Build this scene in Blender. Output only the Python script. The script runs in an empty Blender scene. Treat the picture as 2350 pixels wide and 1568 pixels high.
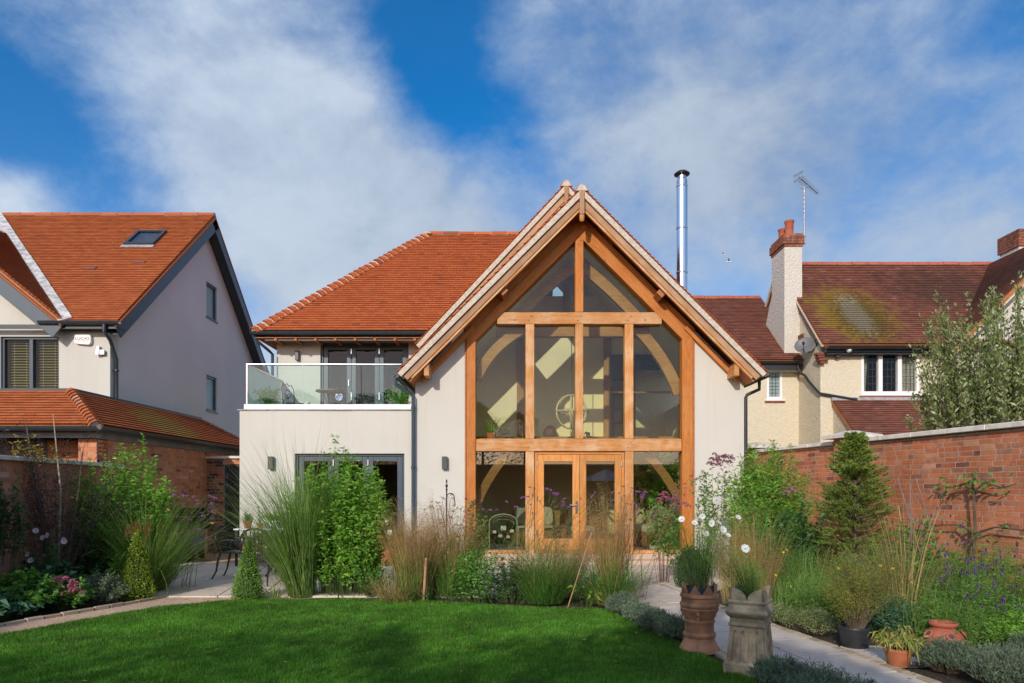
import bpy, math, random
import numpy as np
from mathutils import Vector, Matrix

# ------------------------------------------------------------------ camera, sky, sun, exposure
scene = bpy.context.scene
col = scene.collection
F = 1567.0            # focal length in units of a 2350 wide frame (24 mm shift lens)
CX, HY = 1175.0, 1121.7
EYE = 1.5
KX, KZ = 0.37, 0.48   # sun travels (KX, 1, -KZ) per metre away from the camera

cam_d = bpy.data.cameras.new('camera')
cam = bpy.data.objects.new('camera', cam_d)
col.objects.link(cam)
cam.location = (0, 0, EYE)
cam.rotation_euler = (math.radians(90), 0, 0)
cam_d.sensor_width = 36.0
cam_d.lens = 36.0 * F / 2350.0
cam_d.shift_y = (HY - 784.0) / 2350.0
cam_d.clip_start = 0.05
cam_d.clip_end = 3000
scene.camera = cam

scene.view_settings.view_transform = 'Standard'
scene.view_settings.look = 'None'
scene.view_settings.exposure = 0.45
scene.view_settings.gamma = 1.0
scene.view_settings.use_curve_mapping = False
scene.cycles.max_bounces = 8
scene.cycles.transparent_max_bounces = 24
scene.cycles.caustics_reflective = False
scene.cycles.caustics_refractive = False

sun_dir = Vector((KX, 1.0, -KZ)).normalized()
sd = bpy.data.lights.new('sun', 'SUN')
sd.energy = 2.45
sd.angle = math.radians(0.5)
sd.color = (1.0, 0.93, 0.82)
sun = bpy.data.objects.new('sun', sd)
col.objects.link(sun)
sun.location = (-6, -14, 12)
sun.rotation_euler = sun_dir.to_track_quat('-Z', 'Y').to_euler()

world = bpy.data.worlds.new('World')
scene.world = world
world.use_nodes = True
NT = world.node_tree
NT.nodes.clear()


class NB:
    """small node builder"""
    def __init__(s, nt):
        s.nt = nt

    def n(s, typ, **kw):
        nd = s.nt.nodes.new(typ)
        for k, v in kw.items():
            setattr(nd, k, v)
        return nd

    def link(s, a, b):
        s.nt.links.new(a, b)

    def put(s, sock, val):
        if isinstance(val, bpy.types.NodeSocket):
            s.nt.links.new(val, sock)
        elif val is not None:
            sock.default_value = val

    def math(s, op, a, b=None, c=None, clamp=False):
        nd = s.n('ShaderNodeMath', operation=op, use_clamp=clamp)
        s.put(nd.inputs[0], a)
        if b is not None:
            s.put(nd.inputs[1], b)
        if c is not None:
            s.put(nd.inputs[2], c)
        return nd.outputs[0]

    def vmath(s, op, a, b=None, scale=None):
        nd = s.n('ShaderNodeVectorMath', operation=op)
        s.put(nd.inputs[0], a)
        if b is not None:
            s.put(nd.inputs[1], b)
        if scale is not None:
            s.put(nd.inputs['Scale'], scale)
        return nd.outputs['Value'] if op in ('DOT_PRODUCT', 'LENGTH', 'DISTANCE') else nd.outputs['Vector']

    def noise(s, vec, scale, detail=4, rough=0.55, dist=0.0):
        nd = s.n('ShaderNodeTexNoise')
        s.put(nd.inputs['Vector'], vec)
        nd.inputs['Scale'].default_value = scale
        nd.inputs['Detail'].default_value = detail
        nd.inputs['Roughness'].default_value = rough
        nd.inputs['Distortion'].default_value = dist
        return nd.outputs['Fac']

    def mixc(s, f, a, b, blend='MIX'):
        nd = s.n('ShaderNodeMix', data_type='RGBA', blend_type=blend)
        s.put(nd.inputs[0], f)
        s.put(nd.inputs[6], a if not isinstance(a, tuple) else (*a[:3], 1))
        s.put(nd.inputs[7], b if not isinstance(b, tuple) else (*b[:3], 1))
        return nd.outputs[2]

    def ramp(s, f, stops, interp='LINEAR'):
        nd = s.n('ShaderNodeValToRGB')
        nd.color_ramp.interpolation = interp
        el = nd.color_ramp.elements
        while len(el) < len(stops):
            el.new(0.5)
        for e, (p, c) in zip(el, stops):
            e.position = p
            e.color = (*c[:3], 1) if not isinstance(c, float) else (c, c, c, 1)
        s.put(nd.inputs[0], f)
        return nd.outputs[0]

    def remap(s, f, a, b, c=0.0, d=1.0, smooth=True):
        nd = s.n('ShaderNodeMapRange')
        nd.interpolation_type = 'SMOOTHSTEP' if smooth else 'LINEAR'
        s.put(nd.inputs[0], f)
        for i, v in zip((1, 2, 3, 4), (a, b, c, d)):
            s.put(nd.inputs[i], v)
        return nd.outputs[0]


def build_world():
    b = NB(NT)
    out = b.n('ShaderNodeOutputWorld')
    bg = b.n('ShaderNodeBackground')
    bg.inputs['Strength'].default_value = 0.11
    b.link(bg.outputs[0], out.inputs[0])
    sky = b.n('ShaderNodeTexSky', sky_type='NISHITA')
    sky.sun_disc = False
    sky.sun_elevation = math.asin(-sun_dir.z)
    sky.sun_rotation = math.atan2(-sun_dir.x, -sun_dir.y)
    sky.altitude = 100
    sky.air_density = 1.0
    sky.dust_density = 0.6
    sky.ozone_density = 2.0
    hs = b.n('ShaderNodeHueSaturation')
    hs.inputs['Saturation'].default_value = 1.5
    hs.inputs['Value'].default_value = 1.05
    b.link(sky.outputs[0], hs.inputs['Color'])
    tc = b.n('ShaderNodeTexCoord')
    d = b.vmath('NORMALIZE', tc.outputs['Generated'])
    sep = b.n('ShaderNodeSeparateXYZ')
    b.link(d, sep.inputs[0])
    # clouds: broken stratus, with the banks of this sky as soft lobes of the direction
    lobes = [  # photo pixel (2350 wide), radius, amplitude
        (390, 150, 330, .24), (560, 300, 300, .30), (760, 260, 240, .22), (720, 560, 330, .34), (960, 470, 170, .22),
        (1000, 640, 260, .25), (1560, 330, 300, .22), (1750, 150, 420, .17), (2050, 260, 330, .15), (1700, 480, 260, .18), (2320, 520, 170, .20),
        (20, 490, 110, .75), (1350, 220, 260, .08), (1280, 90, 220, .07), (2150, 620, 220, .12), (60, 90, 110, .10), (300, 310, 130, .16),
        (30, 230, 200, -.32), (120, 380, 190, -.20), (330, 430, 150, -.28), (150, 240, 160, -.25), (1010, 30, 210, -.36), (1010, 230, 140, -.30), (1130, 330, 120, -.18), (1240, 400, 110, -.10),
        (900, 60, 140, -.16), (2040, 470, 130, -.10), (1640, 560, 120, -.12), (1480, 420, 70, -.15), (2330, 300, 120, -.05), (620, 40, 130, -.10)]
    acc = None
    for (px, py, r, a) in lobes:
        c = Vector(((px - CX) / F, 1.0, (HY - py) / F))
        ll = c.length
        c.normalize()
        k = 2.0 / ((r / F / ll) ** 2)
        dt = b.vmath('DOT_PRODUCT', d, tuple(c))
        a = a * .85
        e = b.math('EXPONENT', b.math('MULTIPLY', b.math('SUBTRACT', dt, 1.0), k))
        acc = b.math('MULTIPLY', e, a) if acc is None else b.math('MULTIPLY_ADD', e, a, acc)
    mp = b.n('ShaderNodeMapping')
    mp.inputs['Rotation'].default_value = (0.2, 0.55, 0.3)
    mp.inputs['Scale'].default_value = (1.0, 1.0, 1.45)
    b.link(d, mp.inputs[0])
    n1 = b.noise(mp.outputs[0], 2.1, 8, 0.52, 0.15)
    n2 = b.noise(mp.outputs[0], 5.2, 10, 0.60, 0.15)
    n3 = b.noise(mp.outputs[0], 15.0, 8, 0.62, 0.1)
    base = b.math('ADD', b.math('MULTIPLY', b.math('SUBTRACT', n1, 0.5), 0.75), b.math('MULTIPLY', b.math('SUBTRACT', n2, 0.5), 0.85))
    base = b.math('MULTIPLY_ADD', b.math('SUBTRACT', n3, 0.5), 0.34, base)
    dens = b.math('ADD', base, acc)
    mask = b.remap(dens, -0.20, 0.52, 0.03, 0.94)
    shade = b.remap(b.math('ADD', b.math('MULTIPLY', n2, 0.6), b.math('MULTIPLY', n1, 0.4)), 0.36, 0.64)
    ccol = b.mixc(shade, (1.6, 2.05, 2.85), (2.55, 3.05, 3.75))
    # brighter, whiter low down
    low = b.remap(sep.outputs['Z'], 0.42, 0.16)
    ccol = b.mixc(b.math('MULTIPLY', low, 0.45), ccol, (3.3, 3.75, 4.2))
    # clouds brightened and warmed towards the sun to lift the light in the shade
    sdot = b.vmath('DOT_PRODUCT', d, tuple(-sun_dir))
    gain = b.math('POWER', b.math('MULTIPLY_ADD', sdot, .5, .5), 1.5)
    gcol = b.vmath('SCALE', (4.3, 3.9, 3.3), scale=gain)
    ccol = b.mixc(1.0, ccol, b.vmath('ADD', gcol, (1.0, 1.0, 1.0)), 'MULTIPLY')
    blue = b.mixc(1.0, hs.outputs[0], (1.25, .90, .98), 'MULTIPLY')
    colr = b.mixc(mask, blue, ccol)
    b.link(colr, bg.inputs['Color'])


build_world()

# ------------------------------------------------------------------ helpers
WM = {}                # world matrix of every object made here
I4 = Matrix.Identity(4)
rng = np.random.default_rng(7)
random.seed(7)


def W(dx, dy, Y):
    """world point at distance Y seen at (dx, dy) of the 2350 wide photograph"""
    return Vector(((dx - CX) * Y / F, Y, EYE - (dy - HY) * Y / F))


def G(dx, dy):
    """ground point seen at (dx, dy)"""
    Y = EYE * F / (dy - HY)
    return Vector(((dx - CX) * Y / F, Y, 0.0))


def link(name, data, parent=None, M=None, **props):
    o = bpy.data.objects.new(name, data)
    col.objects.link(o)
    M = M if M is not None else (WM[parent.name] if parent is not None and False else I4)
    o.matrix_basis = M
    if parent is not None:
        o.parent = parent
        o.matrix_parent_inverse = WM[parent.name].inverted()
    WM[o.name] = M.copy()
    for k, v in props.items():
        if v is not None:
            o[k] = v
    return o


def thing(name, label, cat, loc=(0, 0, 0), rz=0.0, group=None):
    M = Matrix.Translation(Vector(loc)) @ Matrix.Rotation(rz, 4, 'Z')
    return link(name, None, None, M, label=label, category=cat, group=group)


def tag(o, label, cat, group=None):
    o['label'] = label
    o['category'] = cat
    if group:
        o['group'] = group
    return o


class MB:
    def __init__(s):
        s.v, s.f = [], []

    def add(s, vs, fs):
        n = len(s.v)
        s.v += [tuple(p) for p in vs]
        s.f += [tuple(i + n for i in f) for f in fs]
        return s

    def box(s, x0, x1, y0, y1, z0, z1):
        return s.add([(x0, y0, z0), (x1, y0, z0), (x1, y1, z0), (x0, y1, z0), (x0, y0, z1), (x1, y0, z1), (x1, y1, z1), (x0, y1, z1)],
                     [(0, 3, 2, 1), (4, 5, 6, 7), (0, 1, 5, 4), (1, 2, 6, 5), (2, 3, 7, 6), (3, 0, 4, 7)])

    def prism(s, pts, ext):
        """closed polygon (3d points) pushed along ext"""
        pts = [Vector(p) for p in pts]
        ext = Vector(ext)
        nrm = Vector((0, 0, 0))
        for i in range(len(pts)):
            nrm += pts[i].cross(pts[(i + 1) % len(pts)])
        if nrm.dot(ext) > 0:
            pts = pts[::-1]
        n = len(pts)
        vs = pts + [p + ext for p in pts]
        fs = [tuple(range(n)), tuple(range(2 * n - 1, n - 1, -1))]
        fs += [(i, i + n, (i + 1) % n + n, (i + 1) % n) for i in range(n)]
        return s.add(vs, fs)

    def beam(s, p0, p1, w, h, up=(0, 0, 1)):
        p0, p1, up = Vector(p0), Vector(p1), Vector(up)
        a = (p1 - p0).normalized()
        sd_ = a.cross(up)
        if sd_.length < 1e-5:
            sd_ = a.cross(Vector((1, 0, 0)))
        sd_.normalize()
        u = sd_.cross(a).normalized()
        sd_ *= w / 2
        u *= h / 2
        vs = [p0 - sd_ - u, p0 + sd_ - u, p0 + sd_ + u, p0 - sd_ + u, p1 - sd_ - u, p1 + sd_ - u, p1 + sd_ + u, p1 - sd_ + u]
        return s.add(vs, [(0, 3, 2, 1), (4, 5, 6, 7), (0, 1, 5, 4), (1, 2, 6, 5), (2, 3, 7, 6), (3, 0, 4, 7)])

    def tube(s, pts, r, n=8, closed=False):
        pts = [Vector(p) for p in pts]
        m = len(pts)
        rr = r if isinstance(r, (list, tuple)) else [r] * m
        ref = None
        rings = []
        for i, p in enumerate(pts):
            if closed:
                t = pts[(i + 1) % m] - pts[i - 1]
            else:
                t = pts[min(i + 1, m - 1)] - pts[max(i - 1, 0)]
            t.normalize()
            if ref is None:
                ref = t.orthogonal().normalized()
            else:
                ref = (ref - t * ref.dot(t))
                ref = ref.normalized() if ref.length > 1e-6 else t.orthogonal().normalized()
            b = t.cross(ref)
            rings.append([p + (ref * math.cos(2 * math.pi * k / n) + b * math.sin(2 * math.pi * k / n)) * rr[i] for k in range(n)])
        vs = [q for rg in rings for q in rg]
        fs = []
        for i in range(m if closed else m - 1):
            j = (i + 1) % m
            for k in range(n):
                fs.append((i * n + k, i * n + (k + 1) % n, j * n + (k + 1) % n, j * n + k))
        if not closed:
            fs.append(tuple(range(n - 1, -1, -1)))
            fs.append(tuple((m - 1) * n + k for k in range(n)))
        return s.add(vs, fs)

    def lathe(s, prof, c=(0, 0, 0), n=24, a0=0.0, sq=False):
        cx, cy, cz = c
        vs, fs = [], []
        for (r, z) in prof:
            for k in range(n):
                a = a0 + 2 * math.pi * k / n
                vs.append((cx + r * math.cos(a), cy + r * math.sin(a), cz + z))
        for i in range(len(prof) - 1):
            for k in range(n):
                fs.append((i * n + k, i * n + (k + 1) % n, (i + 1) * n + (k + 1) % n, (i + 1) * n + k))
        fs.append(tuple(range(n - 1, -1, -1)))
        fs.append(tuple((len(prof) - 1) * n + k for k in range(n)))
        return s.add(vs, fs)

    def blob(s, c, rx, ry, rz, n=10, m=7, sup=1.0):
        """ellipsoid; sup < 1 makes it boxier"""
        vs, fs = [], []
        e = lambda t: math.copysign(abs(t) ** sup, t)
        for i in range(1, m):
            ph = math.pi * i / m - math.pi / 2
            for k in range(n):
                a = 2 * math.pi * k / n
                vs.append((c[0] + rx * e(math.cos(ph)) * e(math.cos(a)), c[1] + ry * e(math.cos(ph)) * e(math.sin(a)), c[2] + rz * e(math.sin(ph))))
        lo, hi = len(vs), len(vs) + 1
        vs += [(c[0], c[1], c[2] - rz), (c[0], c[1], c[2] + rz)]
        for i in range(m - 2):
            for k in range(n):
                fs.append((i * n + k, i * n + (k + 1) % n, (i + 1) * n + (k + 1) % n, (i + 1) * n + k))
        for k in range(n):
            fs.append((lo, (k + 1) % n, k))
            fs.append((hi, (m - 2) * n + k, (m - 2) * n + (k + 1) % n))
        return s.add(vs, fs)

    def mesh(s, name, mat, smooth=False):
        me = bpy.data.meshes.new(name)
        me.from_pydata(s.v, [], s.f)
        me.update()
        me.materials.append(mat)
        if smooth:
            me.polygons.foreach_set('use_smooth', [True] * len(me.polygons))
            try:
                me.set_sharp_from_angle(angle=math.radians(40))
            except Exception:
                pass
        return me

    def build(s, name, mat, parent=None, M=None, smooth=False, bevel=0.0, **props):
        o = link(name, s.mesh(name, mat, smooth), parent, M, **props)
        if bevel:
            md = o.modifiers.new('edge', 'BEVEL')
            md.width = bevel
            md.segments = 1 if bevel < 0.01 else 2
            md.limit_method = 'ANGLE'
        return o


def npmesh(name, V, Fc, mat, smooth=False):
    """mesh from numpy arrays: V (n,3), Fc (m,k)"""
    me = bpy.data.meshes.new(name)
    V = np.ascontiguousarray(V, dtype=np.float32)
    Fc = np.ascontiguousarray(Fc, dtype=np.int32)
    m, k = Fc.shape
    me.vertices.add(len(V))
    me.vertices.foreach_set('co', V.ravel())
    me.loops.add(m * k)
    me.loops.foreach_set('vertex_index', Fc.ravel())
    me.polygons.add(m)
    me.polygons.foreach_set('loop_start', np.arange(0, m * k, k, dtype=np.int32))
    me.polygons.foreach_set('loop_total', np.full(m, k, dtype=np.int32))
    me.polygons.foreach_set('use_smooth', np.full(m, smooth, dtype=bool))
    me.update(calc_edges=True)
    me.materials.append(mat)
    return me


CUBE_V = np.array([(-.5, -.5, -.5), (.5, -.5, -.5), (.5, .5, -.5), (-.5, .5, -.5), (-.5, -.5, .5), (.5, -.5, .5), (.5, .5, .5), (-.5, .5, .5)])
CUBE_F = np.array([(0, 3, 2, 1), (4, 5, 6, 7), (0, 1, 5, 4), (1, 2, 6, 5), (2, 3, 7, 6), (3, 0, 4, 7)])


def pieces(parent, name, mats, mat, limit=300, base=None, rest=None):
    """unit cubes (or base mesh arrays) set by 4x4 matrices: the ones that show largest as parts, the rest as ONE part of kind stuff"""
    bv, bf = base if base is not None else (CUBE_V, CUBE_F)
    me = npmesh(name, bv, bf, mat)
    A = np.array([np.array(m) for m in mats])
    if len(A) == 0:
        return
    c = A[:, :3, 3]
    Y = np.maximum(c[:, 1], 0.3)
    px = CX + c[:, 0] / Y * F
    py = HY - (c[:, 2] - EYE) / Y * F
    inside = (px > -10) & (px < 2360) & (py > -10) & (py < 1575) & (c[:, 1] > 1)
    key = np.where(inside, Y, 1e3 + Y)
    order = np.argsort(key, kind='stable')
    first = [i for i in order[:limit] if inside[i]]
    fs = set(first)
    for i in first:
        link(name, me, parent, Matrix(A[i].tolist()))
    left = [i for i in range(len(A)) if i not in fs]
    if left:
        R = A[left]
        hv = np.concatenate([bv, np.ones((len(bv), 1))], axis=1)
        V = np.einsum('nij,vj->nvi', R, hv)[:, :, :3].reshape(-1, 3)
        Fc = (bf[None] + (np.arange(len(R)) * len(bv))[:, None, None]).reshape(-1, bf.shape[1])
        link(rest or name, npmesh(name, V, Fc, mat), parent, None, kind='stuff')


def frame_m(c, ex, ey, ez, sx, sy, sz):
    """matrix of a unit cube with axes ex, ey, ez and sizes"""
    m = Matrix.Identity(4)
    for i in range(3):
        m[i][0], m[i][1], m[i][2], m[i][3] = ex[i] * sx, ey[i] * sy, ez[i] * sz, c[i]
    return m


def clip_half(poly, a, b, c):
    """part of a 2d polygon with a*x+b*y+c >= 0"""
    out = []
    for i in range(len(poly)):
        p, q = poly[i], poly[(i + 1) % len(poly)]
        dp, dq = a * p[0] + b * p[1] + c, a * q[0] + b * q[1] + c
        if dp >= 0:
            out.append(p)
        if (dp >= 0) != (dq >= 0):
            t = dp / (dp - dq)
            out.append((p[0] + (q[0] - p[0]) * t, p[1] + (q[1] - p[1]) * t))
    return out


def clip_convex(poly, conv):
    """clip by a counter-clockwise convex polygon"""
    for i in range(len(conv)):
        (x0, y0), (x1, y1) = conv[i], conv[(i + 1) % len(conv)]
        a, b = -(y1 - y0), (x1 - x0)
        poly = clip_half(poly, a, b, -(a * x0 + b * y0))
        if len(poly) < 3:
            return []
    return poly


def in_poly(x, y, poly):
    ins = False
    j = len(poly) - 1
    for i in range(len(poly)):
        xi, yi = poly[i]
        xj, yj = poly[j]
        if (yi > y) != (yj > y) and x < (xj - xi) * (y - yi) / (yj - yi) + xi:
            ins = not ins
        j = i
    return ins


def grid_holes(x0, x1, z0, z1, holes):
    """cells of a rectangle minus rectangular holes"""
    xs = sorted({x0, x1, *[v for h in holes for v in h[:2] if x0 < v < x1]})
    zs = sorted({z0, z1, *[v for h in holes for v in h[2:] if z0 < v < z1]})
    for i in range(len(xs) - 1):
        for j in range(len(zs) - 1):
            mx, mz = (xs[i] + xs[i + 1]) / 2, (zs[j] + zs[j + 1]) / 2
            if not any(h[0] < mx < h[1] and h[2] < mz < h[3] for h in holes):
                yield xs[i], xs[i + 1], zs[j], zs[j + 1]


# ------------------------------------------------------------------ materials
def material(name):
    m = bpy.data.materials.new(name)
    m.use_nodes = True
    b = NB(m.node_tree)
    p = m.node_tree.nodes['Principled BSDF']
    return m, b, p


def pos_of(b):
    return b.n('ShaderNodeNewGeometry').outputs['Position']


def rnd_of(b):
    g = b.n('ShaderNodeNewGeometry').outputs['Random Per Island']
    o = b.n('ShaderNodeObjectInfo').outputs['Random']
    return b.math('FRACT', b.math('ADD', g, o))


def bump(b, p, h, strength=0.3, dist=0.01):
    bn = b.n('ShaderNodeBump')
    bn.inputs['Strength'].default_value = strength
    bn.inputs['Distance'].default_value = dist
    b.link(h, bn.inputs['Height'])
    b.link(bn.outputs[0], p.inputs['Normal'])


def plain(name, c, rough=0.5, metal=0.0, var=0.12, scale=6.0, spec=0.5, bumpy=0.0):
    m, b, p = material(name)
    n = b.noise(pos_of(b), scale, 4)
    k = b.remap(n, 0.3, 0.7, 1 - var, 1 + var)
    cc = b.mixc(1.0, (*c, 1), k, 'MULTIPLY')
    b.link(cc, p.inputs['Base Color'])
    p.inputs['Roughness'].default_value = rough
    p.inputs['Metallic'].default_value = metal
    p.inputs['Specular IOR Level'].default_value = spec
    if bumpy:
        bump(b, p, b.noise(pos_of(b), scale * 12, 3), bumpy, 0.004)
    return m


def render_wall(name, c, streak=0.035, rough_tex=0.25):
    m, b, p = material(name)
    pos = pos_of(b)
    big = b.noise(pos, 0.7, 3)
    mp = b.n('ShaderNodeMapping')
    mp.inputs['Scale'].default_value = (5.0, 5.0, 0.22)
    b.link(pos, mp.inputs[0])
    st = b.noise(mp.outputs[0], 1.6, 5, 0.6)
    k = b.math('ADD', b.remap(big, 0.3, 0.7, 0.97, 1.03), b.remap(st, 0.52, 0.78, 0.0, -streak))
    cc = b.mixc(1.0, (*c, 1), k, 'MULTIPLY')
    warm = b.remap(st, 0.55, 0.8, 0.0, 0.25)
    cc = b.mixc(warm, cc, (c[0] * .93, c[1] * .88, c[2] * .78))
    b.link(cc, p.inputs['Base Color'])
    p.inputs['Roughness'].default_value = 0.92
    p.inputs['Specular IOR Level'].default_value = 0.2
    bump(b, p, b.noise(pos, 160, 3, 0.7), rough_tex, 0.004)
    return m


def roughcast(name, c):
    m, b, p = material(name)
    pos = pos_of(b)
    n = b.noise(pos, 11, 6, 0.7)
    grime = b.noise(pos, 1.1, 5, 0.62)
    cc = b.mixc(b.remap(n, 0.35, 0.62, 0.25, 0.0), (*c, 1), (c[0] * .72, c[1] * .68, c[2] * .58))
    cc = b.mixc(b.remap(grime, 0.56, 0.8, 0.0, 0.45), cc, (c[0] * .66, c[1] * .62, c[2] * .52))
    b.link(cc, p.inputs['Base Color'])
    p.inputs['Roughness'].default_value = 0.95
    p.inputs['Specular IOR Level'].default_value = 0.15
    bump(b, p, b.noise(pos, 17, 4, 0.65), 0.75, 0.05)
    return m


def oak(name, c1, c2, pale=0.0, palecol=(.62, .46, .30)):
    """grain runs along the local X of each member"""
    m, b, p = material(name)
    tc = b.n('ShaderNodeTexCoord')
    orr = b.n('ShaderNodeObjectInfo').outputs['Random']
    off = b.n('ShaderNodeCombineXYZ')
    b.link(b.math('MULTIPLY', orr, 37.0), off.inputs[0])
    b.link(b.math('MULTIPLY', orr, 11.0), off.inputs[1])
    v = b.vmath('ADD', tc.outputs['Object'], off.outputs[0])
    mp = b.n('ShaderNodeMapping')
    mp.inputs['Scale'].default_value = (0.55, 7.0, 7.0)
    b.link(v, mp.inputs[0])
    g = b.noise(mp.outputs[0], 3.2, 6, 0.62, 0.8)
    blot = b.noise(v, 2.3, 4, 0.6)
    cc = b.mixc(b.remap(g, 0.32, 0.68), (*c1, 1), (*c2, 1))
    cc = b.mixc(b.math('MULTIPLY', b.remap(blot, 0.38, 0.68), pale), cc, (*palecol, 1))
    shade = b.math('ADD', 0.88, b.math('MULTIPLY', orr, 0.24))
    cc = b.mixc(1.0, cc, shade, 'MULTIPLY')
    kn = b.noise(v, 5.5, 2, 0.5)
    cc = b.mixc(b.remap(kn, 0.72, 0.80, 0.0, 0.6), cc, (c1[0] * .35, c1[1] * .3, c1[2] * .3))
    ms = b.n('ShaderNodeMapping')
    ms.inputs['Scale'].default_value = (0.35, 16.0, 16.0)
    b.link(v, ms.inputs[0])
    sp = b.noise(ms.outputs[0], 2.2, 3, 0.5)
    cc = b.mixc(b.remap(sp, 0.66, 0.72, 0.0, 0.55), cc, (c1[0] * .4, c1[1] * .33, c1[2] * .3))
    ring = b.noise(mp.outputs[0], 9.0, 4, 0.6)
    cc = b.mixc(1.0, cc, b.remap(ring, .35, .65, .86, 1.10), 'MULTIPLY')
    b.link(cc, p.inputs['Base Color'])
    p.inputs['Roughness'].default_value = 0.62
    p.inputs['Specular IOR Level'].default_value = 0.3
    bump(b, p, g, 0.12, 0.006)
    return m


def brickmat(name, stops):
    m, b, p = material(name)
    pos = pos_of(b)
    r = rnd_of(b)
    c = b.ramp(r, stops)
    n = b.noise(pos, 9, 6, 0.65)
    n2 = b.noise(pos, 45, 4, 0.65)
    c = b.mixc(b.remap(n, 0.45, 0.72, 0.0, 0.45), c, (.50, .24, .15))
    c = b.mixc(b.remap(n, 0.28, 0.45, 0.55, 0.0), c, (.16, .055, .035))
    c = b.mixc(b.remap(n2, 0.56, 0.72, 0.0, 0.5), c, (.60, .42, .30))
    n4 = b.noise(pos, 1.3, 5, .7)
    c = b.mixc(1.0, c, b.remap(n4, .3, .7, .78, 1.18), 'MULTIPLY')
    b.link(c, p.inputs['Base Color'])
    p.inputs['Roughness'].default_value = 0.9
    p.inputs['Specular IOR Level'].default_value = 0.2
    bump(b, p, b.noise(pos, 70, 4, 0.7), 0.25, 0.005)
    return m


def tilemat(name, stops, moss=None, grime=(.05, .03, .02), gr=0.4):
    m, b, p = material(name)
    pos = pos_of(b)
    r = rnd_of(b)
    c = b.ramp(r, stops)
    n = b.noise(pos, 1.4, 6, 0.65)
    n2 = b.noise(pos, 30, 4, 0.6)
    c = b.mixc(b.remap(n, 0.50, 0.78, 0.0, gr), c, (*grime, 1))
    c = b.mixc(b.remap(n2, 0.5, 0.8, 0.0, 0.25), c, (*grime, 1))
    for (ctr, rad, mc, amt, sc) in (moss or []):
        dv = b.vmath('SUBTRACT', pos, ctr)
        dd = b.vmath('LENGTH', b.vmath('MULTIPLY', dv, (1 / rad[0], 1 / rad[1], 1 / rad[2])))
        nn = b.noise(pos, sc, 6, 0.72)
        f = b.math('ADD', b.math('SUBTRACT', 1.05, dd), b.math('MULTIPLY', b.math('SUBTRACT', nn, 0.5), 2.2))
        c = b.mixc(b.math('MULTIPLY', b.remap(f, 0.0, 0.55), amt), c, (*mc, 1))
    b.link(c, p.inputs['Base Color'])
    p.inputs['Roughness'].default_value = 0.8
    p.inputs['Specular IOR Level'].default_value = 0.3
    bump(b, p, n2, 0.2, 0.004)
    return m


def leafmat(name, c1, c2, c3=None, trans=0.35, rough=0.45, spec=0.35):
    m, b, p = material(name)
    r = rnd_of(b)
    stops = [(0.0, c1), (0.6, c2), (1.0, c3 or c2)]
    c = b.ramp(r, stops)
    n = b.noise(pos_of(b), 3.0, 3)
    c = b.mixc(1.0, c, b.remap(n, 0.3, 0.7, 0.78, 1.22), 'MULTIPLY')
    b.link(c, p.inputs['Base Color'])
    p.inputs['Roughness'].default_value = rough
    p.inputs['Specular IOR Level'].default_value = spec
    tr = b.n('ShaderNodeBsdfTranslucent')
    tcol = b.mixc(1.0, c, (1.25, 1.25, 0.6, 1), 'MULTIPLY')
    b.link(tcol, tr.inputs[0])
    mx = b.n('ShaderNodeMixShader')
    mx.inputs[0].default_value = trans
    b.link(p.outputs[0], mx.inputs[1])
    b.link(tr.outputs[0], mx.inputs[2])
    b.link(mx.outputs[0], m.node_tree.nodes['Material Output'].inputs[0])
    return m


def glassmat(name, tint=(.90, .93, .88), refl=1.0, frost=0.0, ior=1.5):
    m, b, p = material(name)
    nt = m.node_tree
    nt.nodes.remove(p)
    t = b.n('ShaderNodeBsdfTransparent')
    t.inputs[0].default_value = (*tint, 1)
    g = b.n('ShaderNodeBsdfGlossy')
    g.inputs['Roughness'].default_value = 0.0
    ge = b.n('ShaderNodeNewGeometry')
    cs = b.math('ABSOLUTE', b.vmath('DOT_PRODUCT', ge.outputs['Normal'], ge.outputs['Incoming']))
    fr = b.math('MULTIPLY_ADD', b.math('POWER', b.math('SUBTRACT', 1.0, cs, clamp=True), 5.0), .96, .04)
    f = b.math('MULTIPLY', fr, refl, clamp=True)
    mx = b.n('ShaderNodeMixShader')
    b.link(f, mx.inputs[0])
    b.link(t.outputs[0], mx.inputs[1])
    b.link(g.outputs[0], mx.inputs[2])
    last = mx.outputs[0]
    if frost:
        dsh = b.n('ShaderNodeBsdfTranslucent')
        dsh.inputs[0].default_value = (.75, .85, .82, 1)
        df = b.n('ShaderNodeBsdfDiffuse')
        df.inputs[0].default_value = (.70, .82, .80, 1)
        m2 = b.n('ShaderNodeMixShader')
        m2.inputs[0].default_value = 0.5
        b.link(dsh.outputs[0], m2.inputs[1])
        b.link(df.outputs[0], m2.inputs[2])
        m3 = b.n('ShaderNodeMixShader')
        m3.inputs[0].default_value = frost
        b.link(last, m3.inputs[1])
        b.link(m2.outputs[0], m3.inputs[2])
        last = m3.outputs[0]
    b.link(last, nt.nodes['Material Output'].inputs[0])
    return m


def speckle(name, stops, scale, rough=0.9, b_str=0.4, big=(0.9, 1.1)):
    m, b, p = material(name)
    pos = pos_of(b)
    v = b.n('ShaderNodeTexVoronoi')
    v.inputs['Scale'].default_value = scale
    b.link(pos, v.inputs['Vector'])
    sp = b.n('ShaderNodeSeparateColor')
    b.link(v.outputs['Color'], sp.inputs[0])
    c = b.ramp(sp.outputs[0], stops)
    c = b.mixc(1.0, c, b.remap(b.noise(pos, 1.3, 5), 0.3, 0.7, *big), 'MULTIPLY')
    b.link(c, p.inputs['Base Color'])
    p.inputs['Roughness'].default_value = rough
    bump(b, p, v.outputs['Distance'], b_str, 0.01)
    return m


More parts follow.
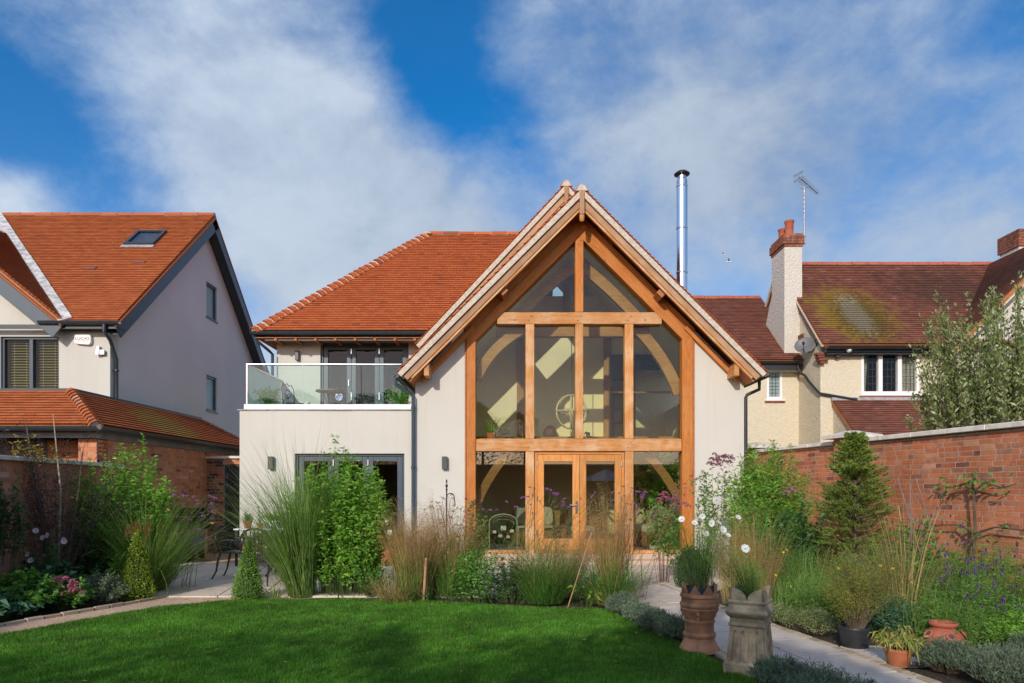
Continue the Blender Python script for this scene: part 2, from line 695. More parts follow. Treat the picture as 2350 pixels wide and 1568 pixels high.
def stonemat(name, c, c2, var=0.5, rough=0.85):
    """paving: each slab its own tint, clouded and stained"""
    m, b, p = material(name)
    pos = pos_of(b)
    r = rnd_of(b)
    base = b.mixc(r, (*c, 1), (*c2, 1))
    n = b.noise(pos, 2.2, 7, 0.65)
    n2 = b.noise(pos, 60, 4, 0.6)
    base = b.mixc(b.remap(n, 0.42, 0.75, 0.0, var), base, (c[0] * .55, c[1] * .52, c[2] * .48))
    base = b.mixc(b.remap(n2, 0.45, 0.75, 0.0, 0.25), base, (c[0] * .6, c[1] * .55, c[2] * .5))
    b.link(base, p.inputs['Base Color'])
    p.inputs['Roughness'].default_value = rough
    p.inputs['Specular IOR Level'].default_value = 0.25
    bump(b, p, b.math('ADD', n2, n), 0.25, 0.006)
    return m


M_REND = render_wall('cream_render', (.565, .545, .48))
M_REND_LIFT = render_wall('shade_lifted_render', (.68, .635, .59), 0.02)  # same cream render, lightened to lift the shaded side wall
M_ROUGH = roughcast('cream_roughcast', (.68, .61, .46))
M_ROUGHW = roughcast('white_roughcast', (.62, .59, .52))
M_OAK = oak('oak_frame', (.43, .130, .020), (.51, .185, .036), 0.18, (.60, .33, .13))
M_OAKP = oak('oak_weathered', (.48, .185, .045), (.56, .27, .09), 0.62, (.66, .45, .26))
M_OAKD = oak('oak_door', (.52, .20, .042), (.60, .27, .07), 0.1)
M_OAKB = oak('oak_barge', (.33, .165, .075), (.40, .22, .11), 0.6, (.44, .29, .18))
M_OAKR = oak('oak_soffit', (.36, .120, .036), (.44, .165, .055), 0.1)
M_OAKI = oak('oak_inside', (.30, .145, .05), (.38, .20, .075), 0.2)
M_VERGE = plain('verge_mortar', (.52, .45, .36), 0.9, var=.15, scale=20)
M_ANTH = plain('anthracite_frame', (.045, .070, .090), 0.38, var=.06)
M_ANTHD = plain('dark_gutter', (.035, .045, .052), 0.4, var=.08)
M_BLACK = plain('black_iron', (.018, .018, .020), 0.42, var=.1, scale=30)
M_BLACKP = plain('black_plastic', (.022, .024, .027), 0.45, var=.08)
M_WHITE = plain('white_paint', (.80, .80, .78), 0.35, var=.03)
M_STEEL = plain('brushed_steel', (.62, .62, .63), 0.22, 1.0, var=.03)
M_CHROME = plain('flue_steel', (.72, .74, .76), 0.18, 1.0, var=.02)
M_LEAD = plain('lead_sheet', (.33, .33, .33), 0.55, 0.0, var=.25, scale=9)
M_COPING = plain('stone_coping', (.62, .57, .50), 0.9, var=.14, scale=8, bumpy=.3)
M_MORT = plain('lime_mortar', (.40, .29, .215), 0.95, var=.2, scale=14, bumpy=.4)
M_MORTD = plain('brown_mortar', (.36, .25, .19), 0.95, var=.2, scale=14, bumpy=.4)
M_BRICK = brickmat('orange_brick', [(0.0, (.44, .13, .05)), (.35, (.50, .17, .075)), (.6, (.40, .11, .05)), (.8, (.46, .19, .10)), (.9, (.17, .06, .045)), (1.0, (.55, .27, .15))])
M_BRICKL = brickmat('old_brick', [(0.0, (.44, .16, .09)), (.4, (.52, .21, .12)), (.75, (.46, .17, .10)), (.9, (.20, .09, .07)), (1.0, (.60, .38, .27))])
M_BRICKG = brickmat('garage_brick', [(0.0, (.50, .17, .08)), (.4, (.60, .25, .12)), (.8, (.54, .20, .09)), (.9, (.20, .09, .07)), (1.0, (.64, .38, .22))])
M_BRICKC = brickmat('chimney_brick', [(0.0, (.20, .07, .045)), (.5, (.26, .09, .05)), (1.0, (.14, .06, .045))])
M_BRICKX = brickmat('banded_brick', [(0.0, (.36, .11, .06)), (.55, (.40, .13, .07)), (.68, (.36, .12, .06)), (.72, (.05, .035, .04)), (1.0, (.06, .04, .045))])
M_TILE = tilemat('clay_tile', [(0.0, (0.387, 0.087, 0.024)), (.5, (0.436, 0.106, 0.030)), (.9, (0.465, 0.121, 0.035)), (.97, (0.348, 0.082, 0.028)), (1.0, (0.262, 0.074, 0.032))], gr=.10)
M_TILEL = tilemat('clay_tile_left', [(0.0, (0.387, 0.096, 0.027)), (.5, (0.436, 0.117, 0.034)), (.92, (0.474, 0.139, 0.042)), (1.0, (0.329, 0.087, 0.030))], gr=.18,
                  moss=[((-7.4, 14.6, 2.9), (.7, 1.3, .8), (.34, .28, .05), .6, 5)])
M_TILEO = tilemat('old_tile', [(0.0, (.165, .058, .038)), (.4, (.20, .070, .045)), (.8, (.23, .085, .055)), (.92, (.13, .055, .042)), (1.0, (.27, .12, .08))], gr=.6,
                  moss=[((9.35, 18.7, 6.25), (1.3, 1.7, 1.7), (.25, .165, .022), .9, 3.0), ((9.4, 18.75, 6.2), (.42, 1.2, 1.2), (.48, .45, .36), .62, 9), ((9.5, 18.6, 6.1), (.9, 1.4, 1.5), (.05, .035, .015), .6, 11), ((12.5, 19, 7.5), (2.5, 2, 1.2), (.05, .03, .022), .6, 2.2)])
M_GLASS = glassmat('clear_glass', (.91, .92, .80), .7)
M_GLASSL = glassmat('double_glazing', (.86, .87, .78), 2.6)
M_GLASSD = glassmat('door_glass', (.78, .78, .72), .5)
M_GLASSB = glassmat('balustrade_glass', (.82, .93, .90), 1.0)
M_GLASSF = glassmat('frosted_glass', (.6, .7, .7), 1.0, frost=.72)
M_GLASSG = glassmat('obscure_glass', (.55, .72, .70), 1.0, frost=.55)
M_SKYG = glassmat('rooflight_glass', (.62, .68, .72), 2.0)
M_TERRA = plain('terracotta', (.42, .135, .055), 0.8, var=.18, scale=9, bumpy=.15)
M_TERRAB = plain('salt_terracotta', (.36, .175, .085), 0.75, var=.35, scale=7, bumpy=.25)
M_TERRAC = plain('red_terracotta', (.36, .10, .055), 0.85, var=.15, scale=8, bumpy=.15)
M_STONEP = plain('weathered_stoneware', (.42, .325, .19), 0.9, var=.5, scale=6, bumpy=.5)
M_SOIL = speckle('soil', [(0.0, (.025, .017, .012)), (.6, (.05, .034, .022)), (1.0, (.10, .07, .05))], 60)
M_RESIN = speckle('resin_gravel', [(0.0, (.45, .28, .18)), (.5, (.64, .42, .28)), (.8, (.72, .52, .38)), (1.0, (.28, .19, .14))], 75, b_str=.5)
M_SLAB = stonemat('sandstone_slab', (.66, .55, .44), (.72, .62, .51), .35)
M_SLABP = stonemat('path_slab', (.56, .475, .40), (.64, .55, .46), .35)
M_SETT = stonemat('sandstone_sett', (.38, .29, .19), (.52, .42, .30), .5)
M_JOINT = plain('dark_joint', (.07, .06, .05), 0.95, var=.3, scale=20)
M_STEP = stonemat('plinth_stone', (.55, .40, .30), (.60, .45, .34), .3)
M_LAWN = plain('lawn_ground', (.035, .085, .014), 0.9, var=.3, scale=3)
M_CREAMW = plain('inside_plaster', (.80, .74, .58), 0.9, var=.05, scale=1.5)
M_FLOORI = plain('inside_floor', (.36, .27, .18), 0.4, var=.2, scale=4)
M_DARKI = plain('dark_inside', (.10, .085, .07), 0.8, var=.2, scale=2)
# ------------------------------------------------------------------ ground, lawn, patio, path
def sheet(name, pts, z, mat, parent=None, **kw):
    return MB().add([(p[0], p[1], z) for p in pts], [tuple(range(len(pts)))]).build(name, mat, parent, **kw)


sheet('ground', [(-400, -300), (400, -300), (400, 900), (-400, 900)], -0.03, M_SOIL, kind='structure')

LAWN = [(-6.6, 4.4), (-5.9, 5.9), (-5.24, 6.99), (-4.92, 7.75), (-4.53, 8.6), (-3.9, 9.08), (-3.1, 9.24), (-1.75, 9.26), (-.83, 8.95), (.2, 8.62), (1.0, 8.5), (1.22, 8.3), (1.45, 7.2), (1.72, 6.25), (1.86, 5.45), (2.25, 3.2), (2.6, 0.0), (3.0, -4.2), (-9.0, -4.2)]
sheet('lawn', LAWN, 0.0, M_LAWN, kind='structure')
RESIN = [(-7.2, 4.4), (-5.95, 6.45), (-5.47, 7.72), (-5.05, 8.62), (-4.86, 9.2), (-4.80, 9.47), (-3.5, 9.47), (-2.6, 9.42), (-3.1, 9.24), (-3.9, 9.08), (-4.53, 8.6), (-4.92, 7.75), (-5.24, 6.99), (-5.9, 5.9), (-6.6, 4.4)]
sheet('resin_path', RESIN, -0.006, M_RESIN, kind='structure')
sheet('side_passage', [(-7.4, 13.7), (-5.2, 13.7), (-5.2, 18.5), (-7.4, 18.5)], -0.018, M_RESIN, kind='structure')

edging = sheet('path_edging', [(-5.98, 6.5), (-5.95, 6.5), (-4.9, 9.2), (-4.93, 9.2)], -0.02, M_JOINT, kind='structure')
ed = [(-7.25, 4.4), (-5.98, 6.45), (-5.50, 7.72), (-5.08, 8.62), (-4.88, 9.2), (-4.82, 9.5)]
for i in range(1, len(ed) - 1):
    a, c = Vector((*ed[i], 0)), Vector((*ed[i + 1], 0))
    nseg = max(1, round((c - a).length / 0.22))
    for k in range(nseg):
        p, q = a.lerp(c, k / nseg), a.lerp(c, (k + .93) / nseg)
        h = .018 + random.uniform(-.006, .008)
        MB().beam(p + Vector((0, 0, h / 2)), q + Vector((0, 0, h / 2)), .055 + random.uniform(-.01, .01), h + .03).build('sett', M_SETT, edging, bevel=.006)

AX = Vector((-.175, 1.0)).normalized()       # garden axis, a little askew to the house
BX = Vector((AX.y, -AX.x))


def slab_at(parent, o, a0, a1, b0, b1, mat, conv=None, th=.03, gap=.008, z=0.012, name='slab'):
    q = [(b0 + gap, a0 + gap), (b1 - gap, a0 + gap), (b1 - gap, a1 - gap), (b0 + gap, a1 - gap)]
    pts = [(o[0] + BX.x * b + AX.x * a, o[1] + BX.y * b + AX.y * a) for b, a in q]
    if conv:
        pts = clip_convex(pts, conv)
        if len(pts) < 3:
            return
    zz = z + random.uniform(-.003, .003)
    MB().prism([(p[0], p[1], zz - th) for p in pts], (0, 0, th)).build(name, mat, parent, bevel=.004)


PATIO = [(-6.9, 9.46), (1.15, 9.46), (2.9, 9.9), (4.6, 12.2), (4.6, 13.72), (-6.9, 13.72)]
patio = sheet('patio', PATIO, -0.012, M_JOINT, kind='structure')
a = -6.0
j = 0
wid = [.6, .45, .6, .75]
b0 = -9.0
while b0 < 7:
    wv = wid[j % 4]
    a = -4.5 + random.uniform(0, .9)
    while a < 7:
        la = random.choice([.6, .9, .75, .9])
        slab_at(patio, (0, 10.5), a, a + la, b0, b0 + wv, M_SLAB, PATIO)
        a += la
    b0 += wv
    j += 1

path = sheet('garden_path', [(2.285 - 1.2 - .03, 10.4), (2.285 + .13, 10.4), (2.285 + .13 + 1.7, .8), (2.285 - 1.2 + 1.7, .8)], -0.016, M_JOINT, kind='structure')
PO = (2.285, 10.5)
for (s0, s1, st) in ((-.52, 0.0, 0.1), (-1.08, -.52, .42)):
    a = -9.4 + st
    while a < .45:
        la = random.choice([.60, .62, .75]) if s0 == -.52 else random.choice([.55, .6, .3])
        slab_at(path, PO, a, min(a + la, .5), s0, s1, M_SLABP)
        a += la
for side in (0.0, -1.19):
    a = -9.4
    while a < .3:
        la = random.uniform(.13, .21)
        slab_at(path, PO, a, a + la, side + random.uniform(0, .01), side + .10 + random.uniform(-.01, .01), M_SETT, th=.035, gap=.006, z=.014, name='sett')
        a += la
spur = sheet('side_path', [(3.05, 6.5), (3.12, 5.75), (4.5, 5.85), (4.5, 6.6)], -0.016, M_JOINT, kind='structure')
for (x0, x1) in ((3.10, 3.72), (3.72, 4.33)):
    MB().prism([(x0 + .008, 6.47, -.02), (x0 + .07, 5.86, -.02), (x1 + .05, 5.9, -.02), (x1 - .008, 6.5, -.02)], (0, 0, .03)).build('slab', M_SLABP, spur, bevel=.004)

# ------------------------------------------------------------------ roofs and walls
def roof_plane(parent, O, ex, ey, poly, mat, gauge=.10, width=.165, holes=(), deckmat=None, limit=150, deck=.10, tiles=True, xj=.5):
    """deck under the polygon (x along ex, y up the slope) and the courses of tiles on it"""
    O, ex, ey = Vector(O), Vector(ex).normalized(), Vector(ey).normalized()
    n = ex.cross(ey).normalized()
    P = lambda x, y, z=0.0: O + ex * x + ey * y + n * z
    xs, ys = [p[0] for p in poly], [p[1] for p in poly]
    mb = MB()
    if holes:
        for (x0, x1, y0, y1) in grid_holes(min(xs), max(xs), min(ys), max(ys), holes):
            mb.prism([P(x0, y0), P(x1, y0), P(x1, y1), P(x0, y1)], -n * deck)
    else:
        mb.prism([P(*p) for p in poly], -n * deck)
    dk = mb.build('roof_deck', deckmat or M_OAKR, parent)
    if not tiles:
        return
    mats = []
    L = gauge + .045
    rows = int((max(ys) - min(ys)) / gauge) + 1
    R = random.Random(len(poly) * 7 + int(O.x * 13))
    for r in range(rows):
        y = min(ys) + r * gauge + gauge * .5
        cut = []
        for i in range(len(poly)):
            (xa, ya), (xb, yb_) = poly[i], poly[(i + 1) % len(poly)]
            if (ya > y) != (yb_ > y):
                cut.append(xa + (xb - xa) * (y - ya) / (yb_ - ya))
        if len(cut) < 2:
            continue
        xl, xr = min(cut), max(cut)
        x = min(xs) + (width / 2 if r % 2 else 0) - width * 1.5
        wob = R.uniform(-.003, .003)
        while x < xr + width:
            a_, c_ = max(x - width / 2, xl), min(x + width / 2, xr)
            cx = (a_ + c_) / 2
            if c_ - a_ > .03 and not any(h[0] - .03 < cx < h[1] + .03 and h[2] - .04 < y < h[3] + .04 for h in holes):
                t = .24 + R.uniform(-.005, .005)
                ct, st_ = math.cos(t), math.sin(t)
                eyt = ey * ct - n * st_
                nt = n * ct + ey * st_
                c = P(cx, y + .01 + wob, .026 + R.uniform(-.0006, .0006))
                mats.append(frame_m(c, ex, eyt, nt, c_ - a_ - .003, L, .011))
            x += width
    pieces(parent, 'tile', mats, mat, limit)


RT_V, RT_F = None, None


def ridge_run(parent, p0, p1, mat, seg=.45, r=.12, name='ridge_tile', joint=True):
    """angular ridge tiles with pale mortar between them"""
    p0, p1 = Vector(p0), Vector(p1)
    L = (p1 - p0).length
    d = (p1 - p0) / L
    n = max(1, round(L / seg))
    sd_ = d.cross(Vector((0, 0, 1))).normalized()
    up = sd_.cross(d)
    prof = [(-r, -r * .8), (-r * .45, .0), (0, r * .22), (r * .45, .0), (r, -r * .8)]
    for k in range(n):
        a, b = p0 + d * (L * k / n + .007), p0 + d * (L * (k + 1) / n - .007)
        dz = up * random.uniform(-.005, .006)
        MB().prism([a + sd_ * x + up * z + dz for x, z in prof], b - a).build(name, mat, parent)
    if joint:
        MB().prism([p0 - d * .006 + sd_ * x * .9 + up * (z - .010) for x, z in prof], p1 - p0).build('ridge_mortar', M_VERGE, parent)


def hip_run(parent, p0, p1, mat, n, r=.15):
    """bonnet tiles stepped up a hip, bedded on pale mortar"""
    p0, p1 = Vector(p0), Vector(p1)
    d = (p1 - p0).normalized()
    L = (p1 - p0).length
    sd_ = d.cross(Vector((0, 0, 1))).normalized()
    up = sd_.cross(d)
    me = None
    for k in range(n):
        c = p0 + d * (L * (k + .5) / n)
        if me is None:
            mb = MB()
            mb2 = MB()
            A = [(-r, -.10), (-r * .6, -.01), (0, .035), (r * .6, -.01), (r, -.10)]
            vs = []
            l2 = L / n * .82
            for (s, lift, w) in ((-l2, .055, 1.05), (l2, .0, .75)):
                vs += [d * s + sd_ * x * w + up * (z + lift) for x, z in A]
                vs += [d * s + sd_ * x * w + up * (z + lift - .016) for x, z in A]
            fs = []
            for i in range(4):
                fs += [(i, i + 1, 11 + i, 10 + i), (5 + i, 15 + i, 16 + i, 6 + i), (i, 5 + i, 6 + i, i + 1), (10 + i, 11 + i, 16 + i, 15 + i)]
            fs += [(0, 10, 15, 5), (4, 9, 19, 14)]
            mb.add(vs, fs)
            me = mb.mesh('hip_tile', mat)
            mb2.prism([d * (-l2 * .86) + sd_ * x * .9 + up * (z + .03) for x, z in A] , d * l2 * .9)
            mm = mb2.mesh('hip_mortar', M_VERGE)
        link('hip_tile', me, parent, Matrix.Translation(c + up * random.uniform(-.006, .006)))
        link('hip_mortar', mm, parent, Matrix.Translation(c))


def member(parent, name, p0, p1, w, h, mat, up=(0, 0, 1), bev=.008):
    """straight timber as its own object, long axis on local X, h along up"""
    p0, p1, up = Vector(p0), Vector(p1), Vector(up)
    a = (p1 - p0).normalized()
    sd_ = up.cross(a).normalized()
    u = a.cross(sd_).normalized()
    L = (p1 - p0).length
    M = Matrix.Identity(4)
    c = (p0 + p1) / 2
    for i in range(3):
        M[i][0], M[i][1], M[i][2], M[i][3] = a[i], sd_[i], u[i], c[i]
    return MB().box(-L / 2, L / 2, -w / 2, w / 2, -h / 2, h / 2).build(name, mat, parent, M, bevel=bev)


def arch_brace(parent, p0, pc, p1, depth, y, th, mat, name='brace', n=10):
    """curved timber in an XZ plane: quadratic p0 > pc > p1 as (x, z)"""
    M = Matrix.Translation(Vector((p0[0], y, p0[1])))
    pts = []
    for i in range(n + 1):
        t = i / n
        x = (1 - t) ** 2 * p0[0] + 2 * t * (1 - t) * pc[0] + t * t * p1[0]
        z = (1 - t) ** 2 * p0[1] + 2 * t * (1 - t) * pc[1] + t * t * p1[1]
        tx = 2 * (1 - t) * (pc[0] - p0[0]) + 2 * t * (p1[0] - pc[0])
        tz = 2 * (1 - t) * (pc[1] - p0[1]) + 2 * t * (p1[1] - pc[1])
        l = math.hypot(tx, tz)
        pts.append((x - p0[0], z - p0[1], -tz / l * depth / 2, tx / l * depth / 2))
    mb = MB()
    vs = []
    for (x, z, nx, nz) in pts:
        vs += [(x + nx, 0, z + nz), (x - nx, 0, z - nz), (x - nx, th, z - nz), (x + nx, th, z + nz)]
    fs = []
    for i in range(n):
        for k in range(4):
            fs.append((i * 4 + k, i * 4 + (k + 1) % 4, i * 4 + 4 + (k + 1) % 4, i * 4 + 4 + k))
    fs += [(3, 2, 1, 0), (n * 4, n * 4 + 1, n * 4 + 2, n * 4 + 3)]
    mb.add(vs, fs)
    return mb.build(name, mat, parent, M)


def brick_wall(parent, p0, p1, z0, z1, th, mat, mort, face=1, bond='flemish', limit=300, holes=(), core=True, coping=0, seed=1, course=.0715):
    """brickwork from p0 to p1 (ground points); bricks show on the side face*normal"""
    p0, p1 = Vector((*p0[:2], 0)), Vector((*p1[:2], 0))
    L = (p1 - p0).length
    ex = (p1 - p0) / L
    ez = Vector((0, 0, 1))
    n = ex.cross(ez) * face
    R = random.Random(seed)
    if core:
        mb = MB()
        for (x0, x1, a, b) in grid_holes(0, L, z0, z1, holes):
            mb.prism([p0 + ex * x0 + ez * a, p0 + ex * x1 + ez * a, p0 + ex * x1 + ez * b, p0 + ex * x0 + ez * b], -n * th)
        mb.build('mortar', mort, parent)
    mats = []
    z = z0
    r = 0
    while z < z1 - .03:
        x = -R.uniform(0, .2) if r % 2 else -.06
        k = r
        while x < L:
            if bond == 'flemish':
                l = .215 if (k % 3) else .1025
            elif bond == 'stretcher':
                l = .215
            else:
                l = .215 if (r % 4) else .1025
                if R.random() < .06:
                    l = .15
            k += 1
            a, b = max(x, .004), min(x + l, L - .004)
            if b - a > .03:
                hz = min(course - .009, z1 - z - .01)
                mid = (a + b) / 2
                if not any(h[0] < mid < h[1] and h[2] < z + .03 < h[3] for h in holes):
                    pr = .0028 + R.uniform(-.0018, .0025)
                    c = p0 + ex * mid + ez * (z + hz / 2) + n * (pr - .03)
                    rot = R.uniform(-.01, .01)
                    e2 = (ex + ez * rot).normalized()
                    mats.append(frame_m(c, e2, n, e2.cross(n) * (1 if face else 1), b - a - .003, .06, hz - R.uniform(0, .004)))
            x += l + .010
        z += course
        r += 1
    pieces(parent, 'brick', mats, mat, limit)


def coping_run(parent, p0, p1, z, w, h, mat, seg=.6, name='coping_stone'):
    p0, p1 = Vector((*p0[:2], z)), Vector((*p1[:2], z))
    L = (p1 - p0).length
    n = max(1, round(L / seg))
    for k in range(n):
        a, b = p0.lerp(p1, k / n + .004 / L), p0.lerp(p1, (k + 1) / n - .004 / L)
        dz = Vector((0, 0, h / 2 + random.uniform(-.002, .002)))
        MB().beam(a + dz, b + dz, w, h).build(name, mat, parent, bevel=.008)


def gutter_run(parent, p0, p1, mat, r=.06, name='gutter'):
    p0, p1 = Vector(p0), Vector(p1)
    d = (p1 - p0).normalized()
    sd_ = d.cross(Vector((0, 0, 1))).normalized()
    prof = []
    for k in range(9):
        a = math.pi + math.pi * k / 8
        prof.append((r * math.cos(a), r * math.sin(a)))
    for k in range(9):
        a = 2 * math.pi - math.pi * k / 8
        prof.append(((r - .008) * math.cos(a), (r - .008) * math.sin(a)))
    prof[0] = (prof[0][0] - .012, prof[0][1] + .012)
    prof[8] = (prof[8][0] + .012, prof[8][1] + .012)
    return MB().prism([p0 + sd_ * x + Vector((0, 0, z)) for x, z in prof], p1 - p0).build(name, mat, parent)


def opening_frame(mb, x0, x1, z0, z1, y0, y1, w):
    mb.box(x0, x0 + w, y0, y1, z0, z1)
    mb.box(x1 - w, x1, y0, y1, z0, z1)
    mb.box(x0 + w, x1 - w, y0, y1, z1 - w, z1)
    mb.box(x0 + w, x1 - w, y0, y1, z0, z0 + w)
    return mb


# ================================================================== the house with the glazed gable
HX, HR = 1.36, 7.33            # gable centre line and ridge height
YF = 13.8                      # plane of the gable wall
zr = lambda x: HR - abs(x - HX)
house = thing('house', 'cream rendered house with a glazed oak-framed gable and a glass balcony', 'house', (HX, 16.5, 0))

# gable front wall, either side of the oak frame
mb = MB()
for (xa, xb) in ((-1.956, -.93), (3.65, 4.69)):
    MB().prism([(xa, YF, 0), (xb, YF, 0), (xb, YF, zr(xb) - .30), (xa, YF, zr(xa) - .30)], (0, .3, 0)).build('wall', M_REND, house)
MB().box(-1.956, -1.70, YF + .3, 19.2, 0, 3.70).build('wall', M_REND, house)
MB().box(4.43, 4.69, YF + .3, 20.5, 0, 3.70).build('wall', M_REND, house)
# gable of the taller roof behind, above the front roof
mb = MB()
for sx in (-1, 1):
    pts = []
    for dx in (0.0, 2.6):
        x = 1.22 + sx * dx
        pts.append((x, 15.62, 8.33 - 1.07 * dx - .2))
    for dx in (2.6, 0.0):
        x = 1.22 + sx * dx
        pts.append((x, 15.62, zr(x) - .06))
    mb.prism(pts, (0, .1, 0))
mb.build('wall', M_OAKR, house)

# left wing: front block under the balcony, and the upper wall behind it
LD = (-4.386, -2.175, .10, 2.21)     # lower doors
UD = (-4.485, -2.42, 2.96, 4.92)     # balcony doors
mb = MB()
for (x0, x1, z0, z1) in grid_holes(-5.505, -1.966, 0, 3.08, [LD]):
    mb.box(x0, x1, YF, YF + .3, z0, z1)
mb.box(-5.505, -5.2, YF + .3, 22.2, 0, 2.93)
mb.box(-5.505, -5.2, YF + .3, 15.98, 2.93, 3.08)
mb.build('wall', M_REND, house)
mb = MB()
for (x0, x1, z0, z1) in grid_holes(-5.505, -1.966, 2.93, 5.12, [UD]):
    mb.box(x0, x1, 15.98, 16.28, z0, z1)
mb.box(-5.505, -5.2, 16.28, 22.2, 2.93, 5.12)
mb.build('wall', M_REND, house)
MB().box(-5.2, -1.97, YF + .3, 22, 2.78, 2.93).build('balcony_floor', M_SLABP, house)
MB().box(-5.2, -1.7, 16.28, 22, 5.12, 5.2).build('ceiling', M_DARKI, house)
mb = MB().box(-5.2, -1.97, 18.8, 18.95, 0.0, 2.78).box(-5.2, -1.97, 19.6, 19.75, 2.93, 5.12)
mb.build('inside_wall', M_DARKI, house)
MB().box(-5.2, -1.97, YF + .3, 18.8, 0.0, .09).build('inside_floor', M_FLOORI, house)
# parapet coping and its lead
mb = MB().box(-5.43, -1.99, YF + .02, YF + .32, 3.105, 3.21).box(-5.43, -5.13, YF + .32, 15.97, 3.105, 3.21)
mb.build('parapet_coping', M_WHITE, house, bevel=.008)
lead = MB()
x = -5.54
while x < -2.0:
    x2 = min(x + random.uniform(.25, .4), -1.99)
    lead.box(x, x2 - .004, YF - .028 + random.uniform(-.006, .006), YF + .3, 3.082, 3.106 + random.uniform(-.004, .002))
    x = x2
lead.box(-5.535, -5.15, YF + .31, 15.97, 3.082, 3.102)
lead.build('lead_flashing', M_LEAD, house)

# balustrade: glass panes, silver handrail
bal = MB().tube([(-2.25, YF + .12, 4.03), (-5.40, YF + .12, 4.03), (-5.40, 15.94, 4.03)], .022, 10).build('handrail', M_STEEL, house, smooth=True)
for (xa, xb) in ((-5.38, -4.27), (-4.255, -3.08), (-3.065, -2.26)):
    MB().box(xa, xb, YF + .112, YF + .128, 3.20, 4.012).build('glass_pane', M_GLASSB, house)
for (ya, yb) in ((YF + .14, 14.9), (14.91, 15.94)):
    MB().box(-5.408, -5.392, ya, yb, 3.20, 4.012).build('glass_pane', M_GLASSF if ya > 0 else M_GLASSB, house)
for xx in (-5.40,):
    MB().box(xx - .012, xx + .012, YF + .10, YF + .14, 3.2, 4.02).build('balustrade_post', M_STEEL, house)


def folding_doors(x0, x1, z0, z1, y, n):
    fr = MB()
    opening_frame(fr, x0 + .003, x1 - .003, z0 + .002, z1 - .003, y + .06, y + .20, .045)
    f = fr.build('door_frame', M_ANTH, house, bevel=.004)
    xi0, xi1 = x0 + .05, x1 - .05
    w = (xi1 - xi0) / n
    for k in range(n):
        a, b = xi0 + k * w + .003, xi0 + (k + 1) * w - .003
        d = MB()
        opening_frame(d, a, b, z0 + .05, z1 - .05, y + .085, y + .155, .105)
        leaf = d.build('door', M_ANTH, house, bevel=.005)
        MB().box(a + .105, b - .105, y + .115, y + .125, z0 + .155, z1 - .155).build('pane', M_GLASSD, leaf)
        if k:
            MB().box(a - .012, a + .014, y + .06, y + .085, z0 + .62, z0 + .80).build('hinge', M_STEEL, leaf)
            MB().box(a - .012, a + .012, y + .06, y + .085, z1 - .25, z1 - .12).build('hinge', M_STEEL, leaf)
        else:
            MB().box(b - .06, b - .04, y + .04, y + .085, z0 + .95, z0 + 1.10).build('handle', M_STEEL, leaf)


folding_doors(*LD, YF, 3)
folding_doors(*UD, 15.98, 3)
MB().box(LD[0] - .02, LD[1] + .02, YF - .10, YF + .06, .03, .10).build('door_sill', M_ANTHD, house, bevel=.01)
MB().box(UD[0], UD[1], 15.95, 15.99, 2.931, 2.96).build('door_sill', M_ANTHD, house)
# dim room seen through the folding doors: counter and picture on the back wall
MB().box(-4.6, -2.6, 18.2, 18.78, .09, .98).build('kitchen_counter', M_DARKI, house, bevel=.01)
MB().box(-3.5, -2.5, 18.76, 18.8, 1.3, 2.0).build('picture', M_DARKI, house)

# wing roof
yE, zE = 15.42, 5.06
tw = .985
cw, sw = 1 / math.hypot(1, tw), tw / math.hypot(1, tw)
Lw = 3.54 / cw
roof = MB().beam((-5.6, 15.50, zE - .13), (-2.0, 15.50, zE - .13), .03, .14).build('roof', M_ANTHD, house)
xlo = -5.78
roof_plane(roof, (xlo, yE, zE), (1, 0, 0), (0, cw, sw), [(0, 0), (3.85, 0), (7.0, Lw), (3.42, Lw)], M_TILE, gauge=.098, limit=300)
ridge_z = zE + 3.54 * tw
roof_plane(roof, (xlo, 22.5, zE), (0, -1, 0), (cw, 0, sw), [(0, 0), (7.08, 0), (3.54, 4.97)], M_TILE, limit=0)
roof_plane(roof, (1.2, 22.5, zE), (-1, 0, 0), (0, -cw, sw), [(0, 0), (6.98, 0), (3.6, Lw), (0, Lw)], M_TILE, tiles=False, deckmat=M_TILE)
hip_run(roof, (xlo - .02, yE - .04, zE + .02), (xlo + 3.42, yE + 3.50, ridge_z + .0), M_TILE, 33)
ridge_run(roof, (xlo + 3.42, yE + 3.54, ridge_z + .07), (1.2, yE + 3.54, ridge_z + .07), M_TILE)
MB().blob((xlo + 3.45, yE + 3.42, ridge_z + .0), .14, .08, .04, 8, 6).build('ridge_mortar', M_VERGE, roof)
gutter_run(house, (-5.88, 15.37, 5.02), (-1.95, 15.37, 5.02), M_ANTHD, .065)
gutter_run(house, (-5.84, 15.45, 5.02), (-5.84, 22.3, 5.02), M_ANTHD, .065)
MB().box(-5.80, -1.97, 15.43, 15.98, 4.905, 4.93).box(-5.80, -5.51, 15.98, 22.0, 4.905, 4.93).build('soffit', M_OAKR, house)
for k in range(8):
    xx = -5.35 + k * .45
    member(house, 'rafter_foot', (xx, 15.44, 4.875), (xx, 15.97, 4.875), .06, .055, M_OAKR, bev=.004)
MB().tube([(-5.80, 15.55, 4.99), (-5.80, 15.55, 4.86), (-5.60, 15.72, 4.68), (-5.56, 15.85, 4.62), (-5.56, 15.85, 3.0)], .034, 10).build('downpipe', M_ANTHD, house, smooth=True)

# ---- front gable roof, with two rooflights in its left slope
c45 = math.sqrt(.5)
Lg = 3.57 / c45
roof = MB().box(HX - .05, HX + .05, 13.45, 15.5, HR - .36, HR - .19).build('roof', M_OAKR, house)
RL = [(.70, 2.0, Lg - (1.75 + .60), Lg - (1.75 - .60)), (.70, 2.0, Lg - (3.45 + .60), Lg - (3.45 - .60))]
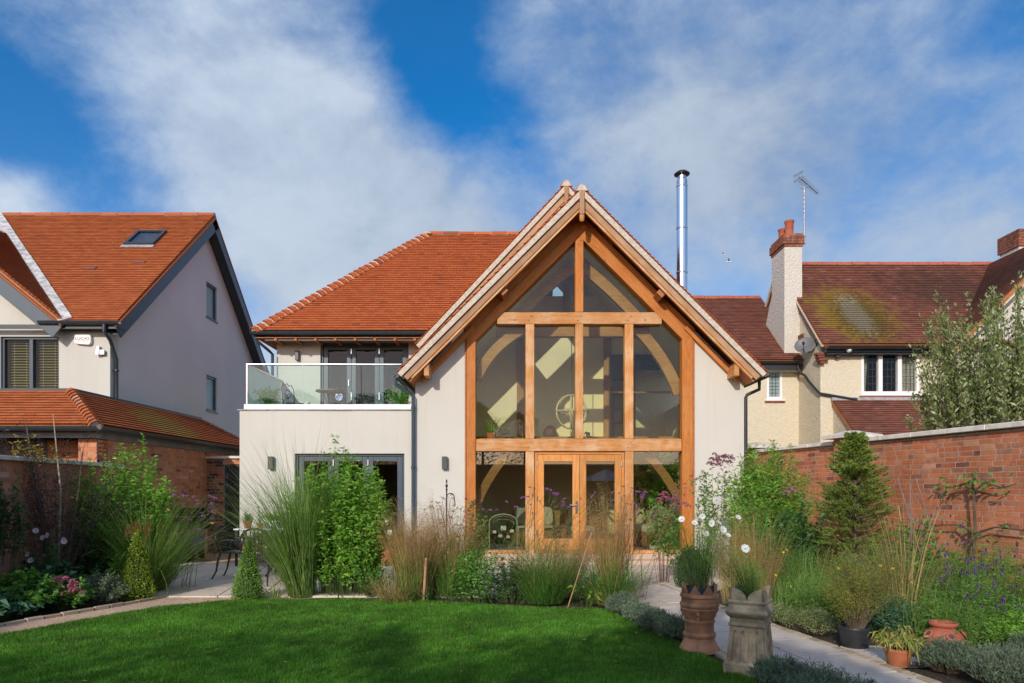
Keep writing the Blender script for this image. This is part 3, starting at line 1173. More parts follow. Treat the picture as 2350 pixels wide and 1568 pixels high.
# left slope: ex runs back along +Y reversed so that the normal points out
yb = 17.4
RLm = [((yb - 13.25) - h[1], (yb - 13.25) - h[0], h[2], h[3]) for h in RL]
roof_plane(roof, (HX - 3.57, yb, HR - 3.57), (0, -1, 0), (c45, 0, c45), [(0, 0), (yb - 13.25, 0), (yb - 13.25, Lg), (0, Lg)], M_TILE, holes=RLm, limit=120, deck=.05)
roof_plane(roof, (HX + 3.57, 13.25, HR - 3.57), (0, 1, 0), (-c45, 0, c45), [(0, 0), (yb - 13.25, 0), (yb - 13.25, Lg), (0, Lg)], M_TILE, limit=120, deck=.05)
ridge_run(roof, (HX, 13.23, HR + .06), (HX, 15.5, HR + .06), M_TILE, r=.13)
for h in RL:
    y0, y1 = 13.25 + h[0], 13.25 + h[1]
    pt = lambda l, y, up: Vector((HX - 3.57 + l * c45 - up * c45, y, HR - 3.57 + l * c45 + up * c45))
    fr = MB()
    for (la, lb, ya, yb_) in ((h[2], h[2] + .06, y0, y1), (h[3] - .06, h[3], y0, y1), (h[2] + .06, h[3] - .06, y0, y0 + .06), (h[2] + .06, h[3] - .06, y1 - .06, y1)):
        fr.prism([pt(la, ya, -.05), pt(lb, ya, -.05), pt(lb, yb_, -.05), pt(la, yb_, -.05)], pt(0, 0, .13) - pt(0, 0, 0))
    f = fr.build('rooflight', M_ANTH, house)
    MB().prism([pt(h[2] + .06, y0 + .06, .0), pt(h[3] - .06, y0 + .06, .0), pt(h[3] - .06, y1 - .06, .0), pt(h[2] + .06, y1 - .06, .0)], pt(0, 0, .01) - pt(0, 0, 0)).build('pane', glassmat('rooflight_clear', (.93, .95, .93)) if h is RL[0] else bpy.data.materials['rooflight_clear'], f)


def verge_side(sx, cx, rz, slope, y0, half, parent):
    """cream undercloak, bargeboard and fillet under one sloping edge; sx -1 left, +1 right"""
    cs, sn = 1 / math.hypot(1, slope), slope / math.hypot(1, slope)
    d = Vector((sx * cs, 0, -sn))           # down the slope
    n = Vector((sx * sn, 0, cs))            # out of the roof
    P = lambda l, o, y: Vector((cx, y, rz)) + d * l - n * o
    L = half / cs
    lo = .0 if sx > 0 else .0

    def strip(o0, o1, ya, yb, l0, l1, name, mat):
        a, b = P(l0, (o0 + o1) / 2, (ya + yb) / 2), P(l1, (o0 + o1) / 2, (ya + yb) / 2)
        return member(parent, name, a, b, abs(yb - ya), abs(o1 - o0), mat, up=n, bev=.005)
    strip(.006, .104, y0 - .014, y0 + .30, .05, L + .02, 'verge_mortar', M_VERGE)
    strip(.104, .124, y0 + .05, y0 + .09, .06, L, 'barge_fillet', M_ANTHD)
    strip(.118, .228, y0 + .03, y0 + .075, .03, L - .02, 'bargeboard', M_OAKB)
    strip(.230, .274, y0 + .05, y0 + .10, .06, L - .10, 'barge_moulding', M_OAKP)
    return P, L, d, n


for sx in (-1, 1):
    P, L, d, n = verge_side(sx, HX, HR, 1.0, 13.25, 3.57, house)
    # underside boards between the bargeboard and the frame
    for k in range(4):
        ya = 13.36 + k * .115
        a, b_ = P(.1, .125, ya + .055), P(L - .15, .125, ya + .055)
        member(house, 'soffit_board', a, b_, .111, .02, M_OAKR, up=n, bev=.003)
    # the two stacked principal rafters of the oak frame
    off = .004 * (sx > 0)
    a, b_ = P(.14, .265, 13.86 + off), P(L * .695, .265, 13.86 + off)
    member(house, 'rafter', a, b_, .20, .148, M_OAK, up=n)
    a, b_ = P(.28, .436, 13.85 + off), P(L * .705, .436, 13.85 + off)
    member(house, 'rafter', a, b_, .225, .188, M_OAK, up=n)
    # outer rafter tail along the wall to the eaves
    a, b_ = P(L * .66, .325, 13.74), P(L - .22, .325, 13.74)
    member(house, 'rafter', a, b_, .10, .10, M_OAK, up=n)
    # purlin end and eaves bracket
    l = (1.74 if sx < 0 else 1.78) / c45
    p = P(l, .285, 13.62)
    member(house, 'purlin', (p.x, 13.38, p.z), (p.x, 13.78, p.z), .15, .15, M_OAKR, up=n)
    p = P(L - .42, .34, 13.6)
    member(house, 'eaves_bracket', (p.x, 13.34, p.z), (p.x, 13.79, p.z), .10, .22, M_OAKP, up=(0, 0, 1))
    for k in range(3):
        yy = 13.40 + k * .42
        q0, q1 = P(L - .02, .20, yy), P(L - .50, .20, yy)
        member(house, 'rafter_foot', q0, q1, .05, .12, M_OAKP, up=n, bev=.004)
    ex_ = HX + sx * 3.62
    gutter_run(house, (ex_, 13.32, 3.72), (ex_, 16.5, 3.72), M_ANTHD if sx < 0 else M_BLACKP, .06)
    # eaves soffit
    MB().prism([P(L - .03, .26, 13.33), P(L - .55, .26, 13.33), P(L - .55, .28, 13.33), P(L - .03, .28, 13.33)], (0, 3, 0)).build('soffit', M_OAKR, house)
member(house, 'finial', (HX, 13.26, HR - .07), (HX, 13.26, HR - .52), .10, .105, M_OAKB, up=(0, 1, 0), bev=.02)
MB().lathe([(.0, -.13), (.035, -.12), (.05, -.08), (.05, 0)], (HX, 13.265, HR - .52), 10).build('finial', M_OAKP, house, smooth=True)
MB().prism([(HX, 13.88, 7.20), (HX - .75, 13.88, 6.45), (HX, 13.88, 6.58), (HX + .75, 13.88, 6.45)], (0, .05, 0)).build('gable_board', M_OAK, house)

MB().tube([(-2.30, 13.50, 3.67), (-2.30, 13.50, 3.56), (-2.02, 13.70, 3.40), (-1.985, 13.72, 3.34), (-1.985, 13.72, .06)], .036, 12).build('downpipe', M_ANTH, house, smooth=True)
for z in (.6, 1.9, 3.1):
    MB().lathe([(.046, 0), (.046, .05)], (-1.985, 13.72, z), 12).build('pipe_clip', M_ANTHD, house)
MB().tube([(HX + 3.62, 13.75, 3.68), (HX + 3.62, 13.75, 3.50), (4.76, 13.82, 3.40), (4.735, 13.83, 3.34), (4.735, 13.83, .05)], .034, 10).build('downpipe', M_BLACKP, house, smooth=True)

# ---- taller roof behind the gable
roof = MB().box(1.17, 1.27, 15.6, 18.8, 7.95, 8.15).build('roof', M_OAKR, house)
s2 = 1.07
c2, n2 = 1 / math.hypot(1, s2), s2 / math.hypot(1, s2)
H2 = 3.36
L2 = H2 / c2
roof_plane(roof, (1.22 - H2, 22.0, 8.33 - H2 * s2), (0, -1, 0), (c2, 0, n2), [(0, 0), (6.7, 0), (6.7, L2), (0, L2)], M_TILE, limit=100, deck=.05)
roof_plane(roof, (1.22 + H2, 15.3, 8.33 - H2 * s2), (0, 1, 0), (-c2, 0, n2), [(0, 0), (6.7, 0), (6.7, L2), (0, L2)], M_TILE, limit=60, deck=.05)
ridge_run(roof, (1.22, 15.28, 8.39), (1.22, 20, 8.39), M_TILE, r=.13)
for sx in (-1, 1):
    P, L, d, n = verge_side(sx, 1.22, 8.33, s2, 15.3, H2, house)
    a, b_ = P(.2, .20, 15.5), P(L - .1, .20, 15.5)
    member(house, 'soffit_board', a, b_, .22, .02, M_OAKR, up=n, bev=.003)
member(house, 'finial', (1.22, 15.31, 8.26), (1.22, 15.31, 7.80), .10, .105, M_OAKB, up=(0, 1, 0), bev=.02)

# ---- oak frame of the glazed gable
PX = [(-.925, -.722), (.273, .449), (1.277, 1.436), (2.272, 2.448), (3.417, 3.655)]
yo0, yo1 = 13.745, 13.98
ym = (yo0 + yo1) / 2
for i, (xa, xb) in enumerate(PX):
    top = 4.60 if i in (0, 4) else 4.815
    if i in (0, 4):
        member(house, 'oak_post', ((xa + xb) / 2, ym, .03), ((xa + xb) / 2, ym, top), .235, xb - xa - .02, M_OAK, up=(1, 0, 0))
        xt = xa - .012 if i == 0 else xb + .012
        MB().box(xt - .014, xt + .014, YF - .03, YF + .1, .02, 4.62).build('edge_trim', M_OAKR, house)
    else:
        member(house, 'oak_post', ((xa + xb) / 2, ym, 2.502), ((xa + xb) / 2, ym, top), .225, xb - xa, M_OAKP, up=(1, 0, 0))
        if i != 2:
            member(house, 'oak_post', ((xa + xb) / 2, ym, .03), ((xa + xb) / 2, ym, 2.25), .225, xb - xa, M_OAKP, up=(1, 0, 0))
member(house, 'king_post', (1.357, ym, 5.057), (1.357, ym, 6.60), .225, .165, M_OAK, up=(1, 0, 0))
member(house, 'collar_beam', (-.30, ym + .012, 4.936), (3.02, ym + .012, 4.936), .24, .238, M_OAKP)
member(house, 'oak_beam', (-.722, ym, 2.377), (3.417, ym, 2.377), .24, .246, M_OAKP)
for (xa, xb) in ((-.722, .273), (2.448, 3.417)):
    member(house, 'oak_sill', (xa, ym, .225), (xb, ym, .225), .26, .07, M_OAKP)
MB().box(-.93, 3.62, 13.70, 14.02, 0.0, .19).build('plinth', M_STEP, house, bevel=.012)
MB().box(-1.1, 4.0, 13.42, 13.70, -.02, .085).build('doorstep', M_STEP, house, bevel=.012)

peg = MB().tube([(0, 0, 0), (0, -.012, 0)], .012, 8).mesh('oak_peg', M_OAKR)
for (px_, pz_) in ((-.82, 2.33), (-.78, 2.43), (.33, 2.33), (.39, 2.43), (1.32, 4.89), (1.39, 4.98), (2.33, 4.89), (2.39, 4.98), (.33, 4.89), (.39, 4.98), (3.49, 2.33), (3.55, 2.43), (1.33, 6.42), (1.38, 6.50), (.05, 4.90), (2.68, 4.90), (2.33, 2.33), (2.39, 2.43), (1.32, 2.33), (1.39, 2.43)):
    link('oak_peg', peg, house, Matrix.Translation((px_, 13.742, pz_)))

# glazing
def pane(parent, pts, mat=M_GLASS, y=13.90):
    MB().prism([(x, y, z) for x, z in pts], (0, .012, 0)).build('pane', mat, parent)


gl = lambda x: 6.58 - abs(x - HX) * .985
win = MB()
glz = MB().box(-.722, 3.417, 13.93, 13.96, 2.503, 2.53).build('window', M_OAKI, house)
for (xa, xb) in ((-.722, .273), (.449, 1.277), (1.436, 2.272), (2.448, 3.417)):
    zt = 4.817
    if xa < -.5:
        xc = HX - (6.58 - zt) / .985
        pane(glz, [(xa, 2.5), (xb, 2.5), (xb, zt), (xc, zt), (xa, gl(xa))])
    elif xb > 3:
        xc = HX + (6.58 - zt) / .985
        pane(glz, [(xa, 2.5), (xb, 2.5), (xb, gl(xb)), (xc, zt), (xa, zt)])
    else:
        pane(glz, [(xa, 2.5), (xb, 2.5), (xb, zt), (xa, zt)])
xc = (6.58 - 5.055) / .985
pane(glz, [(HX - xc, 5.055), (1.277, 5.055), (1.277, gl(1.277))])
pane(glz, [(1.436, 5.055), (HX + xc, 5.055), (1.436, gl(1.436))])
pane(glz, [(-.722, .26), (.273, .26), (.273, 2.254), (-.722, 2.254)], M_GLASSL)
pane(glz, [(2.448, .26), (3.417, .26), (3.417, 2.254), (2.448, 2.254)], M_GLASSL)
# french doors
x0, x1, zt = .449, 2.272, 2.252
fr = MB()
opening_frame(fr, x0 + .004, x1 - .004, .19, zt - .003, 13.80, 13.93, .055)
fr.build('door_frame', M_OAKD, house, bevel=.006)
xm = (x0 + x1) / 2
for (xa, xb, hs_) in ((x0 + .062, xm - .003, 1), (xm + .003, x1 - .062, -1)):
    d = MB()
    w = .135
    za, zb = .25, zt - .065
    d.box(xa, xa + w, 13.78, 13.86, za, zb).box(xb - w, xb, 13.78, 13.86, za, zb)
    d.box(xa + w, xb - w, 13.78, 13.86, zb - .14, zb).box(xa + w, xb - w, 13.78, 13.86, za, za + .24)
    M = Matrix.Translation(((xa + xb) / 2, 13.82, 1.2)) @ Matrix.Rotation(math.radians(-90), 4, 'Y')
    iv = M.inverted()
    d.v = [tuple(iv @ Vector(p)) for p in d.v]
    leaf = d.build('door', M_OAKD, house, M, bevel=.006)
    MB().box(xa + w, xb - w, 13.815, 13.827, za + .24, zb - .14).build('pane', M_GLASSL, leaf)
    if hs_ == 1:
        h = MB().box(xb - .075, xb - .035, 13.765, 13.78, 1.0, 1.25).tube([(xb - .055, 13.765, 1.17), (xb - .055, 13.725, 1.17), (xb - .19, 13.722, 1.17)], .011, 8)
        h.build('handle', M_STEEL, leaf)
    hx = xa if hs_ == 1 else xb
    for z in (.55, 1.25, 1.95):
        MB().box(hx - .012, hx + .012, 13.765, 13.785, z, z + .10).build('hinge', M_STEEL, leaf)

# ---- inside the gable
inn = lambda n_, m_: n_
MB().box(-1.7, 4.43, 13.98, 20.3, .02, .18).build('inside_floor', M_FLOORI, house)
mb = MB()
mb.box(-1.7, 2.44, 17.2, 17.3, 2.62, 6.35)          # upper back wall with the landing opening on its right
mb.box(2.44, 4.43, 17.2, 17.3, 4.9, 6.35)
mb.box(-1.7, 4.43, 17.2, 17.4, 2.40, 2.62)
mb.build('inside_wall', M_CREAMW, house)
MB().box(-1.7, 4.43, 20.2, 20.3, .18, 6.6).build('inside_wall', M_CREAMW, house)
MB().box(-1.7, 4.43, 17.4, 20.2, 2.40, 2.60).build('landing_floor', M_FLOORI, house)
MB().box(-1.69, -1.62, 13.99, 20.2, .18, 3.7).box(4.36, 4.42, 13.99, 20.2, .18, 3.7).build('inside_wall', M_CREAMW, house)
# plastered slopes between rafters
for sx in (-1, 1):
    cells = [(13.99, 20.2, .0, Lg)]
    hs2 = [(13.25 + h[0], 13.25 + h[1], h[2], h[3]) for h in RL] if sx < 0 else []
    mb = MB()
    for (ya, yb_, la, lb) in grid_holes(13.99, 17.2, .25, Lg - .02, hs2):
        q = lambda l, y: Vector((HX + sx * (3.57 - l * c45), y, HR - 3.57 + l * c45)) - Vector((sx * c45, 0, c45)) * .16
        mb.prism([q(la, ya), q(lb, ya), q(lb, yb_), q(la, yb_)], -Vector((sx * c45, 0, c45)) * .02)
    mb.build('ceiling', M_CREAMW, house)
for (xa, xb) in ((.12, .31), (2.30, 2.47)):
    member(house, 'oak_post', ((xa + xb) / 2, 17.13, 2.62), ((xa + xb) / 2, 17.13, 5.35), .14, xb - xa, M_OAKI, up=(1, 0, 0))
member(house, 'oak_beam', (-1.2, 17.13, 5.48), (3.9, 17.13, 5.48), .15, .22, M_OAKI)
member(house, 'oak_beam', (-1.68, 17.10, 2.60), (4.4, 17.10, 2.60), .22, .40, M_OAKI)
member(house, 'oak_beam', (2.47, 17.13, 3.92), (4.3, 17.13, 3.92), .08, .05, M_OAKI)
arch_brace(house, (-.74, 3.75), (-.45, 4.45), (.28, 4.82), .20, 14.05, .13, M_OAKI)
arch_brace(house, (3.44, 3.45), (3.15, 4.3), (2.42, 4.95), .22, 14.05, .13, M_OAKI)
arch_brace(house, (-.72, 1.20), (-.45, 1.85), (-.05, 2.25), .17, 14.02, .12, M_OAKI)
arch_brace(house, (3.42, 1.30), (3.15, 1.85), (2.72, 2.25), .17, 14.02, .12, M_OAKI)
arch_brace(house, (.05, 5.0), (.6, 5.7), (1.28, 6.15), .22, 14.3, .13, M_OAKI)
arch_brace(house, (2.75, 4.95), (2.2, 5.6), (1.44, 6.2), .22, 14.3, .13, M_OAKI)
member(house, 'oak_beam', (-.35, 15.2, 5.03), (3.05, 15.2, 5.03), .16, .32, M_OAKI)  # beam placed here and deepened to block sun on the back wall
member(house, 'king_post', (1.36, 17.1, 5.59), (1.36, 17.1, 6.6), .14, .16, M_OAKI, up=(1, 0, 0))
MB().box(2.55, 3.02, 20.12, 20.18, 2.6, 4.5).build('inside_door', M_OAKI, house)
mb = MB()
for k in range(5):
    mb.box(2.95, 4.2, 20.0, 20.18, 3.0 + k * .42, 3.03 + k * .42)
mb.build('shelf', M_OAKI, house)

# flue
flue = MB().lathe([(.135, 0), (.135, 4.35)], (4.23, 17.0, 4.7), 24).build('flue', M_CHROME, house, smooth=True)
for z in (6.85, 7.95, 9.0):
    MB().lathe([(.139, 0), (.146, .01), (.146, .035), (.139, .045)], (4.23, 17.0, z), 24).build('flue_collar', M_CHROME, flue, smooth=True)
MB().lathe([(.13, 0), (.13, .13), (.10, .16), (.10, .24)], (4.23, 17.0, 9.05), 20).build('flue_collar', M_STEEL, flue, smooth=True)
MB().lathe([(.09, 0), (.19, .035), (.195, .05), (.13, .105), (.04, .125), (.0, .13)], (4.23, 17.0, 9.28), 24).build('cowl', M_BLACK, flue, smooth=True)

# ================================================================== neighbour on the left
nb = thing('house', 'pale neighbouring house with orange tiled roofs, dark bargeboards and a brick lean-to', 'house', (-11, 17, 0))
YL, XL = 14.68, -8.64
WN = (-11.0, -9.74, 3.60, 4.77)
mb = MB()
for (x0, x1, z0, z1) in grid_holes(-17, XL, 0, 5.0, [WN]):
    mb.box(x0, x1, YL, YL + .3, z0, z1)
mb.prism([(-9.72, YL, 5.0), (-13.1, YL, 7.75), (-17, YL, 5.0)], (0, .3, 0))
mb.build('wall', M_REND, nb)
WS = [(19.30, 20.0, 6.37, 7.37), (19.30, 20.0, 3.73, 4.73)]
zs = lambda y: 5.0 + .875 * (min(y, 38.4 - y) - 14.43) - .12
mb = MB()
ya, yb_ = WS[0][:2]
mb.prism([(XL, YL + .3, 0), (XL, ya, 0), (XL, ya, zs(ya)), (XL, 19.2, zs(19.2)), (XL, YL + .3, zs(YL + .3))], (-.3, 0, 0))
mb.prism([(XL, yb_, 0), (XL, 23.6, 0), (XL, 23.6, zs(23.6)), (XL, yb_, zs(yb_))], (-.3, 0, 0))
for (z0, z1) in ((0, 3.73), (4.73, 6.37)):
    mb.box(XL - .3, XL, ya, yb_, z0, z1)
mb.prism([(XL, ya, 7.37), (XL, yb_, 7.37), (XL, yb_, zs(yb_)), (XL, ya, zs(ya))], (-.3, 0, 0))
mb.build('wall', M_REND_LIFT, nb)
for h in WS:
    f = MB()
    for (ya, yb_, z0, z1) in ((h[0], h[0] + .06, h[2], h[3]), (h[1] - .06, h[1], h[2], h[3]), (h[0] + .06, h[1] - .06, h[2], h[2] + .06), (h[0] + .06, h[1] - .06, h[3] - .06, h[3])):
        f.box(XL - .14, XL - .04, ya, yb_, z0, z1)
    f.box(XL - .1, XL + .03, h[0] - .02, h[1] + .02, h[2] - .035, h[2] - .002)
    w_ = f.build('window', M_ANTH, nb)
    MB().box(XL - .10, XL - .09, h[0] + .06, h[1] - .06, h[2] + .06, h[3] - .06).build('pane', M_GLASSG, w_)
# window with blinds
x0, x1, z0, z1 = WN
f = opening_frame(MB(), x0 + .003, x1 - .003, z0 + .003, z1 - .003, YL + .05, YL + .15, .05)
f.box((x0 + x1) / 2 - .04, (x0 + x1) / 2 + .04, YL + .045, YL + .15, z0 + .05, z1 - .05)
w_ = f.build('window', M_ANTH, nb, bevel=.005)
M_SLAT = plain('olive_slat', (.50, .48, .17), 0.5, var=.05)
for (xa, xb) in ((x0 + .06, (x0 + x1) / 2 - .05), ((x0 + x1) / 2 + .05, x1 - .06)):
    MB().box(xa, xb, YL + .09, YL + .10, z0 + .06, z1 - .06).build('pane', M_GLASSD, w_)
    zz = z0 + .07
    while zz < z1 - .08:
        MB().prism([(xa + .03, YL + .17, zz), (xa + .03, YL + .215, zz + .028), (xa + .03, YL + .219, zz + .026), (xa + .03, YL + .174, zz - .002)], (xb - xa - .06, 0, 0)).build('slat', M_SLAT, w_)
        zz += .058
    for q in (.25, .75):
        MB().tube([(xa + (xb - xa) * q, YL + .165, z0 + .07), (xa + (xb - xa) * q, YL + .165, z1 - .06)], .003, 4).build('blind_cord', M_WHITE, w_)
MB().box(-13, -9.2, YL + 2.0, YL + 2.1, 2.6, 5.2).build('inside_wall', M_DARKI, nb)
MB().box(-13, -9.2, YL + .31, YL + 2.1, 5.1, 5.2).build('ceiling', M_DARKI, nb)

cN, sN = 1 / math.hypot(1, .875), .875 / math.hypot(1, .875)
LN = 4.77 / cN
roof = MB().box(-16.9, -8.4, 14.47, 14.52, 4.90, 4.98).build('roof', M_ANTHD, nb)
xv = lambda l: -9.45 - 1.067 * (l * cN) + 16.5
roof_plane(roof, (-16.5, 14.43, 5.0), (1, 0, 0), (0, cN, sN), [(xv(0), 0), (8.15, 0), (8.15, LN), (xv(LN), LN)], M_TILEL, gauge=.098, limit=300)
MB().prism([(-16.5, 19.2, 9.17), (-8.35, 19.2, 9.17), (-8.35, 23.97, 5.0), (-16.5, 23.97, 5.0)], (0, -.03, -.10)).build('roof_deck', M_TILEL, roof)
ridge_run(roof, (-16.5, 19.2, 9.24), (-8.35, 19.2, 9.24), M_TILEL)
# cross wing slope in view and its verge
cW, sW = 1 / math.hypot(1, .82), .82 / math.hypot(1, .82)
roof_plane(roof, (-9.40, 14.42, 4.96), (0, 1, 0), (-cW, 0, sW), [(0, 0), (4.2, 5.2), (0, 5.2)], M_TILEL, gauge=.098, limit=100)
for k in range(4):
    t0, t1 = k / 4, (k + 1) / 4 + .015
    a, b_ = Vector((-9.45, 14.43, 5.07)), Vector((-14.55, 19.2, 9.25))
    MB().beam(a.lerp(b_, t0) + Vector((0, 0, .012 * (k % 2))), a.lerp(b_, min(t1, 1)) + Vector((0, 0, .012 * (k % 2))), .30, .03, up=(0, -sN, cN)).build('valley_lead', plain('valley_lead', (.46, .45, .43), .6, var=.35, scale=7) if k == 0 else bpy.data.materials['valley_lead'], roof)
dW = Vector((-cW, 0, sW))
nW = Vector((sW, 0, cW))
p = Vector((-9.46, 14.40, 4.94))
member(nb, 'bargeboard', p - nW * .19, p + dW * 5.2 - nW * .19, .04, .30, M_ANTH, up=nW)
member(nb, 'verge_tile', p - nW * .012, p + dW * 5.2 - nW * .012, .14, .035, M_TILEL, up=nW)
# right verge
for (pa, pb) in (((-8.35, 14.38, 4.93), (-8.35, 19.2, 9.10)), ((-8.35, 24.0, 4.93), (-8.35, 19.2, 9.10))):
    pa, pb = Vector(pa), Vector(pb)
    u = (pb - pa).normalized().cross(Vector((1, 0, 0)))
    u = u if u.z > 0 else -u
    member(nb, 'bargeboard', pa - u * .15, pb - u * .15, .04, .27, M_ANTHD, up=u)
    member(nb, 'soffit', pa - u * .20 - Vector((.18, 0, 0)), pb - u * .20 - Vector((.18, 0, 0)), .30, .02, M_ANTHD, up=u)
    member(nb, 'verge_tile', pa + u * .0, pb + u * .0, .07, .03, M_TILEL, up=u)
gutter_run(nb, (-9.95, 14.37, 5.01), (-8.26, 14.37, 5.01), M_ANTHD, .065)
MB().box(-9.9, -8.33, 14.44, YL, 4.89, 4.91).build('soffit', M_ANTHD, nb)
MB().box(-9.9, -8.33, 14.42, 14.44, 4.88, 4.99).build('fascia', M_ANTHD, nb)
MB().tube([(-8.58, 14.37, 4.96), (-8.58, 14.37, 4.80), (-8.56, 14.55, 4.66), (-8.585, 14.82, 4.30), (-8.585, 14.82, 3.1)], .038, 10).build('downpipe', M_ANTHD, nb, smooth=True)
for z in (3.4, 4.05):
    MB().box(-8.64, -8.55, 14.77, 14.87, z, z + .03).build('pipe_clip', M_ANTHD, nb)
# roof window
P = lambda x, l, up=0: Vector((x, 14.43 + l * cN - up * sN, 5.0 + l * sN + up * cN))
fy0, fy1 = 4.10, 5.02
skx0, skx1 = -9.94, -9.18
f = MB()
for (xa, xb, la, lb) in ((skx0, skx0 + .07, fy0, fy1), (skx1 - .07, skx1, fy0, fy1), (skx0 + .07, skx1 - .07, fy0, fy0 + .09), (skx0 + .07, skx1 - .07, fy1 - .09, fy1)):
    f.prism([P(xa, la, .0), P(xb, la, .0), P(xb, lb, .0), P(xa, lb, .0)], P(0, 0, .10) - P(0, 0, 0))
w_ = f.build('rooflight', M_ANTHD, nb)
MB().prism([P(skx0 + .07, fy0 + .09, .06), P(skx1 - .07, fy0 + .09, .06), P(skx1 - .07, fy1 - .09, .06), P(skx0 + .07, fy1 - .09, .06)], P(0, 0, .01) - P(0, 0, 0)).build('pane', M_SKYG, w_)
MB().prism([P(skx0 - .05, fy0 - .13, .045), P(skx1 + .03, fy0 - .13, .045), P(skx1 + .03, fy0, .05), P(skx0 - .05, fy0, .05)], P(0, 0, .01) - P(0, 0, 0)).build('lead_flashing', M_LEAD, w_)
for (xx, l) in ((-10.3, 2.62), (-9.27, 2.98)):
    MB().prism([P(xx, l, .03), P(xx + .30, l, .03), P(xx + .30, l + .14, .03), P(xx, l + .14, .03)], P(0, 0, .03) - P(0, 0, 0)).build('vent_tile', M_TILEO, roof)

# lean-to in brick under its own tiled roof
FX = -7.15
brick_wall(nb, (FX, 11.78), (FX, 16.0), 0, 2.36, .22, M_BRICKG, M_MORTD, face=1, limit=220, seed=3)
brick_wall(nb, (-7.47, 11.76), (FX, 11.76), 0, 2.36, .3, M_BRICKG, M_MORTD, face=1, limit=60, seed=4)
MB().box(FX - .23, FX, 16.0, 19.4, 0, 2.4).build('wall', M_BRICKG, nb)
mb = MB().box(-16, -7.48, 12.35, 12.45, 0, 2.4)
mb.build('wall', M_DARKI, nb)
for k in range(9):
    MB().box(-8.35, -7.62, 12.28 + .004 * (k % 2), 12.33, .35 + k * .225, .35 + k * .225 + .215).build('plank', M_OAKR, nb)
MB().box(-7.62, -7.47, 12.22, 12.32, .2, 2.36).build('door_frame', M_ANTH, nb)
MB().box(-16, -7.0, 11.60, 11.66, 2.37, 2.47).build('fascia', M_ANTH, nb)
M_FASC = plain('grey_fascia', (.20, .19, .175), .8, var=.15, scale=5)
MB().box(FX - .04, FX + .05, 11.66, 18.9, 2.36, 2.50).build('fascia', M_FASC, nb)
MB().box(-16, FX, 11.60, 12.4, 2.47, 2.49).build('soffit', M_DARKI, nb)
cl, sl = 1.2 / math.hypot(1.2, .75), .75 / math.hypot(1.2, .75)
Ll = math.hypot(1.2, .75)
roof = MB().box(-15.9, -8.2, 12.72, YL, 3.0, 3.30).box(XL, -8.2, YL, 18.0, 3.0, 3.30).build('roof', M_ANTHD, nb)
roof_plane(roof, (-16, 11.48, 2.57), (1, 0, 0), (0, cl, sl), [(0, 0), (9.02, 0), (7.82, Ll), (0, Ll)], M_TILEL, gauge=.105, limit=110)
roof_plane(roof, (-6.98, 11.48, 2.57), (0, 1, 0), (-cl, 0, sl), [(0, 0), (7.7, 0), (6.5, Ll), (1.2, Ll)], M_TILEL, gauge=.105, limit=190)
hip_run(roof, (-6.99, 11.47, 2.58), (-8.18, 12.66, 3.33), M_TILEL, 13, r=.12)
MB().box(-16, -8.12, 12.64, 12.76, 3.31, 3.36).box(-8.24, -8.12, 12.76, 17.9, 3.31, 3.36).build('lead_flashing', M_ANTHD, roof)
gutter_run(nb, (-16, 11.43, 2.53), (-6.92, 11.43, 2.53), M_ANTHD, .065)
gutter_run(nb, (-6.93, 11.43, 2.53), (-6.93, 19.0, 2.53), M_ANTHD, .065)
MB().box(XL, XL + .03, 15.0, 17.0, 3.30, 3.42).build('lead_flashing', M_ANTHD, nb)

# ================================================================== cottage on the right
ct = thing('house', 'old cream roughcast cottage with mossy dark red roof and leaded windows', 'house', (10, 20, 0))
WM_ = (9.20, 10.73, 3.99, 5.12)
WL_ = (7.21, 7.66, 4.03, 4.87)
XG = 8.13
mb = MB()
for (x0, x1, z0, z1) in grid_holes(XG, 16.5, 0, 5.3, [WM_]):
    mb.box(x0, x1, 18.0, 18.25, z0, z1)
mb.prism([(XG, 18.25, 0), (XG, 18.25, 5.25), (XG, 20.76, 8.1), (XG, 23.5, 5.3), (XG, 23.5, 0)], (.25, 0, 0))
mb.build('wall', M_ROUGH, ct)
mb = MB()
for (x0, x1, z0, z1) in grid_holes(3.5, XG - .002, 0, 5.05, [WL_]):
    mb.box(x0, x1, 19.35, 19.6, z0, z1)
mb.build('wall', M_ROUGH, ct)
mb = MB().prism([(8.46, 16.9, 0), (8.46, 18.0, 0), (8.46, 18.0, 3.80), (8.46, 16.9, 2.90)], (.2, 0, 0)).box(8.66, 14.5, 16.9, 17.1, 0, 2.8)
mb.build('wall', M_ROUGH, ct)
roof = MB().box(8.15, 16.4, 17.78, 17.82, 5.05, 5.2).build('roof', M_ANTHD, ct)
roof_plane(roof, (8.05, 17.7, 5.25), (1, 0, 0), (0, c45, c45), [(0, 0), (8.6, 0), (8.6, 4.33), (0, 4.33)], M_TILEO, gauge=.10, limit=200)
MB().prism([(8.05, 20.76, 8.31), (16.6, 20.76, 8.31), (16.6, 23.8, 5.27), (8.05, 23.8, 5.27)], (0, -.02, -.08)).build('roof_deck', M_TILEO, roof)
ridge_run(roof, (8.0, 20.76, 8.37), (14.9, 20.76, 8.37), M_TERRAC, r=.13, joint=False)
cL, sL = 1 / math.hypot(1, .81), .81 / math.hypot(1, .81)
roof_plane(roof, (3.5, 19.05, 5.09), (1, 0, 0), (0, cL, sL), [(0, 0), (4.62, 0), (4.62, 4.18), (0, 4.18)], M_TILEO, gauge=.10, limit=60)
ridge_run(roof, (3.5, 22.3, 7.78), (8.1, 22.3, 7.78), M_TERRAC, r=.12, joint=False)
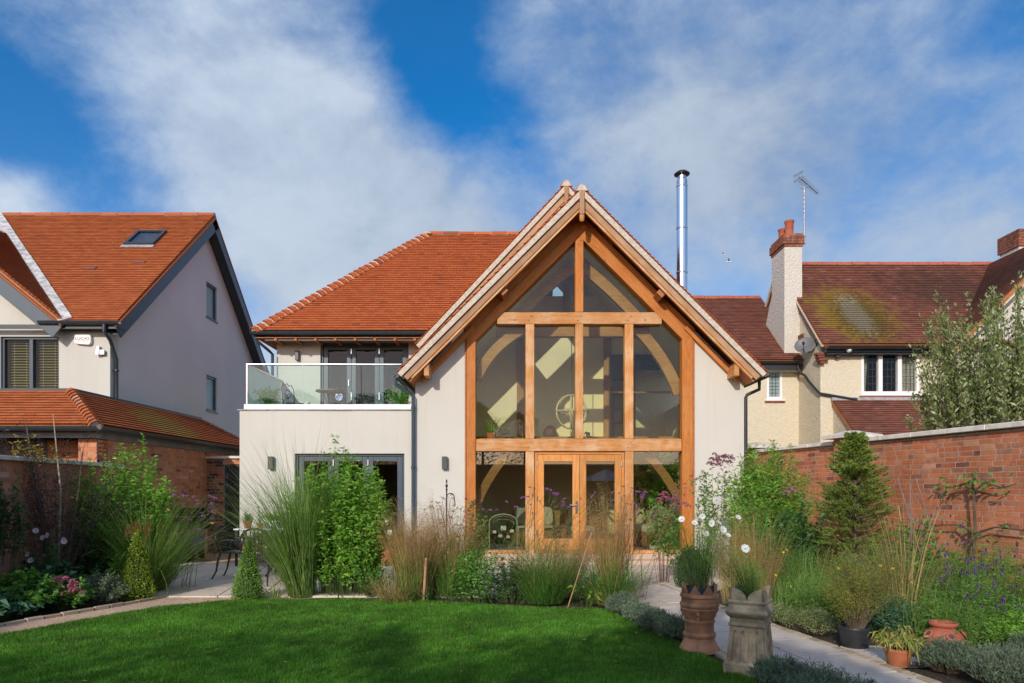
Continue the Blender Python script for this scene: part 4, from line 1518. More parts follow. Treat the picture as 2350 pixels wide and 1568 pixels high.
roof_plane(roof, (8.42, 16.6, 2.70), (1, 0, 0), (0, cL, sL), [(0, 0), (6.0, 0), (6.0, 1.78), (0, 1.78)], M_TILEO, gauge=.10, limit=40)
MB().box(8.40, 14.4, 17.93, 18.0, 3.80, 3.90).build('lead_flashing', M_LEAD, roof)
# forward gable at the far end
YW = 17.45
roof_plane(roof, (11.2, 22.0, 5.0), (0, -1, 0), (c45, 0, c45), [(0, 0), (22.0 - YW, 0), (22.0 - YW, 4.72), (0, 4.72)], M_TILEO, gauge=.10, limit=40)
mb = MB().prism([(11.5, 17.75, 0), (17, 17.75, 0), (17, 17.75, 7.0), (15.0, 17.75, 8.0), (14.5, 17.75, 8.0), (11.5, 17.75, 5.1)], (0, .2, 0))
mb.build('wall', M_ROUGHW, ct)
member(ct, 'bargeboard', (11.15, YW + .03, 4.83), (14.55, YW + .03, 8.23), .05, .15, M_VERGE, up=(-c45, 0, c45))
# verge of the main roof
for (pa, pb) in (((8.06, 17.72, 5.19), (8.06, 20.76, 8.23)), ((8.06, 23.78, 5.2), (8.06, 20.76, 8.23))):
    member(ct, 'verge_mortar', pa, pb, .06, .05, M_VERGE, up=(0, -c45, c45) if pb[1] > pa[1] else (0, c45, c45))
gutter_run(ct, (8.15, 17.64, 5.17), (16, 17.64, 5.17), M_BLACKP, .06)
gutter_run(ct, (3.6, 18.99, 5.03), (7.98, 18.99, 5.03), M_BLACKP, .06)
MB().box(8.2, 16, 17.78, 18.0, 5.0, 5.03).build('soffit', M_BLACKP, ct)
MB().box(3.6, 8.1, 19.04, 19.08, 4.80, 4.99).build('fascia', M_BLACKP, ct)
MB().box(3.6, 8.1, 19.08, 19.35, 4.80, 4.83).build('soffit', M_ROUGHW, ct)


def leaded(x0, x1, z0, z1, y, n, room):
    f = opening_frame(MB(), x0 + .003, x1 - .003, z0 + .003, z1 - .003, y - .02, y + .12, .07)
    w = (x1 - x0) / n
    for k in range(1, n):
        f.box(x0 + k * w - .055, x0 + k * w + .055, y - .02, y + .12, z0 + .07, z1 - .07)
    wn = f.build('window', M_WHITE, ct, bevel=.008)
    MB().box(x0 - .04, x1 + .04, y - .08, y + .02, z0 - .05, z0 - .002).build('sill', M_WHITE, wn, bevel=.006)
    MB().box(x0 - .05, x1 + .06, y - .05, y, z0 - .085, z0 - .052).build('sill', M_TERRAC, wn)
    for k in range(n):
        a, b_ = x0 + k * w + (.085 if k == 0 else .075), x0 + (k + 1) * w - (.085 if k == n - 1 else .075)
        MB().box(a, b_, y + .04, y + .05, z0 + .09, z1 - .09).build('pane', room, wn)
        cm = MB()
        nx = 3 if n > 1 else 3
        for i in range(1, nx):
            xx = a + (b_ - a) * i / nx
            cm.box(xx - .006, xx + .006, y + .030, y + .037, z0 + .09, z1 - .09)
        nz = 5 if n > 1 else 7
        for i in range(1, nz):
            zz = z0 + .09 + (z1 - z0 - .18) * i / nz
            cm.box(a, b_, y + .030, y + .037, zz - .006, zz + .006)
        cm.build('lead_came', M_ANTHD, wn)
    return wn


wn = leaded(*WM_, 18.0, 3, M_GLASSD)
M_CURT = plain('net_curtain', (.62, .62, .60), .9, var=.06, scale=9)
for (xa, xb, fl) in ((9.27, 9.45, 1), (10.28, 10.66, -1)):
    mb = MB()
    nf = 10
    top = [(xa + (xb - xa) * i / nf, 18.16 + .025 * math.sin(i * 2.3), 5.06) for i in range(nf + 1)]
    bot = [((xa + (xb - xa) * i / nf * .62) if fl > 0 else (xb - (xb - xa) * (1 - i / nf) * .8), 18.16 + .02 * math.sin(i * 2.3 + .5), 4.02) for i in range(nf + 1)]
    mb.add(top + bot, [(i, nf + 1 + i, nf + 2 + i, i + 1) for i in range(nf)])
    mb.build('curtain', M_CURT, wn)
leaded(*WL_, 19.35, 1, M_GLASSG)
MB().box(8.6, 12, 19.6, 19.7, 3.0, 5.3).build('inside_wall', M_DARKI, ct)
MB().box(8.4, 12, 18.26, 19.6, 5.22, 5.3).build('ceiling', M_DARKI, ct)
# chimney with two pots
ch = MB().box(7.70, 8.20, 19.3, 20.25, 5.3, 8.34).box(8.20, 8.34, 19.25, 20.25, 6.55, 6.68).build('chimney', M_ROUGHW, ct)
MB().prism([(7.70, 20.25, 5.6), (7.70, 20.75, 5.9), (7.70, 20.75, 6.4), (7.70, 20.25, 7.2)], (.43, 0, 0)).build('chimney_breast', M_ROUGHW, ct)
for r in range(5):
    o = .05 if r in (1, 2, 3) else .02
    z = 8.34 + r * .076
    for (x0, x1, y0, y1, horiz) in ((7.70 - o, 8.20 + o, 19.3 - o, 20.25 + o, 1),):
        nx, ny = 3, 5
        for k in range(nx):
            a = x0 + (x1 - x0) * k / nx
            MB().box(a + .004, a + (x1 - x0) / nx - .004, y0, y0 + .1, z, z + .068).build('brick', M_BRICKC, ch)
        for k in range(ny):
            a = y0 + .1 + (y1 - y0 - .1) * k / ny
            MB().box(x0, x0 + .1, a + .004, a + (y1 - y0 - .1) / ny - .004, z, z + .068).build('brick', M_BRICKC, ch)
MB().box(7.69, 8.21, 19.29, 20.26, 8.34, 8.715).build('mortar', M_MORTD, ch)
for (yy, hh) in ((19.58, .46), (20.05, .40)):
    MB().lathe([(.125, 0), (.13, .05), (.112, .08), (.118, hh - .07), (.135, hh - .05), (.135, hh), (.10, hh), (.10, hh - .2)], (7.95, yy, 8.71), 18).build('chimney_pot', M_TERRAC, ch, smooth=True)
ch2 = MB().box(15.15, 15.9, 20.4, 21.2, 6, 8.75).build('chimney', M_ROUGHW, ct)
for r in range(6):
    for k in range(3):
        a = 15.10 + .28 * k
        MB().box(a + .004, a + .276, 20.35, 20.5, 8.75 + r * .085, 8.75 + r * .085 + .076).build('brick', M_BRICKC, ch2)
    for k in range(3):
        MB().box(15.10, 15.2, 20.5 + .25 * k + .004, 20.5 + .25 * k + .246, 8.75 + r * .085, 8.75 + r * .085 + .076).build('brick', M_BRICKC, ch2)
MB().box(15.12, 15.92, 20.37, 21.22, 8.75, 9.25).build('mortar', M_MORTD, ch2)
# tile creasing and corbel on the gable corner
for k in range(4):
    MB().box(XG - .06 - .03 * k, XG + .05 + .10 * (k % 2), 17.86, 18.0 + .06, 4.78 + .075 * k, 4.78 + .075 * k + .06).build('corbel_tile', M_TILEO, ct)
for k in range(4):
    MB().box(XG - .05, XG - .002, 18.95 + .02 * k, 19.25 + .02 * k, 5.55 + .07 * k, 5.55 + .07 * k + .06).build('corbel_tile', M_TILEO, ct)
MB().tube([(7.95, 18.99, 4.98), (7.95, 18.99, 4.86), (8.03, 18.97, 4.70), (8.06, 18.80, 4.62), (8.06, 18.55, 4.42), (8.08, 18.02, 4.05), (8.08, 17.93, 4.00), (8.9, 17.93, 3.86), (9.05, 17.9, 3.84)], .035, 10).build('downpipe', M_BLACKP, ct, smooth=True)
MB().box(7.80, 8.02, 19.7, 20.0, 6.08, 6.2).build('lead_flashing', M_LEAD, ct)

# ================================================================== garden walls and gate
wx = lambda y: 7.792 - .196 * y
gw = thing('garden_wall', 'tall orange brick garden wall along the right side with pale stone coping', 'wall', (wx(11), 11, 0))
A, B = (wx(14.3), 14.3), (wx(6.9), 6.9)
brick_wall(gw, A, B, 0, 2.235, .22, M_BRICK, M_MORT, face=1, limit=300, seed=11)
coping_run(gw, (wx(14.3) + .09, 14.3), (wx(11.62) + .09, 11.62), 2.237, .34, .065, M_COPING, .62)
coping_run(gw, (wx(11.12) + .09, 11.12), (wx(6.9) + .09, 6.9), 2.245, .34, .07, M_COPING, .62)
for yy in (11.37, 14.25):
    p0 = Vector((wx(yy), yy, 0))
    dv = Vector((-.196, 1, 0)).normalized()
    nv = Vector((-1, -.196, 0)).normalized()
    brick_wall(gw, p0 - dv * .22 + nv * .07, p0 + dv * .22 + nv * .07, 0, 2.33, .36, M_BRICK, M_MORT, face=-1, limit=60, seed=int(yy))
    c = p0 - nv * .1 + Vector((0, 0, 2.335))
    hw, n0 = .33, 4
    mb = MB()
    ring = lambda s, z: [c + dv * (a * s) + nv * (b * s) + Vector((0, 0, z)) for a, b in ((-1, -1), (1, -1), (1, 1), (-1, 1))]
    vs = ring(hw, 0) + ring(hw, .05) + ring(.06, .13)
    fs = [(0, 3, 2, 1), (8, 9, 10, 11)]
    for lv in (0, 4):
        for k in range(4):
            fs.append((lv + k, lv + (k + 1) % 4, lv + 4 + (k + 1) % 4, lv + 4 + k))
    mb.add(vs, fs).build('pier_cap', M_COPING, gw)
lx = lambda y: -6.74 + .107 * (11.7 - y)
gl_ = thing('garden_wall', 'shaded brick garden wall behind the left flower bed, pale coping on top', 'wall', (lx(9), 9, 0))
brick_wall(gl_, (lx(6.4), 6.4), (lx(11.72), 11.72), 0, 1.855, .22, M_BRICKL, M_MORTD, face=1, bond='garden', limit=300, seed=21)
coping_run(gl_, (lx(6.4) - .09, 6.4), (lx(11.72) - .09, 11.72), 1.858, .32, .06, M_COPING, .6)
bw = thing('brick_wall', 'narrow brick wall with dark banded bricks beside the side gate', 'wall', (-6.95, 16, 0))
brick_wall(bw, (FX, 16.0), (-6.745, 16.0), .08, 2.2, .22, M_BRICKX, M_MORTD, face=1, bond='flemish', limit=120, seed=31)
brick_wall(bw, (-6.745, 16.0), (-5.52, 16.0), 2.07, 2.2, .22, M_BRICKG, M_MORTD, face=1, bond='stretcher', limit=20, seed=32)
brick_wall(bw, (FX, 15.985), (-6.745, 15.985), 0, .075, .235, M_BRICKX, M_MORTD, face=1, bond='stretcher', limit=20, seed=33)
coping_run(bw, (FX - .02, 16.1), (-5.52, 16.1), 2.203, .32, .06, M_COPING, .55)
gt = thing('gate', 'dark grey flush side gate between brick wall and cream house', 'gate', (-6.3, 16.08, 0))
MB().box(-6.69, -5.60, 16.07, 16.12, .04, 2.02).build('panel', M_BLACKP, gt, bevel=.004)
opening_frame(MB(), -6.743, -5.53, .0, 2.066, 16.03, 16.14, .05).build('frame', M_ANTHD, gt)
for z in (.25, 1.05, 1.75):
    MB().box(-6.70, -6.675, 16.045, 16.075, z, z + .11).build('hinge', M_STEEL, gt)
# ================================================================== fixtures on the houses
al = thing('alarm_box', 'white alarm box with red lettering on the left house wall under the eaves', 'alarm box', (-9.19, YL, 4.70))
ab = MB()
a_pts = []
for k in range(24):
    t = 2 * math.pi * k / 24
    e = lambda q: math.copysign(abs(q) ** .45, q)
    a_pts.append((-9.19 + .178 * e(math.cos(t)), YL - .075, 4.70 + (.112 - .012 * math.cos(2 * t) * 0) * e(math.sin(t)) + (.012 * math.cos(t * 3) if math.sin(t) < 0 else 0)))
ab.prism(a_pts, (0, .075, 0)).build('case', M_WHITE, al, bevel=.012)
fc = bpy.data.curves.new('lettering', 'FONT')
fc.body = 'LUCAS'
fc.size = .098
fc.align_x = 'CENTER'
fc.extrude = .0008
fc.space_character = 1.08
M_RED = plain('dark_red_print', (.22, .02, .03), .5)
fc.materials.append(M_RED)
fo = bpy.data.objects.new('lettering_source', fc)
col.objects.link(fo)
bpy.context.view_layer.update()
lm = bpy.data.meshes.new_from_object(fo.evaluated_get(bpy.context.evaluated_depsgraph_get()))
bpy.data.objects.remove(fo)
link('lettering', lm, al, Matrix.Translation((-9.195, YL - .0775, 4.685)) @ Matrix.Rotation(math.radians(90), 4, 'X') @ Matrix.Diagonal((1.0, .8, 1, 1)))
MB().box(-9.32, -9.06, YL - .0785, YL - .0765, 4.655, 4.661).build('lettering', M_RED, al)

ms = thing('motion_sensor', 'small white and grey motion sensor beside the downpipe on the left house', 'sensor', (-8.80, YL, 4.42))
MB().prism([(-8.91, YL - .10, 4.36), (-8.83, YL - .10, 4.36), (-8.83, YL - .07, 4.56), (-8.91, YL - .05, 4.56)], (0, .04, 0)).build('housing', M_WHITE, ms, bevel=.006)
MB().box(-8.82, -8.73, YL - .08, YL - .01, 4.37, 4.47).tube([(-8.83, YL - .05, 4.42), (-8.72, YL - .01, 4.42)], .018, 6).build('bracket', M_STEEL, ms)

M_LAMP = plain('lamp_grey', (.055, .058, .06), .4)
for (x, y, z, w, lab) in ((-4.853, YF, 2.02, .052, 'slim dark wall light on the ground floor wall left of the dark folding doors'),
                          (-1.356, YF, 2.02, .052, 'slim dark wall light between the drainpipe and the oak frame'),
                          (-5.01, 15.98, 4.61, .04, 'slim dark wall light on the balcony wall above the handrail')):
    t = thing('wall_light', lab, 'wall light', (x, y, z), group='slim wall lights of the house')
    h = .127 if y < 15 else .112
    MB().box(x - w, x + w, y - .10, y - .02, z - h, z + h).build('housing', M_LAMP, t, bevel=.004)
    MB().box(x - w * .6, x + w * .6, y - .02, y, z - h * .7, z + h * .7).build('back_plate', M_LAMP, t)

# ---- satellite dish, camera, floodlight, aerial
sat = thing('satellite_dish', 'dark grey mesh satellite dish on the cottage wall above the drainpipe', 'satellite dish', (8.05, 18.6, 5.35))
cd = Vector((7.93, 18.45, 5.35))
ax = Vector((-.50, -.80, .42)).normalized()
u1 = ax.cross(Vector((0, 0, 1))).normalized()
u2 = u1.cross(ax)
mb = MB()
vs, fs = [], []
for i in range(6):
    r = i / 5
    for k in range(24):
        a = 2 * math.pi * k / 24
        vs.append(cd + u1 * (.27 * r * math.cos(a)) + u2 * (.24 * r * math.sin(a)) + ax * (.07 * r * r))
for i in range(5):
    for k in range(24):
        fs.append((i * 24 + k, i * 24 + (k + 1) % 24, (i + 1) * 24 + (k + 1) % 24, (i + 1) * 24 + k))
mb.add(vs, fs)
M_DISH = plain('dish_grey', (.13, .13, .13), .5)
o = mb.build('reflector', M_DISH, sat, smooth=True)
sm = o.modifiers.new('thick', 'SOLIDIFY')
sm.thickness = .01
tip = cd + ax * .30 - u2 * .12
MB().tube([cd - u2 * .23 + ax * .06, cd - u2 * .25 + ax * .2, tip], .012, 6).build('arm', M_BLACK, sat)
MB().tube([tip - ax * .02, tip + ax * .06], .035, 8).build('receiver', M_BLACK, sat)
MB().tube([cd - ax * .01, cd - ax * .12 + Vector((.05, .1, -.05)), Vector((8.12, 18.62, 5.22))], .02, 8).build('bracket', M_BLACK, sat)
cam_t = thing('security_camera', 'small white dome camera under the cottage gutter', 'camera', (8.75, 17.7, 5.1))
MB().blob((8.75, 17.72, 5.10), .075, .085, .07, 12, 8).build('dome', M_WHITE, cam_t, smooth=True)
MB().blob((8.79, 17.65, 5.09), .03, .03, .03, 8, 6).build('lens', M_BLACK, cam_t, smooth=True)
MB().box(8.73, 8.77, 17.74, 17.80, 5.1, 5.16).build('bracket', M_WHITE, cam_t)
fl = thing('floodlight', 'small dark floodlight on the cottage wall left of the wide leaded window', 'floodlight', (8.55, 17.95, 4.98))
MB().prism([(8.47, 17.84, 4.93), (8.66, 17.84, 4.97), (8.66, 17.84, 5.05), (8.47, 17.84, 5.01)], (0, .08, 0)).build('housing', M_LAMP, fl, bevel=.006)
MB().tube([(8.55, 17.92, 4.98), (8.55, 18.0, 4.92)], .015, 6).build('bracket', M_BLACK, fl)

an = thing('tv_aerial', 'tall television aerial on a mast fixed to the cottage chimney', 'aerial', (8.27, 19.45, 8.5))
xm, ym_ = 8.325, 19.45
M_MAST = plain('mast_metal', (.28, .26, .25), .5, .4, var=.5, scale=16)
zt = 1.5 + (1222 - 468) * ym_ / 1707
mast = MB().tube([(xm, ym_, 8.44), (xm, ym_, zt)], .022, 8).build('mast', M_MAST, an, smooth=True)
MB().box(8.20, 8.36, ym_ - .03, ym_ + .03, 8.47, 8.50).box(8.20, 8.36, ym_ - .03, ym_ + .03, 8.68, 8.71).build('bracket', M_MAST, an)
b0_ = Vector((8.115, ym_ - .1, 1.5 + (1222 - 446) * ym_ / 1707))
b1_ = Vector((8.78, ym_ + .15, 1.5 + (1222 - 479) * ym_ / 1707))
MB().tube([b0_, b1_], .013, 6).build('boom', M_MAST, an)
MB().tube([(xm, ym_, zt - .05), (xm - .12, ym_, zt - .02), (xm - .12, ym_, zt + .16)], .012, 6).tube([(xm, ym_, zt - .05), (xm + .10, ym_, zt - .0), (xm + .10, ym_, zt + .06)], .012, 6).build('bracket', M_MAST, an)
dv = (b1_ - b0_).normalized()
pv = dv.cross(Vector((0, 0, 1))).normalized()
rod = MB().tube([-pv * .12, pv * .12], .006, 5).mesh('element', M_MAST)
for k in range(13):
    q = b0_.lerp(b1_, .12 + .88 * k / 12)
    link('element', rod, an, Matrix.Translation(q) @ Matrix.Diagonal((1.25 - .04 * k,) * 3 + (1,)))
for k, dz in enumerate((.10, .05, -.05, -.10)):
    link('reflector_rod', rod, an, Matrix.Translation(b0_ + Vector((0, 0, dz))) @ Matrix.Diagonal((1.5, 1.5, 1.5, 1)))

for (px, py, lab, s) in ((1672, 601, 'small white gull flying with raised wings, the lower of two', .15), (1659, 585, 'distant grey gull gliding above the other', .10)):
    p = W(px, py, 40)
    g = thing('gull', lab, 'bird', p, group='gulls in the sky')
    MB().blob(p, s * .9, s * .3, s * .25, 8, 6).blob(p + Vector((s * .9, 0, s * .1)), s * .25, s * .2, s * .2, 6, 5).build('body', M_WHITE, g, smooth=True)
    for sy in (-1, 1):
        MB().prism([p + Vector((-s * .3, sy * s * .2, s * .1)), p + Vector((s * .4, sy * s * .2, s * .1)), p + Vector((s * .1, sy * s * 1.0, s * .8)), p + Vector((-s * .9, sy * s * 1.9, s * .9)), p + Vector((-s * .4, sy * s * .9, s * .6))], (0, 0, s * .06)).build('wing', M_LEAD if s < .18 else M_WHITE, g)

# ================================================================== pots and planters
def pot(name, label, cat, x, y, z, r, h, mat, taper=.72, rim=.03, group=None, soil=True, n=22):
    t = thing(name, label, cat, (x, y, z), 0, group)
    rb = r * taper
    MB().lathe([(rb * .96, 0), (rb, .006), (r * .95, h - rim), (r, h - rim + .002), (r * 1.02, h - .006), (r, h), (r - .018, h), (r - .022, h * .86)], (x, y, z), n).build('body', mat, t, smooth=True)
    if soil:
        MB().lathe([(r - .024, 0), (r - .024, .012), (0.001, .02)], (x, y, z + h * .82), 14).build('soil', M_SOIL, t)
    return t


# round chimney pot with a pointed crown
cpx, cpy = .432 * 0 + (1605 - CX) * 6.35 / F, 6.35
cpt = thing('chimney_pot', 'round terracotta chimney pot with a pointed crown, used as a planter on the lawn', 'chimney pot', (cpx, cpy, 0), group='old chimney pots used as planters')
q = 1069.0
Z = lambda y: (1120 - y) / q * .98
prof = [(.192, 0), (.188, .012), (.165, .05), (.146, .09), (.138, Z(985)), (.146, Z(972)), (.150, Z(955)), (.146, Z(940)), (.134, Z(928)), (.130, Z(880)), (.131, Z(840)), (.140, Z(828)), (.141, Z(812)), (.133, Z(800)),
        (.146, Z(765)), (.160, Z(722)), (.171, Z(708)), (.173, Z(690)), (.168, Z(682)), (.176, Z(668)), (.180, Z(655)), (.176, Z(640)), (.166, Z(630)), (.164, Z(600)), (.165, Z(585)), (.175, Z(575)), (.176, Z(560)), (.172, Z(545)), (.162, Z(540)), (.148, Z(540)), (.146, Z(600))]
MB().lathe(prof, (cpx, cpy, 0), 40).build('body', M_TERRAB, cpt, smooth=True)
for k in range(8):
    a = 2 * math.pi * (k + .35) / 8
    vs_o, vs_i = [], []
    for (da, z) in ((-.375, Z(545)), (.375, Z(545)), (.14, Z(480)), (0, Z(438)), (-.14, Z(480))):
        aa = a + da
        vs_o.append((cpx + .163 * math.cos(aa), cpy + .163 * math.sin(aa), z))
        vs_i.append((cpx + .145 * math.cos(aa), cpy + .145 * math.sin(aa), z))
    mb = MB()
    n5 = 5
    mb.add(vs_o + vs_i, [(0, 1, 2, 3, 4), (9, 8, 7, 6, 5)] + [(i, i + 5, (i + 1) % 5 + 5, (i + 1) % 5) for i in range(5)])
    mb.build('crown_point', M_TERRAB, cpt)
for a in (-1.9, .3, 2.4):
    c = Vector((cpx + .15 * math.cos(a), cpy + .15 * math.sin(a), 0))
    o_ = Vector((math.cos(a), math.sin(a), 0))
    MB().tube([c + Vector((0, 0, Z(715))) + o_ * .02, c + Vector((0, 0, Z(735))) + o_ * .035, c + Vector((0, 0, Z(765))) + o_ * .015, c + Vector((0, 0, Z(790))) + o_ * .02], .012, 6).build('lug', M_TERRAB, cpt, smooth=True)
MB().lathe([(.14, 0), (.14, .01), (.001, .02)], (cpx, cpy, Z(600)), 16).build('soil', M_SOIL, cpt)
MB().lathe([(.125, -.1), (.142, .06), (.132, .06), (.128, -.05)], (cpx, cpy, Z(545)), 20).build('liner', plain('blue_liner', (.03, .04, .09), .5), cpt)

# square chimney pot, fluted, with a lobed crown
spx, spy = (1722 - CX) * 5.60 / F, 5.60
th = math.radians(-31)
sp = thing('chimney_pot', 'square buff chimney pot with fluted sides and a rounded lobed crown, half behind lavender', 'chimney pot', (spx, spy, 0), th, 'old chimney pots used as planters')
MS = WM[sp.name]


def sq_lathe(prof):
    mb = MB()
    vs, fs = [], []
    for (r, z) in prof:
        vs += [(-r, -r, z), (r, -r, z), (r, r, z), (-r, r, z)]
    for i in range(len(prof) - 1):
        for k in range(4):
            fs.append((i * 4 + k, i * 4 + (k + 1) % 4, i * 4 + 4 + (k + 1) % 4, i * 4 + 4 + k))
    fs += [(3, 2, 1, 0), tuple(range(len(prof) * 4 - 4, len(prof) * 4))]
    return mb.add(vs, fs)


sq_lathe([(.178, 0), (.178, .085), (.172, .095), (.148, .105), (.126, .38), (.138, .386), (.145, .395), (.143, .41), (.134, .42), (.134, .455), (.150, .47), (.166, .495), (.166, .51), (.150, .53), (.137, .565), (.146, .575), (.148, .59), (.140, .60), (.120, .60), (.118, .54)]).build('body', M_STONEP, sp, MS, bevel=.004)
for s in range(4):
    Rm = Matrix.Rotation(math.pi / 2 * s, 4, 'Z')
    rib = MB()
    pt = lambda x, z, o: Rm @ Vector((x * (.150 - .022 * (z - .105) / .275), -(.149 - .022 * (z - .105) / .275) - o, z))
    for k in range(5):
        xa = -.98 + k * .44
        rib.prism([pt(xa, .106, 0), pt(xa + .19, .106, 0), pt(xa + .19, .355, 0), pt(xa, .355, 0)], pt(0, .2, .009) - pt(0, .2, 0))
    rib.prism([pt(-.98, .355, 0), pt(.98, .355, 0), pt(.98, .383, 0), pt(-.98, .383, 0)], pt(0, .2, .009) - pt(0, .2, 0))
    for k in range(4):
        xa = -.79 + k * .44
        for sgn in (0, 1):
            e0, e1 = (xa, xa + .08) if sgn == 0 else (xa + .25, xa + .17)
            rib.prism([pt(e0, .33, 0), pt(e0, .355, 0), pt(e1, .355, 0)], pt(0, .2, .009) - pt(0, .2, 0))
    rib.build('flutes', M_STONEP, sp, MS, kind='stuff')
    for sg in (-1, 1):
        pts = [(sg * .138, .60)]
        for k in range(9):
            t = k / 8 * math.pi / 2
            pts.append((sg * (.138 - .134 * math.sin(t)), .60 + .098 * math.cos(t)))
        w3 = [Rm @ Vector((x, -.138, z)) for x, z in pts]
        MB().prism(w3, Rm @ Vector((0, .022, 0))).build('crown_lobe', M_STONEP, sp, MS)
MB().box(-.118, .118, -.118, .118, .54, .56).build('soil', M_SOIL, sp, MS)

# strawberry pot
sx_, sy_ = 3.98, 6.3
st = thing('strawberry_pot', 'empty red terracotta strawberry pot with side pockets beside the paving', 'planter', (sx_, sy_, 0))
MB().lathe([(.10, 0), (.135, .03), (.163, .08), (.168, .11), (.155, .155), (.12, .195), (.098, .21), (.096, .225), (.112, .235), (.120, .25), (.120, .262), (.112, .272), (.098, .268), (.09, .25), (.085, .21), (.12, .17), (.14, .1)], (sx_, sy_, 0), 32).build('body', M_TERRAC, st, smooth=True)
for a in (-1.75, -.35, -2.95, 1.4):
    c = Vector((sx_ + .145 * math.cos(a), sy_ + .145 * math.sin(a), .155))
    o_ = Vector((math.cos(a), math.sin(a), .75)).normalized()
    ring = MB()
    p1 = o_.orthogonal().normalized()
    p2 = o_.cross(p1)
    ring.tube([c + o_ * .022 + (p1 * math.cos(2 * math.pi * k / 14) + p2 * math.sin(2 * math.pi * k / 14)) * .034 for k in range(14)], .010, 6, closed=True)
    pk = ring.build('pocket', M_TERRAC, st, smooth=True)
    MB().prism([c + o_ * .018 + (p1 * math.cos(2 * math.pi * k / 12) + p2 * math.sin(2 * math.pi * k / 12)) * .03 for k in range(12)], o_ * .003).build('hole', M_JOINT, pk)
pot('plant_pot', 'terracotta pot with a yellowing drooping plant on the paving edge', 'plant pot', 3.27, 5.78, 0, .114, .155, M_TERRA, .66)
pot('plant_pot', 'large black plastic pot holding a feathery plant at the path edge', 'plant pot', 3.24, 6.46, 0, .142, .20, M_BLACKP, .86)
pot('plant_pot', 'low black plastic tub among weeds behind the thyme edging', 'plant pot', 3.38, 8.0, 0, .16, .14, M_BLACKP, .9, n=16)

# ================================================================== patio furniture
def cast_chair(x, y, rz, label):
    """cast metal garden armchair with a fan of back slats; faces local -Y"""
    t = thing('garden_chair', label, 'chair', (x, y, 0), rz, 'black cast metal chairs on the patio')
    M = WM[t.name]
    seat = MB().prism([(-.22, -.22, .43), (.22, -.22, .43), (.20, .20, .43), (-.20, .20, .43)], (0, 0, .025))
    seat.build('seat', M_BLACK, t, M, bevel=.008)
    bk = []
    for k in range(13):
        a = math.pi * k / 12
        bk.append((.25 * math.cos(a), .22 + .06 * math.sin(a), .62 + .27 * math.sin(a)))
    MB().tube([(.20, .20, .45)] + bk + [(-.20, .20, .45)], .017, 8).build('back_frame', M_BLACK, t, M, smooth=True)
    for k in range(7):
        f = (k - 3) / 3
        xx = f * .19
        zt_ = .62 + .27 * math.sqrt(max(0, 1 - (xx / .25) ** 2))
        MB().tube([(f * .07, .20, .46), (f * .15, .235, .62), (xx, .27, zt_ - .01)], .009, 6).build('back_slat', M_BLACK, t, M)
    MB().tube([(.08 * math.cos(2 * math.pi * k / 12), .235, .66 + .08 * math.sin(2 * math.pi * k / 12)) for k in range(12)], .008, 6, closed=True).build('back_ring', M_BLACK, t, M)
    for s in (-1, 1):
        MB().tube([(s * .25, .22, .62), (s * .285, .05, .66), (s * .29, -.14, .645), (s * .27, -.20, .60), (s * .24, -.19, .46)], .016, 8).build('armrest', M_BLACK, t, M, smooth=True)
        MB().tube([(s * .205, -.20, .44), (s * .235, -.235, .33), (s * .215, -.235, .15), (s * .235, -.275, .02), (s * .25, -.30, .012)], [.02, .021, .016, .014, .018], 8).build('leg', M_BLACK, t, M, smooth=True)
        MB().tube([(s * .19, .18, .44), (s * .21, .22, .30), (s * .20, .25, .14), (s * .22, .31, .02), (s * .23, .335, .012)], [.02, .02, .015, .013, .017], 8).build('leg', M_BLACK, t, M, smooth=True)
    return t


cast_chair(-4.62, 11.45, math.radians(88), 'black cast metal armchair seen from the side, left of the patio table')
cast_chair(-3.93, 10.70, math.radians(178), 'black cast metal chair behind the box cone, its back to the lawn')
tb = thing('garden_table', 'round black cast metal table between the patio chairs', 'table', (-3.95, 11.75, 0))
MB().lathe([(.46, .69), (.475, .70), (.475, .715), (.46, .72)], (-3.95, 11.75, 0), 32).build('tabletop', M_BLACK, tb, smooth=True)
for k in range(4):
    a = math.pi / 4 + math.pi / 2 * k
    MB().tube([(-3.95 + r * math.cos(a), 11.75 + r * math.sin(a), z) for r, z in ((.30, .69), (.16, .52), (.12, .34), (.20, .14), (.30, .015))], .02, 8).build('leg', M_BLACK, tb, smooth=True)
MB().lathe([(.14, 0), (.14, .02)], (-3.95, 11.75, .34), 16).build('shelf', M_BLACK, tb)

ps = thing('plant_stand', 'two tier plant stand with a white top against the cream wall', 'stand', (-4.85, 13.3, 0))
MB().box(-5.35, -4.25, 13.1, 13.55, .70, .73).build('top', M_WHITE, ps, bevel=.008)
MB().box(-5.30, -4.30, 13.12, 13.53, .28, .31).build('shelf', M_OAKI, ps)
for (x, y) in ((-5.3, 13.13), (-4.3, 13.13), (-5.3, 13.52), (-4.3, 13.52)):
    MB().box(x - .02, x + .02, y - .02, y + .02, 0.01, .70).build('leg', M_BLACK, ps)
g_ = 'small pots on the plant stand'
pot('plant_pot', 'small terracotta pot, leftmost on the white stand top', 'plant pot', -5.14, 13.28, .73, .085, .15, M_TERRA, group=g_, n=14)
pot('plant_pot', 'tiny terracotta pot between the two larger pots on the white stand', 'plant pot', -4.90, 13.26, .73, .055, .10, M_TERRA, group=g_, n=12)
pot('plant_pot', 'white bowl planter on the white stand top', 'plant pot', -4.62, 13.28, .73, .14, .15, M_WHITE, .85, group=g_, n=16)
tr = thing('planter_trough', 'terracotta trough under the white stand top', 'planter', (-5.0, 13.3, .31))
MB().box(-5.24, -4.86, 13.14, 13.38, .31, .44).build('body', M_TERRA, tr, bevel=.01)
